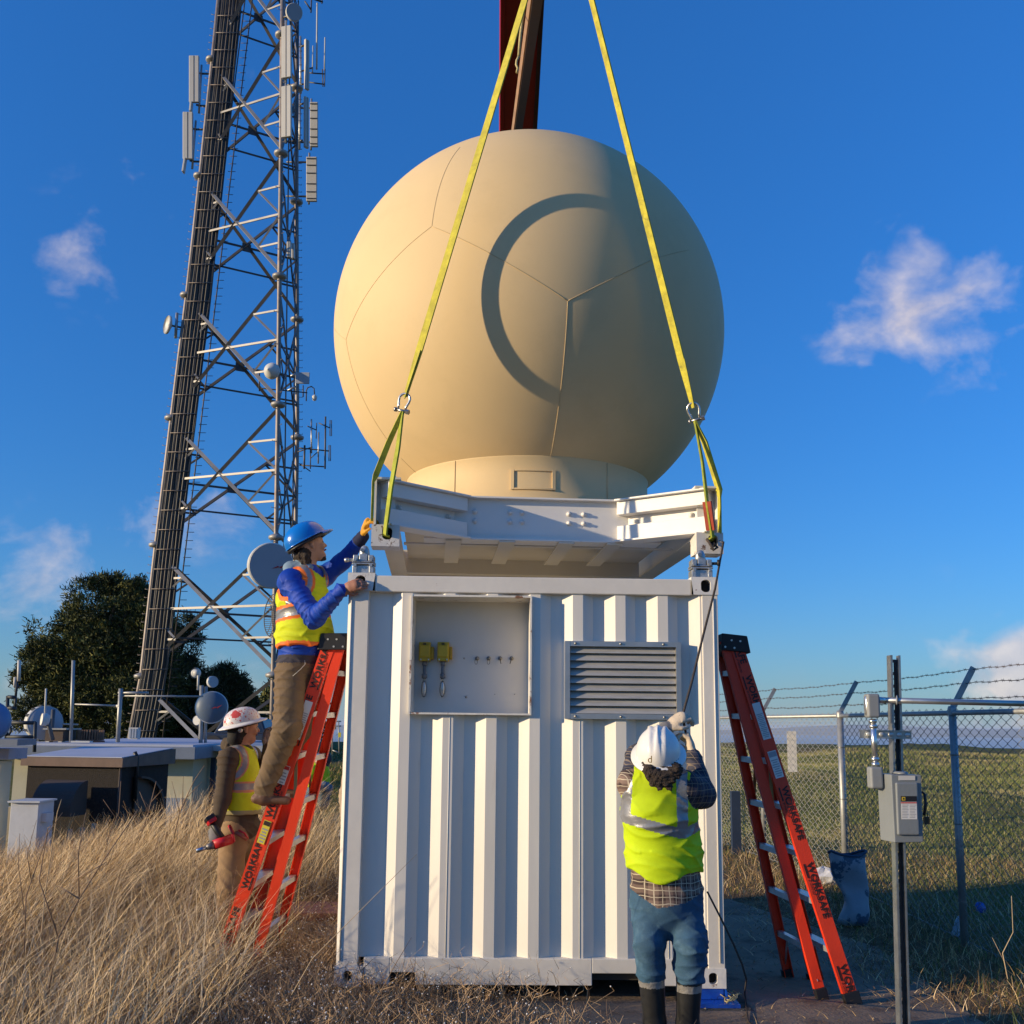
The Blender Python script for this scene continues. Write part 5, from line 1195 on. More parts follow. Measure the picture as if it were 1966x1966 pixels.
tree('rounded olive green tree far behind the climbing worker', [(540, 1365, 28), (565, 1375, 26), (516, 1385, 20), (585, 1390, 24)], 75, ((-15.8, 75, -1), (-15.7, 75, 3), .3), 420, 9, cl=.5, n_each=22, llen=.5, lwid=.14, pal=(0, 1, 2), probs=(.3, .4, .3), name='round_tree')

# ================================================================== BUILDINGS AND ROOF EQUIPMENT ON THE LEFT
CRW = mat('wall_cream', (.50, .46, .33), .85, var=.08, scale=2, bump=.15); FAS = mat('fascia_bluegrey', (.17, .20, .25), .6, var=.15, scale=2); ROOFW = mat('roof_membrane', (.42, .45, .52), .7, var=.1, scale=1.2)
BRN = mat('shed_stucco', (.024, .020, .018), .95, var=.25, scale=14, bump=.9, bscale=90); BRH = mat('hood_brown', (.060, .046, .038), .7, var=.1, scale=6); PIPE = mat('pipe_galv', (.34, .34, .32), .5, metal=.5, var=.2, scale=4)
# long low building on the terrace
b_o = empty('utility_building', (-13, 28, -2), 'long low cream building with a blue grey fascia and a flat roof below the tower', 'building')
xa = at(22, 1440, 25.5).x; xb2 = at(520, 1440, 25.5).x; zr = at(200, 1430, 25.5).z
xm = at(368, 1440, 25.5).x
MB().box(((xa+xm)/2, 30.2, (zr-2.3)/2-.15), (xm-xa, 9, zr+2.3-.3)).build('wall', CRW, b_o)
MB().box(((xa+xm)/2, 30.0, zr-.17), (xm-xa+.5, 10, .30)).build('fascia', FAS, b_o, bevel=.02)
MB().box(((xa+xm)/2, 30.0, zr+.0), (xm-xa+.3, 9.8, .06)).build('roof', ROOFW, b_o)
MB().box((xm-.55, 25.68, -1.1), (.75, .05, 1.9)).build('door', mat('door_bluegrey', (.22, .26, .32), .5), b_o)
b2 = empty('open_shelter', (at(430, 1440, 27).x, 27, -1.8), 'open steel shelter with a flat roof and dark posts behind the sticker helmeted worker', 'shelter')
x0, x1 = at(365, 1440, 26.5).x, at(545, 1440, 26.5).x; zs = at(450, 1432, 26.5).z
MB().box(((x0+x1)/2, 28.5, zs-.06), (x1-x0, 4.2, .14)).build('roof', mat('shelter_roof', (.40, .41, .42), .5, metal=.3), b2)
for x in (x0+.5, x0+1.15, (x0+x1)/2+.4, x1-.3): MB().box((x, 26.9, (zs-2.6)/2), (.12, .12, zs+2.4)).build('post', mat('post_navy', (.02, .035, .07), .7), b2)
for z in (-.55, -1.15): MB().box(((x0+x1)/2, 26.9, z), (x1-x0, .06, .08)).build('rail', MATS['post_navy'], b2)
# brown shed
N0 = at(232, 1456, 14.5); u = Vector((-.985, .17, 0)); v = Vector((.17, .985, 0)); sh = empty('utility_shed', (N0.x, N0.y, -1), 'dark brown stucco equipment shed with a white flat roof and curved hoods', 'shed')
Ls, Ld = 1.62, 2.1
LW = (at(40, 1449, 14.5).x-N0.x)/u.x; 
rt_ = at(326, 1445, 14.5+2.0); Ld = max(1.6, (rt_.x-N0.x)/v.x*1.0) if v.x > .05 else 2.0
# solve depth so that the right corner falls at the photo's place
for Lt in np.linspace(.5, 6, 200):
    p = N0+v*Lt
    if CX+FPX*(Vector(p)-CAM).dot(RT)/(Vector(p)-CAM).dot(FW) >= 324: Ld = Lt; break
zt = N0.z
c = N0+u*LW/2+v*Ld/2; sax = (u, v, ZU)
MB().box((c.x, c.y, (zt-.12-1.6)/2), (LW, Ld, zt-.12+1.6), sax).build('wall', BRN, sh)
rfm = MB(); e = .07
q = [N0-u*e-v*e, N0+u*(LW+e)-v*e, N0+u*(LW+e)+v*(Ld+e), N0-u*e+v*(Ld+e)]
rfm.hexa([Vector((p.x, p.y, zt-.12)) for p in q]+[Vector((p.x, p.y, zt+(.0 if i < 2 else .10))) for i, p in enumerate(q)])
rf = rfm.build('roof', mat('roof_edge_brown', (.16, .11, .085), .8, var=.2, scale=5), sh)
q2 = [N0-u*(e-.03)-v*(e-.03), N0+u*(LW+e-.03)-v*(e-.03), N0+u*(LW+e-.03)+v*(Ld+e-.03), N0-u*(e-.03)+v*(Ld+e-.03)]
MB().prism([Vector((p.x, p.y, zt+(.006 if i < 2 else .106))) for i, p in enumerate(q2)], (0, 0, .01)).build('membrane', ROOFW, rf)
# curved exhaust hood on the front, arch on the side
hc = at(127, 1530, 14.35); hw = .52; ph = []
for i in range(13): a = math.pi/2*i/12; ph.append((math.sin(a), math.cos(a)))
A = Vector((hc.x, hc.y, at(127, 1562, 14.4).z)); H2 = at(127, 1497, 14.4).z-A.z; fwv = -v
poly = [A+u*(hw*.55)]+[A+u*(hw*.55)+fwv*(.38*s_)+ZU*(H2*c_) for s_, c_ in ph[::-1]]
MB().prism(poly, -u*(hw*1.15)).build('exhaust_hood', BRH, sh)
A = N0+v*(Ld*.28); A = Vector((A.x, A.y, at(290, 1560, 15).z)); sidev = -u
poly = [A]+[A+v*(Ld*.52*s_)+ZU*(.50*c_) for s_, c_ in ph]
MB().prism([p+sidev*.02 for p in poly], sidev*.02).build('side_arch', BRH, sh)
mb = MB(); n = 12
for i in range(n):
    a0_, a1_ = math.pi/2*i/n, math.pi/2*(i+1)/n; f_ = lambda a, k: A+v*(Ld*.52*math.sin(a)*k)+ZU*(.50*math.cos(a)*k)
    mb.hexa([f_(a0_, .97), f_(a1_, .97), f_(a1_, 1.03), f_(a0_, 1.03), f_(a0_, .97)+sidev*.12, f_(a1_, .97)+sidev*.12, f_(a1_, 1.03)+sidev*.12, f_(a0_, 1.03)+sidev*.12])
mb.build('arch_rim', BRH, sh)
MB().tube([N0+v*.35+sidev*.05+ZU*-.60, N0+v*.35+sidev*.05+ZU*.0, N0+v*.32+sidev*.02+ZU*.08], .03, n=8).build('vent_pipe', LB, sh)
MB().cyl(N0-u*.012-v*.012+ZU*-1.5, N0-u*.012-v*.012+ZU*-.13, .018, n=8).build('corner_trim', BRH, sh)
# white steel cabinet
c0_ = at(45, 1590, 12.6); cb = empty('steel_cabinet', (c0_.x, c0_.y, -.6), 'pale weathered steel cabinet standing in the grass before the brown shed', 'cabinet')
xl, xr_ = at(18, 1590, 12.6).x, at(72, 1590, 12.6).x; ztp = at(45, 1541, 12.6).z; CBM = mat('cabinet_paint', (.50, .52, .54), .55, var=.08, scale=5, col2=(.22, .14, .09), c2at=.66, c2w=.04, c2scale=12)
MB().box(((xl+xr_)/2, 12.8, (ztp-.8)/2), (xr_-xl, .42, ztp+.8)).build('body', CBM, cb, bevel=.006)
MB().box(((xl+xr_)/2-.0, 12.79, ztp+.012), (xr_-xl+.05, .48, .02)).build('lid', CBM, cb)
MB().box((xr_+.03, 12.78, ztp-.18), (.06, .2, .10)).build('hinge_box', CBM, cb)
# grey-green stakes
for i, (px, y0, y1) in enumerate(((131, 1592, 1640), (156, 1589, 1630), (178, 1581, 1620))):
    p = at(px, y1, 12.9); o = empty('stake', (p.x, p.y, -.1), 'pale green wooden stake in the grass before the shed, %s of three' % ('leftmost', 'middle', 'rightmost')[i], 'stake', 'wooden stakes by the shed')
    MB().cyl((p.x, p.y, -.4), (p.x, p.y, at(px, y0, 12.9).z), .028, n=10).build('stake', mat('stake_green', (.15, .19, .16), .9), o)
# cream building at the very left
xe = at(-14, 1600, 12.9).x; lb = empty('cream_building', (xe-1.5, 14, -.5), 'cream rendered building with a projecting grey roof at the left edge of the view', 'building')
MB().box((xe-1.5, 13.1, .2), (3.0, .3, 2.0)).build('wall', CRW, lb)
zf1, zf2 = at(10, 1437, 13).z, at(10, 1458, 13).z; MB().box((at(20, 1450, 13).x-1.6, 13.2, (zf1+zf2)/2), (3.2, .5, zf1-zf2)).build('fascia', mat('fascia_lilac', (.33, .32, .38), .7), lb)
zf1, zf2 = at(10, 1419, 12.6).z, at(10, 1431, 12.6).z; MB().box((at(37, 1425, 12.6).x-1.8, 12.8, (zf1+zf2)/2), (3.6, .5, zf1-zf2)).build('roof', FAS, lb)
# block wall strip between them
MB().box((at(2, 1520, 17).x, 17.2, -.45), (.5, .2, 1.5)).build('block_wall', mat('wall_sand', (.46, .38, .24), .9, var=.12, scale=6), lb)
# big blue dish at the left edge
drum(-22, 1385, 38, 15.5, (.45, -.88, .05), 'large blue dish face cut by the left edge of the view', .25, face=mat('dish_blue', (.10, .20, .40), .4), shell=mat('dish_blue_rim', (.22, .30, .42), .5), bulge=.10)
# rack of pipes beside it
fr_o = empty('pipe_frame', at(40, 1440, 17), 'dark pipe frame with cables beside the blue dish at the left edge', 'frame')
for q_ in (((16, 1387), (68, 1388)), ((12, 1415), (68, 1415)), ((68, 1386), (66, 1444)), ((15, 1336), (12, 1420)), ((15, 1338), (31, 1339)), ((15, 1359), (31, 1360))): MB().cyl(at(*q_[0], 17), at(*q_[1], 17), .030, n=8).build('pipe', mat('pipe_dark', (.05, .055, .06), .6, metal=.3), fr_o)
MB().tube([at(16, 1389, 17), at(20, 1395, 17), at(21, 1404, 17), at(17, 1411, 17), at(11, 1414, 17)], .018, n=6).build('cable', LB, fr_o)
an = empty('whip_antenna', at(30, 1358, 17), 'thin white twin rod aerial at the far left beside the blue dish', 'antenna')
for a, b, r, m_ in (((30, 1338), (33, 1305), .02, MATS['pipe_dark']), ((29, 1358), (30, 1338), .02, MATS['pipe_dark']), ((36, 1308), (37, 1268), .028, AW), ((28, 1320), (29, 1300), .022, AW), ((26, 1318), (38, 1318), .016, MATS['pipe_dark'])): MB().cyl(at(*a, 17), at(*b, 17), r, n=6).build('rod', m_, an)
# drum dish and small lit dish on the roof
YRf = 27
drum(94, 1389, 32, YRf, (.28, .90, .0), 'large grey drum dish seen from behind on the long flat roof', .0, face=DG, shell=DW, mount=None)
od = [q_ for q_ in bpy.data.objects if q_.get('label', '').startswith('large grey drum dish seen from behind')][0]
c = at(88, 1388, YRf); R_ = 32/FPX*YRf; d = Vector((-.62, -.78, .02)).normalized()
for ch in list(od.children): bpy.data.objects.remove(ch)
x_, y_, _ = frame_of(d)
ax2 = Vector((.62, -.78, 0)).normalized()
MB().lathe([(0, .10), (R_*.35, .06), (R_*.90, .0), (R_*.97, -.03)], c, ax2, n=40).build('back', mat('dish_back', (.30, .33, .37), .5, var=.06), od)
MB().lathe([(R_*.97, -.03), (R_*1.0, -.02), (R_*1.0, -.42), (R_*.96, -.44)], c, ax2, n=40).build('drum_rim', DW, od)
mb = MB(); mb.cyl(c+ax2*.1, c+ax2*.35, .12, n=10).cyl(c+ax2*.25+Vector((.1, 0, .35)), c+ax2*.25+Vector((.1, 0, -.85)), .055, n=8); mb.build('mount', AB_, od)
for i in range(14): a = 2*math.pi*i/14; p = c-ax2*.22+(frame_of(ax2)[0]*math.cos(a)+frame_of(ax2)[1]*math.sin(a))*R_*1.01; MB().box(p, (.07, .10, .07)).build('clip', AB_, od)
drum(81, 1381, 11.5, 25.8, (-.80, -.58, .08), 'small round dish glowing in the sun before the grey drum dish', .14, face=mat('dish_lit_white', (.70, .66, .55), .5), mount=[(.1, .2, -.5)])  # face warmer and paler than the other dishes, sunlight put into colour
def pole(a, b, r, m_, nm, label, cat, group=None, Y=26, extra=()):
    o = empty(nm, at(*a, Y), label, cat, group); MB().cyl(at(*a, Y), at(*b, Y), r, n=8).build('mast', m_, o)
    for (p, q_, rr_) in extra: MB().cyl(at(*p, Y), at(*q_, Y), rr_, n=8).build('arm', m_, o)
    return o
pole((86, 1383), (88.5, 1322), .025, AW, 'whip_antenna', 'short white whip aerial standing above the drum dish on the roof', 'antenna')
pole((136, 1425), (141, 1268), .045, PIPE, 'roof_mast', 'tall slim roof mast with a white tip before the big cypress', 'mast', extra=(((143, 1352), (229, 1355), .022), ((120, 1390), (150, 1391), .02)))
pole((226, 1425), (232, 1322), .055, PIPE, 'roof_mast', 'stout roof mast with pipe arms just left of the tower leg', 'mast', extra=(((227, 1330), (285, 1330), .03), ((227, 1336), (390, 1337), .022), ((224, 1356), (233, 1356), .05)))
# rooftop boxes
rb = at(107, 1412, 26.5); o = empty('rooftop_unit', rb, 'brown ventilation box with a flat lid on the roof below the drum dish', 'vent box')
w_ = (at(125, 1412, 26.5)-at(91, 1412, 26.5)).x; h_ = at(107, 1401, 26.5).z-at(107, 1423, 26.5).z
MB().box((rb.x, rb.y+.3, rb.z), (w_, .8, h_)).build('box', mat('box_brown', (.10, .07, .05), .8), o); MB().box((rb.x+.03, rb.y+.3, rb.z+h_/2+.02), (w_+.14, .95, .04)).build('lid', PIPE, o)
for s_ in (-1, 1): MB().box((rb.x+s_*w_*.35, rb.y, rb.z-h_/2-.05), (.09, .2, .10)).build('foot', AW, o)
rb = at(174, 1411, 27); o = empty('slatted_drum', rb, 'round rusty slatted ventilator on the roof below the big cypress', 'ventilator'); Rd = (at(197, 1411, 27)-at(151, 1411, 27)).x/2; h_ = at(174, 1399, 27).z-at(174, 1419, 27).z
mb = MB()
for i in range(30): a = 2*math.pi*i/30; mb.box((rb.x+Rd*math.cos(a), rb.y+Rd*math.sin(a), rb.z), (.035, .035, h_))
s_ = mb.build('slats', mat('slat_rust', (.17, .10, .06), .8, var=.4, scale=6), o); s_['kind'] = 'stuff'
MB().lathe([(Rd*.97, -h_*.48), (Rd*.97, h_*.3), (0, h_*.32)], rb, ZU, n=24).build('core', BLK, o); MB().lathe([(0, .02), (Rd*1.15, .02), (Rd*1.15, -.05), (0, -.05)], rb-ZU*(h_/2+.03), ZU, n=24).build('base', mat('base_rust', (.22, .09, .05), .8), o)
o = empty('light_box', at(174, 1424, 25.4), 'bright strip shaped curb box lying on the roof edge under the slatted ventilator', 'curb box'); p = at(157, 1424, 25.3); MB().box(p, (.46, .2, .04)).build('box', DW, o)
rb = at(258, 1408, 27); o = empty('louvred_box', rb, 'small white louvred box on the roof beside the cable leg', 'vent box'); MB().box((rb.x, rb.y, rb.z), (.24, .2, .30)).build('frame', AW, o)
for i in range(3): MB().box((rb.x-.07+.07*i, rb.y-.11, rb.z), (.04, .02, .24)).build('louvre', DG, o)
# mast group right of the tower legs
o = drum(406, 1358, 29.5, 27, (.18, -.98, .05), 'round slate coloured dish with a red flash, right of the lower tower leg', .14, face=DK, shell=DW, logo=True, bulge=.20)
mb = MB(); mb.cyl(at(387, 1316, 27.5), at(385, 1440, 27.5), .055, n=8).build('mast', PIPE, o); MB().cyl(at(396, 1318, 27.6), at(394, 1440, 27.6), .04, n=8).build('mast', PIPE, o)
o = drum(376, 1292, 9.5, 27.3, (-.1, .98, .1), 'little translucent white dish on the top left of the dish mast', .06, face=DW); MB().cyl(at(381, 1288, 27), at(380, 1325, 27), .03, n=8).cyl(at(372, 1292, 27), at(383, 1292, 27), .07, n=8).build('feed', AW, o)
drum(410, 1309, 10.5, 27.2, (.78, -.62, 0), 'small oval looking grey dish above the slate coloured dish', .06, face=DG)
drum(378, 1383, 9, 28.0, (-.3, -.95, 0), 'small pale dish peeping out left of the slate coloured dish', .08, face=DW)
# parked pickup far behind
pk = at(468, 1428, 33); VM = mat('vehicle_dark', (.03, .035, .045), .25, spec=.6); GL = mat('vehicle_glass', (.02, .025, .03), .08, spec=.7)
o = empty('pickup_truck', (pk.x, 33, pk.z-.5), 'dark pickup truck parked beyond the shelter, behind the sticker helmeted worker', 'truck')
zb = at(468, 1437, 33).z-.15; MB().box((pk.x+.1, 33.4, zb+.42), (2.9, 1.7, .42)).build('body', VM, o, bevel=.06)
MB().hexa([Vector((pk.x-.9+a, 32.65+b, zb+.60)) for a, b in ((0, 0), (1.7, 0), (1.7, 1.5), (0, 1.5))]+[Vector((pk.x-.65+a, 32.75+b, zb+1.08)) for a, b in ((0, 0), (1.25, 0), (1.25, 1.3), (0, 1.3))]).build('cabin', VM, o, bevel=.05)
MB().hexa([Vector((pk.x-.75+a, 32.66+b, zb+.68)) for a, b in ((0, 0), (1.4, 0), (1.4, .02), (0, .02))]+[Vector((pk.x-.58+a, 32.73+b, zb+1.0)) for a, b in ((0, 0), (1.08, 0), (1.08, .02), (0, .02))]).build('window', GL, o)
for x in (-.85, 1.05): wl = MB().cyl((pk.x+x, 32.52, zb+.25), (pk.x+x, 32.75, zb+.25), .30, n=20).build('wheel', mat('tyre', (.03, .03, .03), .8), o); MB().cyl((pk.x+x, 32.50, zb+.25), (pk.x+x, 32.52, zb+.25), .17, n=16).build('rim', CF, wl)
# small gate in the distance left of the container
g0 = at(646, 1447, 26); o = empty('steel_gate', (g0.x, 26, g0.z), 'thin grey steel gate frame far off, just left of the container edge', 'gate')
for a, b in (((638, 1384), (638, 1448)), ((650, 1384), (651, 1446)), ((644, 1384), (644, 1400)), ((638, 1385), (655, 1385)), ((638, 1394), (655, 1394)), ((638, 1440), (652, 1446))): MB().cyl(at(*a, 26), at(*b, 26), .018, n=6).build('tube', PIPE, o)
MB().box(at(652, 1411, 25.95), (.07, .02, .12)).build('sign', STY, o)

# ================================================================== DRY GRASS AND WEEDS
GH = [mat('hill_straw', (.60, .50, .24), .85, var=.15, scale=2), mat('hill_tan', (.40, .33, .15), .85, var=.2, scale=2), mat('hill_green_dark', (.12, .16, .04), .85, var=.2, scale=2), mat('hill_green', (.21, .235, .065), .85, var=.25, scale=1)]
GM = [mat('straw_light', (.84, .63, .36), .8, var=.15, scale=2, spec=.25), mat('straw_mid', (.52, .34, .15), .85, var=.2, scale=2, spec=.2), mat('straw_brown', (.21, .135, .075), .9, var=.25, scale=2, spec=.1), mat('grass_green', (.12, .14, .03), .8, var=.2, scale=3, spec=.2)]
def blades(name, P, h, lean, wid, fm, seg=4, droop=.3, mats=None, heads=0.0, rng=None, kind='stuff'):
    N = len(P); t = np.linspace(0, 1, seg+1)[None, :, None]; h = h[:, None, None]
    base = P[:, None, :]; L = lean[:, None, :]
    pos = base+np.array([0, 0, 1.])*h*t*(1-.18*droop*t)+L*h*(t**1.8)
    sd = np.stack([-lean[:, 1]+.3*rng.normal(size=N), lean[:, 0]+.3*rng.normal(size=N), np.zeros(N)], 1)
    a = rng.random(N)*6.28; sd = np.stack([np.cos(a), np.sin(a)*.6, np.zeros(N)], 1)
    w = wid[:, None, None]*(1-.75*t)
    if heads > 0: w = w+(wid[:, None, None]*heads)*np.exp(-((t-.86)/.08)**2)
    A = pos-sd[:, None, :]*w*.5; B = pos+sd[:, None, :]*w*.5
    V = np.stack([A, B], 2).reshape(-1, 3); k = (seg+1)*2
    q = np.array([[2*i, 2*i+1, 2*i+3, 2*i+2] for i in range(seg)]); Q = (np.arange(N)[:, None, None]*k+q[None]).reshape(-1, 4)
    o = np_obj(name, V, Q, mats or GM, np.repeat(fm, seg), None, smooth=False); tag(o, kind=kind); return o
rg = np.random.default_rng(21)
def scatter(n, xr, yr, dens):
    out = []
    tot = 0
    while tot < n:
        x = rg.uniform(*xr, n); y = rg.uniform(*yr, n); k = rg.random(n) < dens(x, y); out.append(np.stack([x[k], y[k]], 1)); tot += k.sum()
    P = np.concatenate(out)[:n]; return np.concatenate([P, (ground_h(P[:, 0], P[:, 1])-.02)[:, None]], 1)
def leftdens(x, y):
    edge = -1.55-.10*np.sin(y*3)+.42*np.exp(-((y-7.2)/.5)**2)*0
    inside = (x < edge-.35*sstep(7.5, 9.5, y)*sstep(10.5, 9.4, y)) & (x > -.56*y-1.0)
    thin = 1-.75*np.exp(-(((x+1.75)/.5)**2+((y-8.6)/1.1)**2))
    patch = .55+.45*np.sin(x*1.7+1)*np.sin(y*1.3+x)
    return inside*np.clip(patch+.35, 0, 1)*thin*np.clip(1.15-(y-3.6)*.055, .25, 1)
N1 = 120000; P = scatter(N1, (-9.5, -.9), (3.4, 14.5), leftdens)
h = (.30+.30*rg.random(N1))*(.75+.45*np.sin(P[:, 0]*.9+2)*np.sin(P[:, 1]*.7+P[:, 0]*.5)); h *= np.where(P[:, 0] > -2.1, .75, 1.0)*np.where((P[:, 0] > -3.3) & (P[:, 1] > 3.9) & (P[:, 1] < 9), .36, 1)*np.where(P[:, 1] > 9.3, .72, 1)*np.where(P[:, 0] < -4.5, .85, 1)
cell = np.stack([np.sin(P[:, 0]*2.1+np.sin(P[:, 1]*1.7)*2), np.cos(P[:, 1]*1.9+np.sin(P[:, 0]*1.3)*2)], 1)
lean = np.stack([.34+.42*cell[:, 0]+.46*rg.normal(size=N1), .25*cell[:, 1]+.42*rg.normal(size=N1), np.zeros(N1)], 1)
fm = rg.choice(4, size=N1, p=[.36, .38, .22, .04]); dk_ = (np.sin(P[:, 0]*2.7+P[:, 1]*1.1)*np.sin(P[:, 1]*3.4-P[:, 0]*.9) > .45) & (rg.random(N1) < .6); fm[dk_] = 2; lt_ = (np.sin(P[:, 0]*1.9-P[:, 1]*1.6+2)*np.sin(P[:, 1]*2.2+P[:, 0]*1.4) > .4) & (rg.random(N1) < .5); fm[lt_] = 0; gp = (np.sin(P[:, 0]*3.1+4)*np.sin(P[:, 1]*2.3+1) > .62) & (rg.random(N1) < .35); fm[gp] = 3
h[fm == 3] *= .6
o = blades('dry_grass', P, h, lean, .003+.0055*rg.random(N1)**2+.0003*np.maximum(P[:, 1]-7, 0), fm, rng=rg, heads=.9); tag(o, 'tall dry straw coloured grass leaning to the right across the left foreground', 'grass')
N1b = 9000; P = scatter(N1b, (-9.5, -1.0), (3.4, 14.0), lambda x, y: leftdens(x, y)*np.where((x > -3.3) & (y > 3.9) & (y < 9), .06, 1)*np.where(y > 9.3, .4, 1)); lean = np.stack([.38+.22*rg.normal(size=N1b), .16*rg.normal(size=N1b), np.zeros(N1b)], 1)
o = blades('straw_stalks', P, .48+.30*rg.random(N1b), lean, .006+.004*rg.random(N1b), rg.choice(3, size=N1b, p=[.55, .20, .25]), rng=rg, heads=.5); tag(o, 'thicker pale and brown stalks standing out of the dry grass', 'grass')
# bent, broken straw lying over it
N2 = 16000; P = scatter(N2, (-9, -1.3), (3.4, 13), leftdens); P[:, 2] += .10+.18*rg.random(N2); a = rg.random(N2)*6.28
lean = np.stack([.9*np.cos(a)*np.where(np.cos(a) < 0, .4, 1), .9*np.sin(a), -.25+.3*rg.random(N2)], 1)
o = blades('fallen_straw', P, .25+.3*rg.random(N2), lean, .003+.003*rg.random(N2), rg.choice(3, size=N2, p=[.55, .35, .10]), rng=rg); tag(o, 'bent and broken straw lying over the dry grass', 'grass')
# weedy scrub with white seed heads between ladder and container, and in the foreground
def weeddens(x, y):
    a = np.exp(-(((x+1.0)/.75)**2+((y-5.55)/.85)**2)); b = np.exp(-(((x+1.75)/.45)**2+((y-7.1)/1.3)**2)); c = .8*np.exp(-(((x+.35)/.75)**2+((y-5.05)/.30)**2)); d = .5*np.exp(-(((x+1.6)/.45)**2+((y-9.6)/1.3)**2))
    return np.clip(a+b+c+d, 0, 1)*(x < np.where(y > 6.45, -1.12, 9))*(1-((y > 6.4) & (y < 6.55) & (x > -1.12)))
N3 = 8200; P = scatter(N3, (-3, .7), (4.3, 12), weeddens)
WD = [mat('weed_stem_dark', (.17, .105, .06), .9, var=.3, scale=3), mat('weed_stem_tan', (.46, .31, .17), .9, var=.3, scale=3)]; BUD = mat('weed_bud_white', (.72, .68, .62), .8)
V = []; Q = []; FMl = []; BV = []; BQ = []
oc = np.array([[1, 0, 0], [-1, 0, 0], [0, 1, 0], [0, -1, 0], [0, 0, 1], [0, 0, -1]], float); of = [(0, 2, 4), (2, 1, 4), (1, 3, 4), (3, 0, 4), (2, 0, 5), (1, 2, 5), (3, 1, 5), (0, 3, 5)]
def stalk(p, q, w, mi):
    p = np.array(p); q = np.array(q); s_ = np.cross(q-p, rg.normal(size=3)); s_ = s_/(np.linalg.norm(s_)+1e-9)*w; k = len(V); V.extend([p-s_, p+s_, q+s_*.6, q-s_*.6]); Q.append((k, k+1, k+2, k+3)); FMl.append(mi)
for i in range(N3):
    p = P[i]; H_ = (.13+.24*rg.random())*(1 if p[0] > -1.35 else .8); d = np.array([.25*rg.normal()+.12, .25*rg.normal(), 1]); d /= np.linalg.norm(d); mi = int(rg.random() < .62)
    m1 = p+d*H_*.5; top = p+(d+np.array([.15*rg.normal(), .15*rg.normal(), 0]))*H_; stalk(p, m1, .0022, mi); stalk(m1, top, .0018, mi)
    for j in range(5):
        s0 = p+(top-p)*(.25+.7*rg.random()); e_ = s0+np.array([rg.normal(), rg.normal(), .9+.5*rg.random()])*H_*.16; stalk(s0, e_, .0015, mi)
        e2 = e_+np.array([rg.normal(), rg.normal(), .8])*H_*.08; stalk(e_, e2, .0013, mi)
        if rg.random() < .13:
            k = len(BV); BV.extend(e2+oc*(.0032+.0022*rg.random())); BQ.extend([tuple(k+x for x in f_) for f_ in of])
o = np_obj('weed_scrub', np.array(V), np.array(Q), WD, np.array(FMl), None, smooth=False); tag(o, 'brown tangled weeds along the foot of the container', 'weeds', kind='stuff')
o = np_obj('seed_heads', np.array(BV), np.array(BQ), [BUD], None, None, smooth=False); tag(o, 'tiny white seed heads on the tangled weeds', 'weeds', kind='stuff')
# green undergrowth in the foreground bottom and by the fence, short grass on the open ground
def fgd(x, y): return np.clip(np.exp(-(((x+1.0)/1.1)**2+((y-4.9)/.6)**2))+.6*np.exp(-(((x+4.2)/.8)**2+((y-4.8)/.7)**2)), 0, 1)*.9
N4 = 15000; P = scatter(N4, (-5.5, .4), (3.8, 6.4), fgd); fm = rg.choice(4, size=N4, p=[.10, .22, .30, .38])
o = blades('green_undergrowth', P, .10+.16*rg.random(N4), np.stack([.3*rg.normal(size=N4), .3*rg.normal(size=N4), np.zeros(N4)], 1), .004+.003*rg.random(N4), fm, rng=rg); tag(o, 'dark green undergrowth at the foot of the dry weeds', 'grass')
def rdens(x, y):
    # scrappy litter along the fence and clumps at the right foreground
    a = np.exp(-((x-3.35)/.5)**2)*(y > 6.2)*(y < 12)*.6; b = np.exp(-(((x-3.5)/.55)**2+((y-6.6)/.9)**2)); c = .5*(x > 1.5)*(x < 3.5)*(y > 10.6)*(y < 16); d = .35*(x > 3.7)*(y < 14)
    e = .5*np.exp(-(((x-2.9)/.5)**2+((y-7.6)/.5)**2))
    return np.clip(a+b+c+d+e, 0, 1)
N5 = 20000; P = scatter(N5, (1.5, 7.5), (5.2, 15.5), rdens); fm = rg.choice(4, size=N5, p=[.10, .22, .48, .20]); a = rg.random(N5)*6.28; lay = rg.random(N5) < .6
lean = np.stack([np.cos(a)*np.where(lay, 1.4, .4), np.sin(a)*np.where(lay, 1.4, .4), np.zeros(N5)], 1)
hh = np.where(lay, .05+.08*rg.random(N5), .06+.12*rg.random(N5)); P[:, 2] += .015
o = blades('fence_litter', P, hh, lean, .004+.004*rg.random(N5), fm, rng=rg); tag(o, 'dead straw and scrappy green grass along the foot of the fence', 'grass')
def fdens(x, y): return np.clip((.45+.55*np.sin(x*.9+y*.5)*np.sin(y*.6-x*.3))+.25, .05, 1)*((x > 3.5) | (y > 14))*(x < .62*y+1.5)*np.clip(1.3-y/40, .15, 1)
N6 = 150000; P = scatter(N6, (1.2, 24), (7.5, 42), fdens); fm = rg.choice(4, size=N6, p=[.05, .24, .20, .51])
bp_ = (np.sin(P[:, 0]*.8+1.3*np.sin(P[:, 1]*.5))*np.sin(P[:, 1]*.7+.8*np.sin(P[:, 0]*.6)) > .25) & (rg.random(N6) < .6); fm[bp_] = 1
o = blades('hill_grass', P, .025+.045*rg.random(N6)+.0010*P[:, 1], np.stack([.15+.3*rg.normal(size=N6), .3*rg.normal(size=N6), np.zeros(N6)], 1), .004+.004*rg.random(N6)+.00035*P[:, 1], fm, mats=GH, rng=rg, seg=2); tag(o, 'short green and tan grass on the open hill beyond the fence', 'grass')
def bdens(x, y): return (x < -.02*y-1.2)*(x > -.45*y)*np.clip(.6+.4*np.sin(x*.8)*np.sin(y*.7), 0, 1)
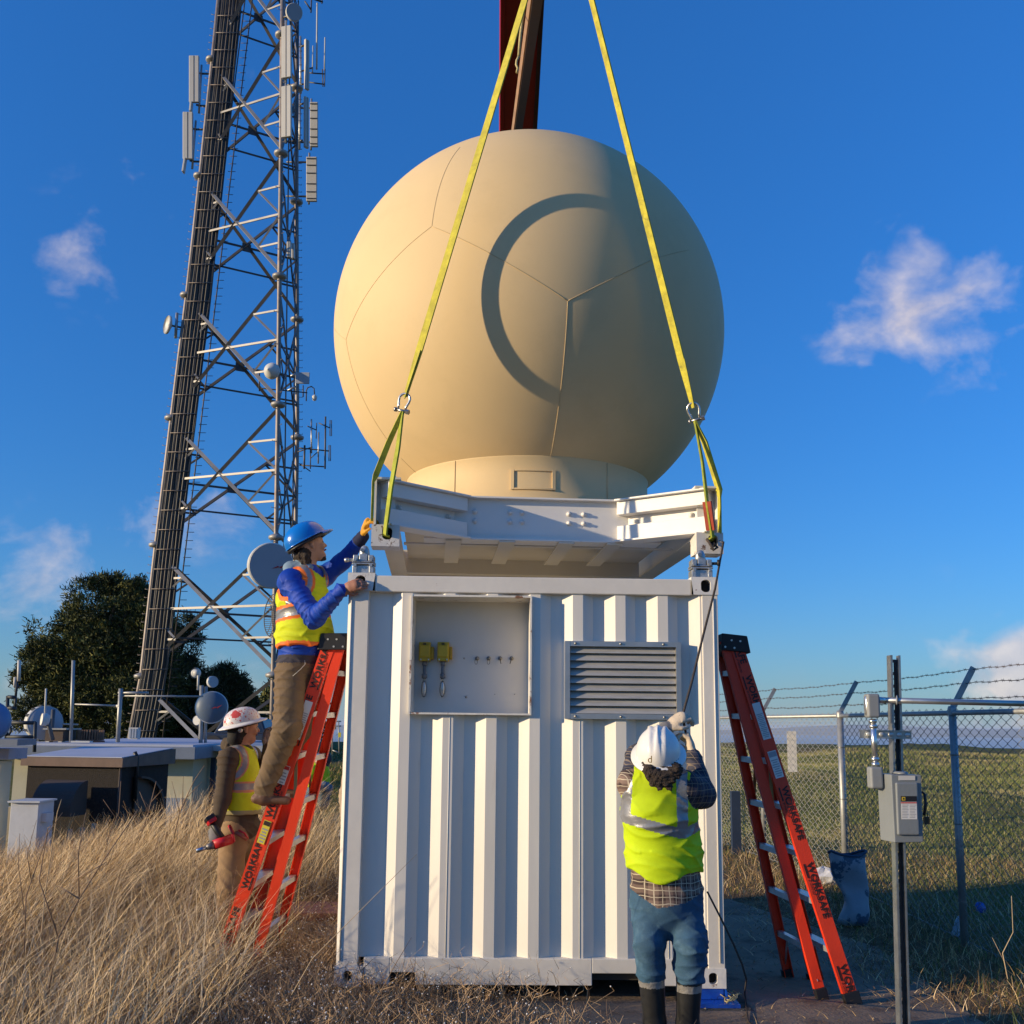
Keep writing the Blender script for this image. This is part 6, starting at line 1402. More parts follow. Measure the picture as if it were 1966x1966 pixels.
N7 = 40000; P = scatter(N7, (-22, -1.5), (12.5, 60), bdens); fm = rg.choice(4, size=N7, p=[.20, .30, .20, .30])
far_ = P[:, 1] > 30; fm[far_] = rg.choice(4, size=far_.sum(), p=[.05, .15, .15, .65])
o = blades('slope_grass', P, .10+.14*rg.random(N7), np.stack([.2+.3*rg.normal(size=N7), .3*rg.normal(size=N7), np.zeros(N7)], 1), .008+.008*rg.random(N7)+.0006*P[:, 1], fm, rng=rg, seg=2); tag(o, 'tan and green grass on the slope behind the mound', 'grass')
N8 = 3200; P = scatter(N8, (.4, 3.4), (4.4, 11.5), lambda x, y: np.clip(.12+.9*np.exp(-((x-2.9)/.45)**2)*(y > 6.6)+.35*np.exp(-(((x-2.2)/.5)**2+((y-9.6)/1.2)**2)), 0, 1)*(((x > 1.45)) | (y < 6.4))); P[:, 2] = np.maximum(P[:, 2], .0)+.012; a = rg.random(N8)*6.28
o = blades('straw_flakes', P, .02+.03*rg.random(N8), np.stack([np.cos(a)*2.2, np.sin(a)*2.2, np.zeros(N8)], 1), .004+.004*rg.random(N8), rg.choice(3, size=N8, p=[.15, .35, .5]), rng=rg, seg=2); tag(o, 'scattered straw flakes and dirt on the concrete', 'litter')
# tall dead weed stalks on the left, each its own plant
TWG = mat('dead_twig', (.22, .15, .10), .9, var=.3, scale=5); TWL = mat('dead_twig_pale', (.48, .36, .22), .9, var=.2, scale=5)
def twig(pts_list, label, m_, r=.005, Y=6.0):
    p0 = at(*pts_list[0][0], Y); o = empty('dead_weed', p0, label, 'dead plant', 'tall dead weeds in the grass'); mb = MB()
    for i, pl_ in enumerate(pts_list): n_ = len(pl_); mb.tube([at(x, y, Y+.06*math.sin(j+i)) for j, (x, y) in enumerate(pl_)], r, n=5, rs=[r*(1 if i == 0 else .65)*(1-.55*j/(n_-1)) for j in range(n_)])
    mb.build('stalks', m_, o); return o
twig([[(90, 1920), (112, 1800), (152, 1725), (200, 1650), (265, 1555)], [(112, 1800), (75, 1690), (92, 1590), (98, 1585)], [(152, 1725), (150, 1640), (165, 1560)], [(143, 1690), (205, 1655)], [(152, 1725), (110, 1700)]], 'tall dark forked dead weed in the middle of the left grass', TWG, .006, 5.4)
twig([[(45, 1870), (50, 1720), (92, 1600), (120, 1560)], [(48, 1760), (35, 1660), (38, 1600)], [(60, 1690), (52, 1640), (70, 1575)]], 'leaning dark dead weed near the left edge', TWG, .0045, 6.0)
twig([[(60, 1830), (80, 1790), (86, 1720), (110, 1560), (118, 1535)]], 'single pale stalk curving up in front of the white cabinet', TWL, .0045, 6.2)
twig([[(200, 1640), (210, 1600), (228, 1560), (232, 1500)], [(210, 1600), (240, 1575)], [(222, 1570), (198, 1535)]], 'dark twiggy weed against the shed hood', TWG, .006, 9.5)
twig([[(330, 1625), (345, 1560), (372, 1500), (392, 1470)], [(345, 1560), (330, 1500)], [(360, 1530), (388, 1500)], [(350, 1545), (352, 1490)]], 'curling dead weed before the cream wall under the tower', TWG, .007, 10.5)
twig([[(265, 1620), (285, 1560), (300, 1500)], [(285, 1560), (268, 1520)], [(290, 1540), (312, 1515)]], 'brown dead weed before the side of the brown shed', TWG, .007, 10.5)
twig([[(560, 1910), (600, 1840), (680, 1760), (800, 1640)]], 'long pale straw arching in front of the lower left of the container', TWL, .0028, 5.3)
twig([[(700, 1960), (760, 1850), (790, 1800)], [(735, 1900), (800, 1880)]], 'thin dark weed before the bottom rail of the container', TWG, .003, 5.2)
twig([[(1935, 1880), (1925, 1830), (1945, 1790), (1942, 1720)], [(1930, 1850), (1905, 1800)]], 'thin pale stalk at the bottom right before the fence', TWL, .004, 6.8)
# scattered stones and chips on the concrete
sm_ = mat('stone_chip', (.32, .26, .20), .9, var=.3, scale=20); mb = MB()
for i in range(240):
    x, y = (rg.uniform(-1.0, 3.2), rg.uniform(4.2, 6.6)) if i < 150 else (rg.uniform(1.6, 3.3), rg.uniform(6.6, 10.5)); r = .004+.012*rg.random()**3; k = len(mb.v)
    mb.add([(x+a[0]*r*(1+.4*rg.normal()*.4), y+a[1]*r, .012+a[2]*r*.6) for a in oc], of)
o = mb.build('gravel', sm_); tag(o, 'loose chips and gravel scattered over the concrete', 'gravel', kind='stuff')
# coil of pale cord by the blue plate
pp = [atz(1392+14*math.cos(t_*5.2)+t_*3, 1905+10*math.sin(t_*6.1)+2*t_, .03+.03*abs(math.sin(t_*3))) for t_ in np.linspace(0, 6, 40)]
o = empty('cord_scrap', pp[0], 'tangled pale cord lying beside the blue bearing plate', 'cord'); MB().tube(pp, .0035, n=5).build('cord', rp, o)
# ================================================================== PEOPLE
V3 = lambda *a: Vector(a)
def hand(w, d, n, side, tag, curl=(.6, 1.2), k=1.0, spread=.0):
    """palm, four unequal bent fingers and a thumb; d forearm direction, n direction the palm faces"""
    d = Vector(d).normalized(); n = Vector(n); n = (n-d*n.dot(d)).normalized(); s = d.cross(n)*side; P = []
    P.append(Prim(w-d*.01, w+d*.045*k, .026*k, .036*k, tag, n=n, fl=.62, k=.012)); P.append(Prim(w+d*.045*k, w+d*.078*k, .037*k, .036*k, tag, n=n, fl=.50, k=.010))
    for i, L in enumerate((.92, 1.05, 1.0, .80)):
        o_ = (i-1.5)*.0205*k; b = w+d*(.088-.004*abs(i-1.3))*k+s*o_; a1 = curl[0]+.06*i; a2 = curl[1]+.08*i
        d1 = d*math.cos(a1)+n*math.sin(a1)+s*(i-1.5)*spread; d2 = d*math.cos(a2)+n*math.sin(a2); d3 = d*math.cos(a2*1.45)+n*math.sin(a2*1.45)
        q1 = b+d1*.040*L*k; q2 = q1+d2*.026*L*k; q3 = q2+d3*.018*L*k
        P += [Prim(b-d*.012, q1, .0105*k, .0100*k, tag, k=.003), Prim(q1, q2, .0098*k, .0092*k, tag, k=.003), Prim(q2, q3, .0090*k, .0080*k, tag, k=.003)]
    t0 = w+d*.020*k-s*.026*k; dt = (d*.75-s*.55+n*.45).normalized(); t1 = t0+dt*.042*k; t2 = t1+(d*.8+n*.55).normalized()*.030*k
    P += [Prim(t0, t1, .0145*k, .0115*k, tag, k=.006), Prim(t1, t2, .0112*k, .0090*k, tag, k=.003)]
    return P
def limb(a, b, c, r, tag, k=.025, n=None, fl=1.0): return [Prim(a, b, r[0], r[1], tag, n, fl, k), Prim(b, c, r[1], r[2], tag, n, fl, k)]
def head(c, f, up, tag='skin', hair='hair', beard=None, k=1.0):
    f = Vector(f).normalized(); up = Vector(up); up = (up-f*up.dot(f)).normalized(); s = f.cross(up)
    P = [Prim(c+up*.028*k-f*.018*k, c+up*.028*k+f*.020*k, .090*k, .086*k, tag, s, .84, .02), Prim(c-up*.030*k+f*.030*k, c-up*.075*k+f*.056*k, .066*k, .040*k, tag, s, .88, .02),
         Prim(c+f*.100*k+up*.010*k, c+f*.116*k-up*.018*k, .010*k, .0135*k, tag, k=.012), Prim(c+f*.092*k+up*.030*k-s*.03*k, c+f*.092*k+up*.030*k+s*.03*k, .013*k, .013*k, tag, k=.012)]
    for sd in (-1, 1):
        P.append(Prim(c+s*sd*.077*k+up*.012*k-f*.004*k, c+s*sd*.079*k-up*.022*k+f*.002*k, .017*k, .011*k, tag, s, .45, .004))
        P.append(Prim(c+f*.096*k+s*sd*.030*k+up*.008*k, c+f*.096*k+s*sd*.034*k+up*.008*k, .0085*k, .0085*k, 'eye', k=.002))
        P.append(Prim(c+f*.080*k+s*sd*.036*k-up*.022*k, c+f*.078*k+s*sd*.04*k-up*.02*k, .022*k, .022*k, tag, k=.015))
    P.append(Prim(c+f*.104*k-up*.046*k-s*.016*k, c+f*.104*k-up*.046*k+s*.016*k, .0075*k, .0075*k, 'lip', k=.004))
    return P, f, up, s
SKIN = mat('skin', (.44, .235, .145), .55, var=.06, scale=20, bump=.08, bscale=120, spec=.35); SKR = mat('skin_ruddy', (.36, .16, .10), .55, var=.1, scale=20, bump=.1, bscale=120)
EYE = mat('eye_dark', (.03, .02, .015), .3); LIP = mat('lip', (.30, .12, .09), .5); HAIRM = mat('hair_dark_brown', (.035, .022, .015), .65, var=.5, scale=60, bump=.9, bscale=180)
LIME = mat('vest_lime', (.50, .66, .010), .65, var=.10, scale=9, bump=.25, bscale=300, spec=.2); LIMEY = mat('vest_lime_yellow', (.56, .62, .015), .65, var=.10, scale=9, bump=.25, bscale=300, spec=.2)
ORG = mat('vest_orange', (.80, .16, .02), .65, var=.08, scale=12); REF = mat('reflective_tape', (.27, .27, .28), .35, metal=.35, var=.08, scale=20, bump=.15, bscale=120); SEAM = mat('tape_grey', (.36, .36, .37), .5)
JKB = mat('jacket_blue', (.002, .045, .36), .6, var=.15, scale=8, bump=.2, bscale=120, spec=.3); HDL = mat('hood_pale_blue', (.17, .25, .33), .8, var=.1, scale=8); TEE = mat('shirt_charcoal', (.045, .04, .05), .85, var=.1)
PTK = mat('trousers_khaki', (.15, .10, .055), .85, var=.18, scale=7, bump=.3, bscale=150); BTB = mat('boot_brown', (.14, .070, .04), .6, var=.2, scale=10, bump=.2); GLY = mat('glove_yellow', (.62, .30, .02), .7, var=.12, scale=14, bump=.2, bscale=80); GLB = mat('glove_black', (.02, .02, .02), .8)
CUF = mat('cuff_navy', (.006, .010, .045), .8)
def helmet(parent, c, hu, hf, m_, rx=.118, ry=.140, rz=.118, brim=None, bill=None, ridges=0, rm=None):
    """hard hat: dome (wider front to back), optional full brim or front bill, ridges and inner headband"""
    hu = Vector(hu).normalized(); hf = Vector(hf); hf = (hf-hu*hf.dot(hu)).normalized(); hs = hf.cross(hu); n = 40
    def g(a, r, z): return c+hf*(math.cos(a)*ry*r)+hs*(math.sin(a)*rx*r)+hu*z
    vs = []; rows = 14
    for j in range(rows+1):
        t = j/rows*math.pi/2
        for i in range(n):
            a = 2*math.pi*i/n; rr = math.cos(t)**.85; z = rz*math.sin(t)**.92
            bump = 0
            if ridges:
                y_ = math.sin(a)*rr
                for q in (-.34, 0, .34): bump += .010*math.exp(-((y_-q)/.085)**2)*math.sin(min(t*1.6, 1.57))
            vs.append(g(a, rr, z+bump) if t > 1.2 else c+(g(a, rr, z)-c)*(1+bump/.12))
    mb = MB(); mb.add(vs, [(j*n+i, j*n+(i+1) % n, (j+1)*n+(i+1) % n, (j+1)*n+i) for j in range(rows) for i in range(n)], smooth=True)
    mb.tube([g(2*math.pi*i/n, 1.01, .0) for i in range(n)], .0045, n=6, closed=True)
    sh_ = mb.build('hard_hat', m_, parent)
    if brim:
        mb = MB(); vs = []
        for (r, z) in ((1.0, .006), (1.0+brim*.5, -.004), (1.0+brim, -.012), (1.0+brim, -.018), (1.0+brim*.5, -.010), (.98, -.002)):
            for i in range(n): a = 2*math.pi*i/n; ex = 1+.12*max(0, math.cos(a))**2*(r-1)/max(brim, .01)*.4; vs.append(g(a, r*ex, z))
        mb.add(vs, [(j*n+i, j*n+(i+1) % n, (j+1)*n+(i+1) % n, (j+1)*n+i) for j in range(5) for i in range(n)], smooth=True); mb.build('brim', rm or m_, sh_)
    if bill:
        mb = MB(); A_ = np.linspace(-.95, .95, 15); vs = []
        for (r, z) in ((.99, .006), (1.0+bill, -.014), (1.0+bill, -.021), (.99, -.004)):
            for a in A_: k_ = math.cos(a*1.55)**.6 if abs(a) < 1 else 0; vs.append(g(a, 1+(r-1)*max(k_, .05), z))
        m = len(A_); mb.add(vs, [(j*m+i, j*m+i+1, (j+1)*m+i+1, (j+1)*m+i) for j in range(3) for i in range(m-1)], smooth=True); mb.build('bill', rm or m_, sh_)
    mb = MB(); mb.tube([c+(g(2*math.pi*i/n, .93, -.018)-c) for i in range(n)], .012, n=6, closed=True); mb.build('headband', LB, sh_)
    return sh_, g, hs
ARMS = dict(k=.03)

# ---- worker on the left ladder -----------------------------------------------------------------
J = dict(pel=at(577, 1282, 7.20), wai=at(579, 1228, 7.18), che=at(582, 1152, 7.16), nb=at(590, 1094, 7.14), hd=at(594, 1052, 7.10),
         sn=at(557, 1116, 7.04), en=at(604, 1186, 6.90), wn=at(656, 1133, 6.64), sf=at(620, 1108, 7.32), ef=at(658, 1078, 7.26), wf=at(697, 1030, 7.06),
         hn=at(561, 1290, 7.12), kn=at(551, 1400, 7.02), an=at(508, 1512, 7.12), hf=at(591, 1290, 7.30), kf=at(572, 1402, 7.32), af=at(524, 1500, 7.40))
W1 = empty('person', at(520, 1552, 7.25), 'person in blue helmet and blue jacket on the left ladder, reaching for the frame corner', 'person')
side_ = Vector((.25, -.97, 0)); depth_n = Vector((1, .3, 0)).normalized()
P = []
P += [Prim(J['che']+ZU*.02, J['wai']+V3(.02, 0, 0), .178, .182, 'jacket', depth_n, .92, .05), Prim(J['nb']-ZU*.06, J['che'], .12, .17, 'jacket', depth_n, .8, .05), Prim(J['wai']+V3(.02, 0, 0), J['pel']+ZU*.06, .178, .166, 'jacket', depth_n, .94, .04)]
P += [Prim(J['sn'], J['sf'], .085, .080, 'jacket', k=.05)]
P += limb(J['sn'], J['en'], J['wn'], (.080, .066, .044), 'jacket', .03); P += limb(J['sf'], J['ef'], J['wf']-(J['wf']-J['ef'])*.25, (.076, .062, .050), 'jacket', .03)
P += [Prim(J['ef']+(J['wf']-J['ef'])*.62, J['wf'], .050, .046, 'cuff', k=.01)]
P += [Prim(J['pel']+ZU*.062, J['pel']+ZU*.03, .157, .157, 'tee', depth_n, .88, .01), Prim(J['pel']+ZU*.02, (J['hn']+J['hf'])/2, .152, .145, 'pants', depth_n, .92, .04)]
P += limb(J['hn'], J['kn'], J['an'], (.118, .094, .070), 'pants', .03); P += limb(J['hf'], J['kf'], J['af'], (.118, .092, .070), 'pants', .03)
for a_, s_ in ((J['an'], 0), (J['af'], 0)):
    toe = Vector((1, .05, -.02)).normalized(); b = a_+ZU*-.075; P += [Prim(a_-ZU*.0, b, .050, .048, 'boot', k=.02), Prim(b-toe*.045, b+toe*.15-ZU*.008, .044, .036, 'boot', ZU, .8, .02)]
P += [Prim(J['nb']-ZU*.02, J['hd']-ZU*.05, .058, .055, 'skin', k=.02)]
hp, f_, u_, s_ = head(J['hd'], (.80, .42, .36), (-.25, -.05, 1)); P += hp
P += [Prim(J['hd']-f_*.050-u_*.02, J['hd']-f_*.052-u_*.075, .066, .046, 'hair', k=.015), Prim(J['hd']-f_*.066-u_*.035+s_*-.036, J['hd']-f_*.066-u_*.035+s_*.036, .046, .046, 'hair', k=.02), Prim(J['hd']-f_*.075-u_*.06+s_*-.03, J['hd']-f_*.07-u_*.085+s_*.03, .034, .034, 'hair', k=.01), Prim(J['hd']+f_*.065-u_*.095, J['hd']+f_*.075-u_*.105, .030, .022, 'hair', k=.01)]
P += [Prim(J['nb']+V3(-.11, -.05, .005), J['nb']+V3(-.085, .07, -.0), .050, .050, 'hood', k=.02), Prim(J['nb']+V3(-.085, -.06, .02), J['nb']+V3(.03, -.085, .0), .034, .028, 'hood', k=.015), Prim(J['nb']+V3(-.12, -.03, -.05), J['nb']+V3(-.11, .05, -.05), .040, .040, 'hood', k=.015)]
dn = (at(690, 1120, 6.60)-J['wn']).normalized(); P += hand(J['wn']+dn*.012, dn, V3(.25, .95, -.1), 1, 'handskin', (.30, .75), 1.02)
df = (J['wf']-J['ef']).normalized(); gd = (at(706, 996, 6.98)-J['wf']).normalized(); P += hand(J['wf']+gd*.015, gd, V3(.75, -.2, .1), 1, 'glove', (.75, 1.5), 1.18)
PB1 = P
VP = [Prim(J['che']+ZU*.01, J['wai']+V3(.025, 0, .01), .198, .208, 'v', depth_n, .93, .05), Prim(J['wai']+V3(.025, 0, 0), J['pel']+V3(.02, 0, .125), .208, .198, 'v', depth_n, .96, .05), Prim(J['nb']-ZU*.07, J['che'], .135, .190, 'v', depth_n, .82, .05), Prim(J['sn']+(J['sf']-J['sn'])*.22, J['sn']+(J['sf']-J['sn'])*.78, .098, .098, 'v', k=.05)]
zhem = at(577, 1243, 7.2).z; sn_ = np.array(J['sn']); sf_ = np.array(J['sf']); nb_ = np.array(J['nb']); ax_ = np.array(J['che'])
hem = lambda G: (zhem-G[..., 2])-.10*(G[..., 0]-J['wai'].x)*-.6-.010*np.sin(G[..., 1]*18+G[..., 0]*9)
vneck = lambda G: .095-np.sqrt(((G-(nb_+np.array([.045, -.01, .01])))**2).sum(-1))
armh = lambda c: (lambda G: .098-np.sqrt(((G-(c+np.array([.0, -.03 if c is sn_ else .03, -.015])))**2).sum(-1)))
def rc1b(V, near, tags):
    t = {n_: i for i, n_ in enumerate(tags)}; out = near.copy(); lo_ = (near == t['jacket'])|(near == t['tee'])|(near == t['pants']); z = V[:, 2]; z1, z2 = at(577, 1259, 7.1).z, at(577, 1273, 7.1).z; m_ = lo_ & (z < J['wai'].z) & (V[:, 0] < J['wai'].x+.26) & (V[:, 1] > 6.9)
    out[m_ & (z <= z2)] = t['pants']; out[m_ & (z > z2) & (z <= z1)] = t['tee']; out[m_ & (z > z1) & (near != t['jacket'])] = t['jacket']; return out
sdf_obj('body', P, dict(jacket=JKB, pants=PTK, skin=SKIN, hair=HAIRM, eye=EYE, lip=LIP, hood=HDL, tee=TEE, boot=BTB, handskin=SKR, glove=GLY, cuff=CUF), W1, .0062, folds=dict(jacket=(.0085, 42), pants=(.0095, 34), hair=(.012, 120), tee=(.004, 40), hood=(.004, 50), cuff=(.004, 60)), recolor=rc1b)
def rc1(V, near, tags):
    t = {n_: i for i, n_ in enumerate(tags)}; out = np.full(len(V), t['v']); z = V[:, 2]+.13*(V[:, 0]-J['wai'].x)*-1.0
    zb = at(577, 1178, 7.16).z; d = z-zb; out[np.abs(d) < .034] = t['ref']; out[(np.abs(d) >= .034) & (np.abs(d) < .050)] = t['org']
    up = z > zb+.05
    for c, sg in ((sn_, -1), (sf_, 1)):
        r = np.sqrt(((V-(c+np.array([0, .03*sg, -.015])))**2).sum(1)); out[up & (r < .132)] = t['org']; fr_ = up & (V[:, 0] > c[0]-.01); out[fr_ & (r >= .132) & (r < .165)] = t['ref']; out[fr_ & (r >= .165) & (r < .180)] = t['org']
    hz = hem(V); out[hz > -.020] = t['org']; return out
vst = sdf_obj('vest', VP, dict(v=LIMEY, ref=REF, org=ORG), W1, .0062, folds=dict(v=(.010, 30)), recolor=rc1, cuts=[hem, vneck, armh(sn_), armh(sf_)])
HB1 = mat('helmet_blue', (.004, .16, .58), .22, var=.04, spec=.6, coat=.4); c = J['hd']+u_*.055-f_*.006
hh, g, hs = helmet(W1, c, u_*.96-f_*.10+V3(-.08, 0, 0), f_, HB1, .126, .155, .132, bill=.36)
mb = MB()
for i, (a, zz_) in enumerate(((2.35, .062), (2.35, .076), (2.35, .090))):
    mb.tube([c+(g(a_, math.cos(math.asin(min(.99, zz_/.122)))**.85*1.02, zz_)-c) for a_ in np.linspace(3.5, 4.25, 6)], .0035, n=5)
mb.build('vent_ridge', HB1, hh)
mb = MB(); mb.lathe([(0, .002), (.009, .002), (.009, 0)], c+(g(3.9, .60, .101)-c)*1.03, (g(3.9, .60, .101)-c), n=12); mb.build('sticker', mat('sticker_magenta', (.50, .04, .16), .5), hh)
MB().tube([g(4.9, .95, -.01), J['hd']+s_*-.082-u_*.04+f_*.02, J['hd']-u_*.11+f_*.05], .004, n=5).build('chin_strap', LB, hh)
tee_ = [at(548, 1288, 7.02), at(560, 1286, 7.03)]
MB().tube([at(584, 1262, 7.05), at(586, 1275, 7.03), at(578, 1284, 7.02), at(562, 1298, 7.0)], .0022, n=5).build('pocket_clip', mat('clip_pale', (.55, .52, .46), .5), W1)

# ---- worker in sticker covered hard hat --------------------------------------------------------
K2 = dict(pel=at(460, 1592, 7.75), wai=at(457, 1548, 7.75), che=at(459, 1480, 7.74), nb=at(462, 1432, 7.72), hd=at(467, 1400, 7.68), sn=at(438, 1456, 7.58), en=at(428, 1532, 7.52), wn=at(416, 1583, 7.45),
          sf=at(484, 1450, 7.92), ef=at(510, 1492, 7.90), wf=at(513, 1430, 7.80), hn=at(449, 1600, 7.66), kn=at(440, 1705, 7.62), an=at(436, 1815, 7.70), hf=at(473, 1600, 7.86), kf=at(472, 1705, 7.82), af=at(470, 1815, 7.92))
W2 = empty('person', (at(452, 1830, 7.75).x, 7.75, 0), 'person in a sticker covered helmet standing in the grass, holding a red impact driver', 'person')
JK2 = mat('hoodie_olive', (.075, .052, .032), .9, var=.15, scale=9, bump=.3, bscale=160); PT2 = mat('trousers_tan', (.26, .165, .085), .85, var=.15, scale=7, bump=.3, bscale=150); GL2 = mat('glove_grey', (.16, .15, .15), .8, var=.15, scale=14); CAPM = mat('liner_black', (.015, .014, .014), .8)
P = [Prim(K2['che'], K2['wai'], .160, .158, 'j', depth_n, .80, .05), Prim(K2['nb']-ZU*.06, K2['che'], .10, .150, 'j', depth_n, .8, .05), Prim(K2['wai'], K2['pel']+ZU*.03, .158, .160, 'j', depth_n, .86, .04), Prim(K2['sn'], K2['sf'], .070, .070, 'j', k=.05)]
P += limb(K2['sn'], K2['en'], K2['wn'], (.074, .062, .042), 'j', .03)+limb(K2['sf'], K2['ef'], K2['wf'], (.064, .052, .038), 'j', .03)
P += [Prim(K2['pel']+ZU*.0, (K2['hn']+K2['hf'])/2-ZU*.02, .145, .135, 'p', depth_n, .92, .04)]+limb(K2['hn'], K2['kn'], K2['an'], (.108, .086, .068), 'p', .03)+limb(K2['hf'], K2['kf'], K2['af'], (.098, .072, .058), 'p', .03)
for a_ in (K2['an'], K2['af']): b = Vector((a_.x, a_.y, .055)); P += [Prim(a_, b, .05, .048, 'b', k=.02), Prim(b-V3(.04, 0, 0), b+V3(.15, .05, -.01), .044, .038, 'b', ZU, .8, .02)]
P += [Prim(K2['nb']-ZU*.02, K2['hd']-ZU*.05, .055, .052, 'skin', k=.02)]
hp, f_, u_, s_ = head(K2['hd'], (.86, .50, .05), (0, 0, 1), k=.98); P += hp
P += [Prim(K2['hd']-f_*.040+u_*.0, K2['hd']-f_*.055-u_*.055, .080, .062, 'cap', k=.01), Prim(K2['nb']+V3(-.09, -.04, .01), K2['nb']+V3(-.06, .07, .01), .045, .045, 'j', k=.02), Prim(K2['nb']+V3(-.07, -.06, .0), K2['nb']+V3(.05, -.04, -.02), .034, .03, 'j', k=.02)]
d2 = (at(410, 1612, 7.42)-K2['wn']).normalized(); P += hand(K2['wn'], d2, V3(.2, .9, -.25), 1, 'g', (.85, 1.7), 1.1)
d3 = (at(514, 1405, 7.78)-K2['wf']).normalized(); P += hand(K2['wf'], d3, V3(.6, -.5, 0), 1, 'g', (.6, 1.2), 1.1)
sdf_obj('body', P, dict(j=JK2, p=PT2, b=BTB, skin=SKIN, eye=EYE, lip=LIP, cap=CAPM, g=GL2), W2, .0066, folds=dict(j=(.009, 44), p=(.012, 30)))
VP = [Prim(K2['che'], K2['wai'], .180, .182, 'v', depth_n, .82, .05), Prim(K2['wai'], K2['pel']+ZU*.08, .182, .186, 'v', depth_n, .86, .05), Prim(K2['nb']-ZU*.065, K2['che'], .115, .168, 'v', depth_n, .82, .05), Prim(K2['sn']+(K2['sf']-K2['sn'])*.2, K2['sn']+(K2['sf']-K2['sn'])*.8, .082, .082, 'v', k=.05)]
zh2 = at(455, 1562, 7.75).z; s1 = np.array(K2['sn']); s2 = np.array(K2['sf']); n2 = np.array(K2['nb'])
hem2 = lambda G: zh2-G[..., 2]
def armh2(c, sg): return lambda G: .084-np.sqrt(((G-(c+np.array([0, .025*sg, -.015])))**2).sum(-1))
def rc2(V, near, tags):
    t = {n_: i for i, n_ in enumerate(tags)}; out = np.full(len(V), t['v']); z = V[:, 2]; zb = at(455, 1508, 7.75).z; d = z-zb
    out[np.abs(d) < .026] = t['ref']; out[(np.abs(d) >= .026) & (np.abs(d) < .036)] = t['org']; up = z > zb+.03
    for c, sg in ((s1, -1), (s2, 1)):
        r = np.sqrt(((V-(c+np.array([0, .025*sg, -.015])))**2).sum(1)); out[up & (r < .108)] = t['v']; q_ = up & (V[:, 0] > c[0]-.04); out[q_ & (r >= .100) & (r < .110)] = t['org']; out[q_ & (r >= .110) & (r < .148)] = t['ref']; out[q_ & (r >= .148) & (r < .158)] = t['org']
        out[(~q_) & up & (r < .100)] = t['org']
    out[hem2(V) > -.03] = t['hem']; return out
sdf_obj('vest', VP, dict(v=LIMEY, ref=REF, org=mat('edge_salmon', (.62, .25, .12), .65), hem=mat('hem_olive', (.30, .27, .13), .7)), W2, .0066, folds=dict(v=(.008, 30)), recolor=rc2, cuts=[hem2, armh2(s1, -1), armh2(s2, 1), lambda G: .080-np.sqrt(((G-(n2+np.array([.03, 0, .03])))**2).sum(-1))])
def sticker_mat():
    M = bpy.data.materials.new('helmet_stickers'); M.use_nodes = True; t = M.node_tree; b = t.nodes['Principled BSDF']; L = t.links.new
    co = t.nodes.new('ShaderNodeTexCoord'); v = t.nodes.new('ShaderNodeTexVoronoi'); v.inputs['Scale'].default_value = 17; L(co.outputs['Object'], v.inputs['Vector'])
    sp = t.nodes.new('ShaderNodeSeparateColor'); L(v.outputs['Color'], sp.inputs[0]); r = t.nodes.new('ShaderNodeValToRGB'); r.color_ramp.interpolation = 'CONSTANT'; L(sp.outputs[0], r.inputs[0])
    e = r.color_ramp.elements; cols = [(0, (.66, .62, .58)), (.30, (.52, .06, .04)), (.42, (.68, .64, .60)), (.55, (.10, .13, .06)), (.63, (.66, .60, .58)), (.76, (.03, .03, .03)), (.83, (.60, .30, .26)), (.92, (.68, .64, .60))]
    while len(e) < len(cols): e.new(.5)
    for q, (p, c_) in zip(e, cols): q.position = p; q.color = (*c_, 1)
    v2 = t.nodes.new('ShaderNodeTexVoronoi'); v2.inputs['Scale'].default_value = 17; v2.feature = 'DISTANCE_TO_EDGE'; L(co.outputs['Object'], v2.inputs['Vector']); mr = t.nodes.new('ShaderNodeMapRange'); mr.inputs[1].default_value = .03; mr.inputs[2].default_value = .06; L(v2.outputs['Distance'], mr.inputs[0])
    nz_ = t.nodes.new('ShaderNodeTexNoise'); nz_.inputs['Scale'].default_value = 70; L(co.outputs['Object'], nz_.inputs['Vector'])
    m1_ = t.nodes.new('ShaderNodeMix'); m1_.data_type = 'RGBA'; L(mr.outputs[0], m1_.inputs[0]); m1_.inputs[6].default_value = (.68, .64, .6, 1); L(r.outputs[0], m1_.inputs[7])
    st = t.nodes.new('ShaderNodeMapRange'); st.inputs[1].default_value = .58; st.inputs[2].default_value = .62; L(nz_.outputs['Fac'], st.inputs[0]); m2_ = t.nodes.new('ShaderNodeMix'); m2_.data_type = 'RGBA'; L(st.outputs[0], m2_.inputs[0]); L(m1_.outputs[2], m2_.inputs[6]); m2_.inputs[7].default_value = (.5, .1, .08, 1)
    L(m2_.outputs[2], b.inputs['Base Color']); b.inputs['Roughness'].default_value = .35; return M
WH = mat('helmet_white', (.72, .70, .66), .3, var=.05, scale=8, spec=.5, col2=(.40, .36, .30), c2at=.68, c2w=.05, c2scale=14)
c = K2['hd']+u_*.050-f_*.008
hh, g, hs = helmet(W2, c, u_*.97-f_*.20, f_, sticker_mat(), .116, .138, .112, brim=.30, rm=WH)
MB().lathe([(0, .012), (.014, .012), (.018, .0)], K2['hd']+s_*(-.085 if s_.y > 0 else .085)-f_*.045-u_*.005, (s_*(-1 if s_.y > 0 else 1)), n=16).build('ratchet_knob', CF, hh)
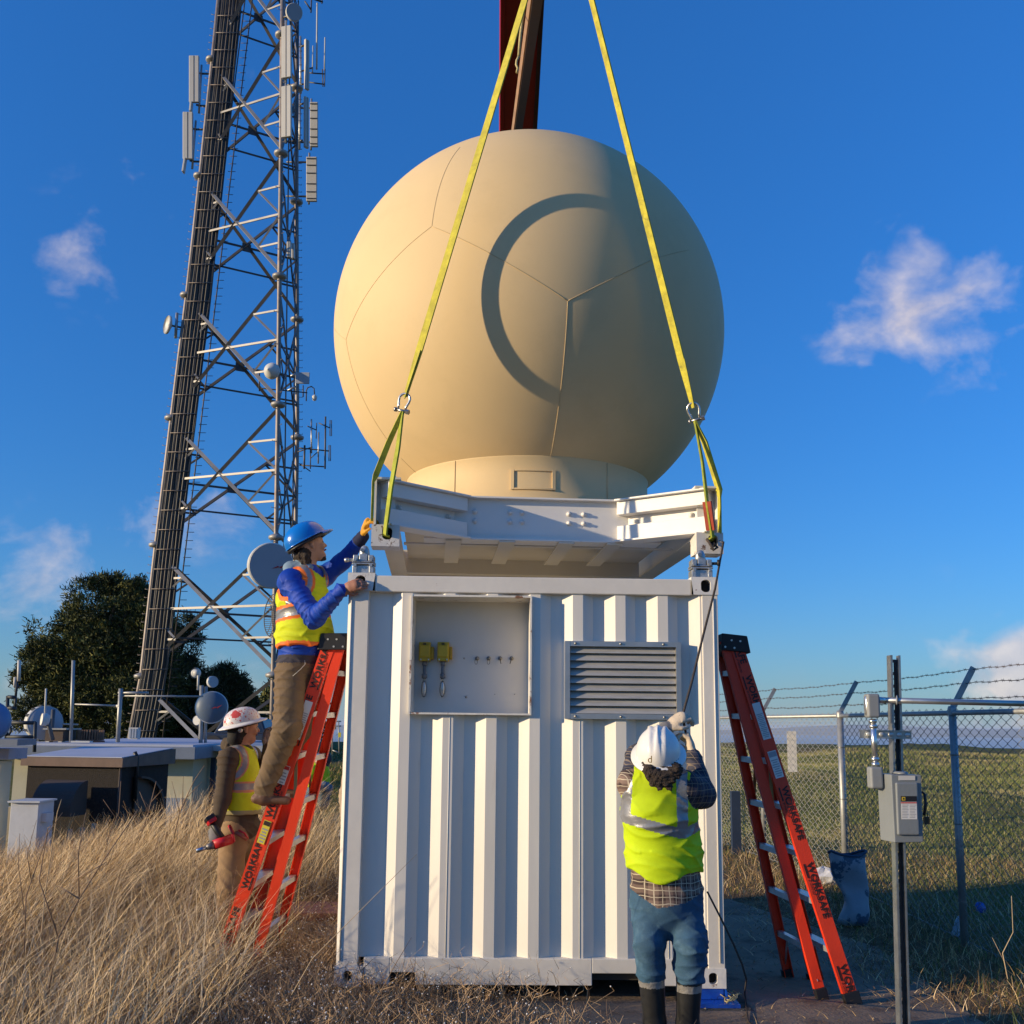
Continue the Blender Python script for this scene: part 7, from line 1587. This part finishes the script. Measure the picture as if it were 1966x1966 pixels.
# impact driver in his hand, and a pouch on the belt
ID = empty('impact_driver', at(420, 1605, 7.40), 'red and black cordless impact driver held low by the sticker helmeted worker', 'power tool')
RP = mat('tool_red', (.50, .012, .015), .4, var=.1, spec=.5); a, b = at(377, 1634, 7.30), at(446, 1610, 7.42); ax3 = (b-a).normalized()
MB().cyl(a, a+ax3*.075, .014, n=16).build('socket', mat('socket_blue_steel', (.25, .30, .38), .25, metal=.9), ID); MB().cyl(a+ax3*.07, a+ax3*.125, .017, .030, n=16).build('nose', mat('tool_grey', (.14, .13, .13), .4, metal=.5), ID)
MB().cyl(a+ax3*.122, a+ax3*.25, .034, .036, n=16).cyl(a+ax3*.25, a+ax3*.268, .036, .026, n=16).build('motor_housing', RP, ID)
hb = a+ax3*.20; bt = at(407, 1578, 7.40); MB().tube([hb, hb*.5+bt*.5+V3(-.005, 0, 0), bt], .022, n=10).build('handle', LB, ID); hd_ = (bt-hb).normalized()
MB().box(bt+hd_*.005, (.085, .062, .030), frame_of(hd_, ax3)[::1]).build('battery', RP, ID, bevel=.006); MB().box(bt+hd_*.03, (.09, .066, .03), frame_of(hd_, ax3)).build('battery_base', LB, ID, bevel=.006)
PO = empty('tool_pouch', at(462, 1604, 7.52), 'red and brown hand tools hanging from the belt of the sticker helmeted worker', 'tools')
MB().tube([at(440, 1585, 7.53), at(448, 1600, 7.50), at(446, 1612, 7.50)], .012, n=8).build('grip', RP, PO); MB().cyl(at(452, 1598, 7.50), at(475, 1612, 7.50), .014, n=10).build('tape_measure', mat('tool_rust', (.30, .09, .05), .5), PO); MB().tube([at(476, 1611, 7.5), at(470, 1600, 7.5), at(458, 1594, 7.5)], .008, n=6).build('cord', RP, PO)

# ---- worker at the right end of the container, seen from behind --------------------------------
M3 = dict(pel=at(1280, 1716, 5.80), wai=at(1274, 1640, 5.78), che=at(1266, 1552, 5.74), nb=at(1262, 1490, 5.70), hd=at(1266, 1448, 5.60), sl=at(1212, 1506, 5.72), el=at(1219, 1450, 5.86), wl=at(1279, 1400, 5.94),
          sr=at(1320, 1512, 5.70), er=at(1349, 1526, 5.76), wr=at(1331, 1452, 5.92), hl=at(1248, 1732, 5.80), kl=at(1246, 1812, 5.72), al=at(1257, 1962, 5.80), hr=at(1308, 1732, 5.80), kr=at(1326, 1812, 5.70), ar=at(1320, 1966, 5.78))
W3 = empty('person', (M3['pel'].x, 5.78, 0), 'person in a white hard hat seen from behind, pulling the dark rope', 'person')
def plaid(name, c0, c1, c2_, s):
    M = bpy.data.materials.new(name); M.use_nodes = True; t = M.node_tree; b = t.nodes['Principled BSDF']; L = t.links.new; co = t.nodes.new('ShaderNodeTexCoord'); sp = t.nodes.new('ShaderNodeSeparateXYZ'); L(co.outputs['Object'], sp.inputs[0])
    def M_(op, a, b_=None):
        n = t.nodes.new('ShaderNodeMath'); n.operation = op
        for i, v in enumerate((a, b_)):
            if v is None: continue
            if isinstance(v, (int, float)): n.inputs[i].default_value = v
            else: L(v, n.inputs[i])
        return n.outputs[0]
    nz_ = t.nodes.new('ShaderNodeTexNoise'); nz_.inputs['Scale'].default_value = 9; L(co.outputs['Object'], nz_.inputs['Vector']); wob = M_('MULTIPLY', M_('SUBTRACT', nz_.outputs['Fac'], .5), .03)
    u = M_('ADD', M_('ADD', sp.outputs[0], M_('MULTIPLY', sp.outputs[1], .6)), wob); v = M_('ADD', sp.outputs[2], wob)
    def stripe(x, per, w, off=0): return M_('LESS_THAN', M_('FRACT', M_('ADD', M_('DIVIDE', x, per), off)), w)
    dk = M_('MULTIPLY', M_('ADD', stripe(u, s, .42), stripe(v, s, .42)), .5); lt = M_('MAXIMUM', M_('MAXIMUM', stripe(u, s, .07, .30), stripe(v, s, .07, .30)), M_('MAXIMUM', stripe(u, s, .05, .79), stripe(v, s, .05, .79)))
    m1_ = t.nodes.new('ShaderNodeMix'); m1_.data_type = 'RGBA'; L(dk, m1_.inputs[0]); m1_.inputs[6].default_value = (*c1, 1); m1_.inputs[7].default_value = (*c0, 1)
    m2_ = t.nodes.new('ShaderNodeMix'); m2_.data_type = 'RGBA'; L(M_('MULTIPLY', lt, .8), m2_.inputs[0]); L(m1_.outputs[2], m2_.inputs[6]); m2_.inputs[7].default_value = (*c2_, 1); L(m2_.outputs[2], b.inputs['Base Color']); b.inputs['Roughness'].default_value = .85; return M
PLD = plaid('shirt_plaid_brown', (.045, .026, .024), (.20, .135, .105), (.55, .47, .34), .072); PLB = plaid('sleeve_plaid_navy', (.010, .014, .03), (.045, .045, .07), (.22, .17, .12), .066)
JN = mat('jeans_blue', (.032, .085, .145), .8, var=.22, scale=9, bump=.35, bscale=220, col2=(.085, .17, .245), c2at=.52, c2w=.2, c2scale=6); BTR = mat('boot_rubber', (.022, .022, .022), .35, var=.2, scale=12, spec=.5); TAPE = mat('duct_tape', (.42, .40, .37), .3, metal=.5, var=.2, scale=30, bump=.4, bscale=60); GLC = mat('glove_cream', (.55, .45, .33), .8, var=.12, scale=14, bump=.25, bscale=80, col2=(.08, .06, .05), c2at=.64, c2w=.05, c2scale=16)
dn3 = Vector((.12, -1, 0)).normalized()
P = [Prim(M3['che'], M3['wai'], .190, .178, 's', dn3, .72, .05), Prim(M3['nb']-ZU*.05, M3['che'], .125, .190, 's', dn3, .75, .05), Prim(M3['wai'], M3['pel']-ZU*.00, .180, .194, 's', dn3, .78, .04), Prim(M3['pel']+ZU*.02, M3['pel']-ZU*.045, .196, .200, 's', dn3, .80, .02), Prim(M3['sl'], M3['sr'], .080, .082, 's', k=.05)]
P += limb(M3['sl'], M3['el'], M3['wl'], (.070, .052, .042), 'sl', .03)+limb(M3['sr'], M3['er'], M3['wr'], (.086, .074, .046), 'sl', .03)
P += [Prim(M3['pel'], (M3['hl']+M3['hr'])/2-ZU*.0, .170, .158, 'j', dn3, .82, .03)]+limb(M3['hl'], M3['kl'], M3['kl']+(M3['al']-M3['kl'])*.34, (.108, .084, .080), 'j', .02)+limb(M3['hr'], M3['kr'], M3['kr']+(M3['ar']-M3['kr'])*.34, (.108, .090, .084), 'j', .02)
for k_, a_ in (('kl', 'al'), ('kr', 'ar')):
    p = M3[k_]+(M3[a_]-M3[k_])*.20; P += [Prim(p, M3[a_], .074, .060, 'b', k=.012)]; q = Vector((M3[a_].x, M3[a_].y, .055)); P += [Prim(M3[a_], q, .062, .055, 'b', k=.02), Prim(q-V3(0, .05, 0), q+V3(.03, .16, -.01), .050, .045, 'b', ZU, .8, .02)]
P += [Prim(M3['nb']-ZU*.02, M3['hd']-ZU*.03, .062, .060, 'skin', k=.02)]
hp, f_, u_, s_ = head(M3['hd'], (.12, .86, .42), (0, -.3, 1)); P += hp
for i, (dx, dz_, r) in enumerate(((-.075, -.035, .040), (-.040, -.055, .046), (.0, -.062, .050), (.045, -.055, .046), (.072, -.045, .032), (-.055, -.085, .030), (.02, -.100, .034), (.060, -.085, .030), (-.015, -.092, .030))): P.append(Prim(M3['hd']+V3(dx, -.075+.02*abs(dx)/.08, dz_), M3['hd']+V3(dx*1.05, -.07, dz_-.02), r, r*.8, 'hair', k=.012))
for i, (dx, dz_, r) in enumerate(((-.070, -.085, .036), (-.035, -.105, .040), (.005, -.115, .042), (.045, -.100, .038), (.078, -.075, .034), (-.02, -.140, .028), (.03, -.138, .028), (-.055, -.125, .026))): P.append(Prim(M3['hd']+V3(dx-.004, -.118, dz_), M3['hd']+V3(dx, -.125, dz_-.025), r, r*.7, 'hair', k=.012))
P += [Prim(M3['wl']-(M3['wl']-M3['el']).normalized()*.035, M3['wl'], .046, .044, 'cf', k=.005), Prim(M3['wr']-(M3['wr']-M3['er']).normalized()*.05, M3['wr'], .050, .046, 'cf2', k=.005)]
dl = (at(1310, 1374, 5.94)-M3['wl']).normalized(); P += hand(M3['wl']+dl*.01, dl, V3(.15, .5, -.8), 1, 'g', (.7, 1.5), 1.2); dr_ = (at(1321, 1418, 5.96)-M3['wr']).normalized(); P += hand(M3['wr']+dr_*.01, dr_, V3(-.9, .1, .1), 1, 'g', (.9, 1.75), 1.2)
def rc3(V, near, tags):
    t = {n_: i for i, n_ in enumerate(tags)}; out = near.copy(); b = near == t['b']
    left = V[:, 0] < M3['pel'].x+.03; z = V[:, 2]
    xs = V[:, 0]-M3['pel'].x; zs = np.interp(xs, [-.22, -.07, .08, .2], [at(1200, 1712, 5.6).z, at(1255, 1748, 5.6).z, at(1310, 1738, 5.6).z, at(1350, 1718, 5.6).z]); sj = (near == t['s'])|(near == t['j'])
    out[sj & (z > zs)] = t['s']; out[sj & (z <= zs)] = t['j']
    out[b & left & (z > .335) & (z < .425)] = t['tape']; out[b & ~left & (z > .315) & (z < .350)] = t['tape']; out[b & ~left & (z > .395) & (z < .415)] = t['tape']; return out
sdf_obj('body', P, dict(s=PLD, sl=PLB, j=JN, b=BTR, skin=SKIN, eye=EYE, lip=LIP, hair=HAIRM, g=GLC, cf=mat('cuff_grey', (.20, .19, .18), .9), cf2=PLD, tape=TAPE), W3, .0062, folds=dict(s=(.006, 26), sl=(.008, 46), j=(.009, 30), hair=(.014, 130), tape=(.003, 90)), recolor=rc3)
VP = [Prim(M3['che'], M3['wai'], .206, .200, 'v', dn3, .74, .05), Prim(M3['wai'], M3['pel']-ZU*.02, .204, .222, 'v', dn3, .80, .05), Prim(M3['nb']-ZU*.045, M3['che'], .130, .206, 'v', dn3, .78, .05), Prim(M3['sl']+(M3['sr']-M3['sl'])*.08+ZU*.0, M3['sl']+(M3['sr']-M3['sl'])*.90, .094, .096, 'v', k=.05)]
zh3 = at(1272, 1690, 5.6).z; sl3 = np.array(M3['sl']); sr3 = np.array(M3['sr']); x3 = M3['pel'].x
hem3 = lambda G: (zh3-G[..., 2])+.055*np.exp(-((G[..., 0]-x3+.02)/.14)**2)*-1+.035+.018*np.sin((G[..., 0]-x3)*19)+.06*(G[..., 0]-x3-.1)*0
def rc3v(V, near, tags):
    t = {n_: i for i, n_ in enumerate(tags)}; out = np.full(len(V), t['v']); x = V[:, 0]-M3['che'].x; z = V[:, 2]
    xa = (at(1193, 1575, 5.55)).x-M3['che'].x; zc = np.interp(x, [-.22, .10, .12, .25], [at(1193, 1572, 5.55).z, at(1300, 1603, 5.55).z, at(1305, 1602, 5.55).z, at(1345, 1586, 5.55).z])
    bk = V[:, 1] < M3['che'].y+.06; out[(np.abs(z-zc) < .026) & bk] = t['ref']; out[(z > zc) & (np.abs(x-.105) < .030) & bk] = t['ref']; out[(z > zc) & (np.abs(x+.195-.03*np.clip((z-zc)*2, 0, 1)) < .022) & bk] = t['ref']; return out
sdf_obj('vest', VP, dict(v=LIME, ref=REF), W3, .0062, folds=dict(v=(.0115, 27)), recolor=rc3v, cuts=[hem3, lambda G: .088-np.sqrt(((G-(sl3+np.array([-.045, .0, .03])))**2).sum(-1)), lambda G: .098-np.sqrt(((G-(sr3+np.array([.045, -.01, -.01])))**2).sum(-1)), lambda G: .085-np.sqrt(((G-(np.array(M3['nb'])+np.array([0, .02, .055])))**2).sum(-1))])
c = at(1264, 1446, 5.60); hu3 = V3(-.10, -.50, .86).normalized()
hh, g, hs = helmet(W3, c, hu3, V3(.15, .88, .46), WH, .119, .144, .135, brim=.25, ridges=1)
bp_ = g(math.pi*.96, .93, .035); nn = (bp_-c).normalized(); nn = Vector((nn.x*.5, -.95, .25)).normalized(); xx = V3(1, -.1, 0); 
tp = at(1243, 1464, 5.43); text_part('d', 'letter', mat('letter_gold', (.22, .15, .04), .6), hh, tp, V3(1, -.15, -.02), V3(0, .05, 1), .036, .002, .004)

# ---- two further workers, mostly hidden --------------------------------------------------------
def simple_person(o, Jd, tags, mats_, vox=.012):
    P = [Prim(Jd['che'], Jd['wai'], .165, .155, tags[0], None, 1, .05), Prim(Jd['nb'], Jd['che'], .10, .16, tags[0], None, 1, .05), Prim(Jd['wai'], Jd['pel'], .155, .16, tags[1], None, 1, .04)]
    for s_ in ('n', 'f'): P += limb(Jd['s'+s_], Jd['e'+s_], Jd['w'+s_], (.07, .055, .042), tags[0])+limb(Jd['h'+s_], Jd['k'+s_], Jd['a'+s_], (.10, .075, .055), tags[1]); P += [Prim(Jd['a'+s_], Jd['a'+s_]+V3(-.12, -.02, -.06), .05, .045, 'boot', k=.02)]; P += hand(Jd['w'+s_], (Jd['w'+s_]-Jd['e'+s_]), V3(0, 1, 0), 1, 'glove', (.6, 1.2), 1.15)
    P += [Prim(Jd['sn'], Jd['sf'], .07, .07, tags[0], k=.05), Prim(Jd['nb'], Jd['hd']-ZU*.04, .055, .055, 'skin', k=.02)]; hp_, f, u, s = head(Jd['hd'], Jd['f'], (0, 0, 1)); P += hp_
    P += [Prim(Jd['hd']+u*.03-f*.02, Jd['hd']+u*.05-f*.02, .098, .092, 'hat', k=.01)]
    return sdf_obj('body', P, mats_, o, vox, folds={tags[0]: (.008, 40), tags[1]: (.009, 34)})
W4 = empty('person', (at(606, 1530, 13.0).x, 13.0, gh(-2.5, 13)), 'person in a lime shirt crouching on the slope, glimpsed behind the ladder', 'person'); e = 13.0
Jd = dict(hd=at(620, 1462, e), nb=at(613, 1475, e), che=at(607, 1487, e), wai=at(602, 1505, e), pel=at(600, 1518, e), sn=at(600, 1482, e-.15), en=at(590, 1500, e-.2), wn=at(604, 1508, e-.35), sf=at(616, 1482, e+.2), ef=at(624, 1500, e+.1), wf=at(612, 1510, e-.2), hn=at(594, 1522, e-.1), kn=at(622, 1512, e-.35), an=at(618, 1545, e-.25), hf=at(606, 1522, e+.1), kf=at(626, 1514, e), af=at(622, 1545, e+.05), f=V3(-.5, -.8, -.2))
simple_person(W4, Jd, ('shirt', 'jeans'), dict(shirt=LIME, jeans=mat('jeans_pale', (.10, .15, .20), .85), boot=BTB, skin=SKIN, eye=EYE, lip=LIP, hat=TEE, glove=GL2))
W5 = empty('person', (-1.30, 8.75, 0), 'person in a sand coloured sleeve, almost hidden behind the left edge of the container', 'person'); x0 = -1.19; y0 = 8.7
Jd = dict(hd=V3(x0+.0, y0, 1.60), nb=V3(x0, y0, 1.44), che=V3(x0, y0, 1.25), wai=V3(x0, y0, 1.05), pel=V3(x0, y0, .92), sn=V3(x0-.10, y0-.16, 1.38), en=V3(x0-.155, y0-.12, 1.12), wn=V3(x0-.13, y0-.22, .88), sf=V3(x0, y0+.2, 1.38), ef=V3(x0+.02, y0+.26, 1.12), wf=V3(x0+.02, y0+.2, .88), hn=V3(x0, y0-.1, .88), kn=V3(x0, y0-.1, .48), an=V3(x0, y0-.1, .10), hf=V3(x0, y0+.12, .88), kf=V3(x0, y0+.12, .48), af=V3(x0, y0+.12, .10), f=V3(.3, -.95, 0))
Jd['nb'] = V3(x0+.03, y0, 1.42)
for k_ in ('che', 'wai', 'pel', 'nb', 'hd'): Jd[k_] = Jd[k_]+V3(.06, .1, 0)
simple_person(W5, Jd, ('shirt', 'jeans'), dict(shirt=mat('sleeve_sand', (.36, .27, .19), .85, var=.1), jeans=PT2, boot=BTB, skin=SKIN, eye=EYE, lip=LIP, hat=WH, glove=GL2))
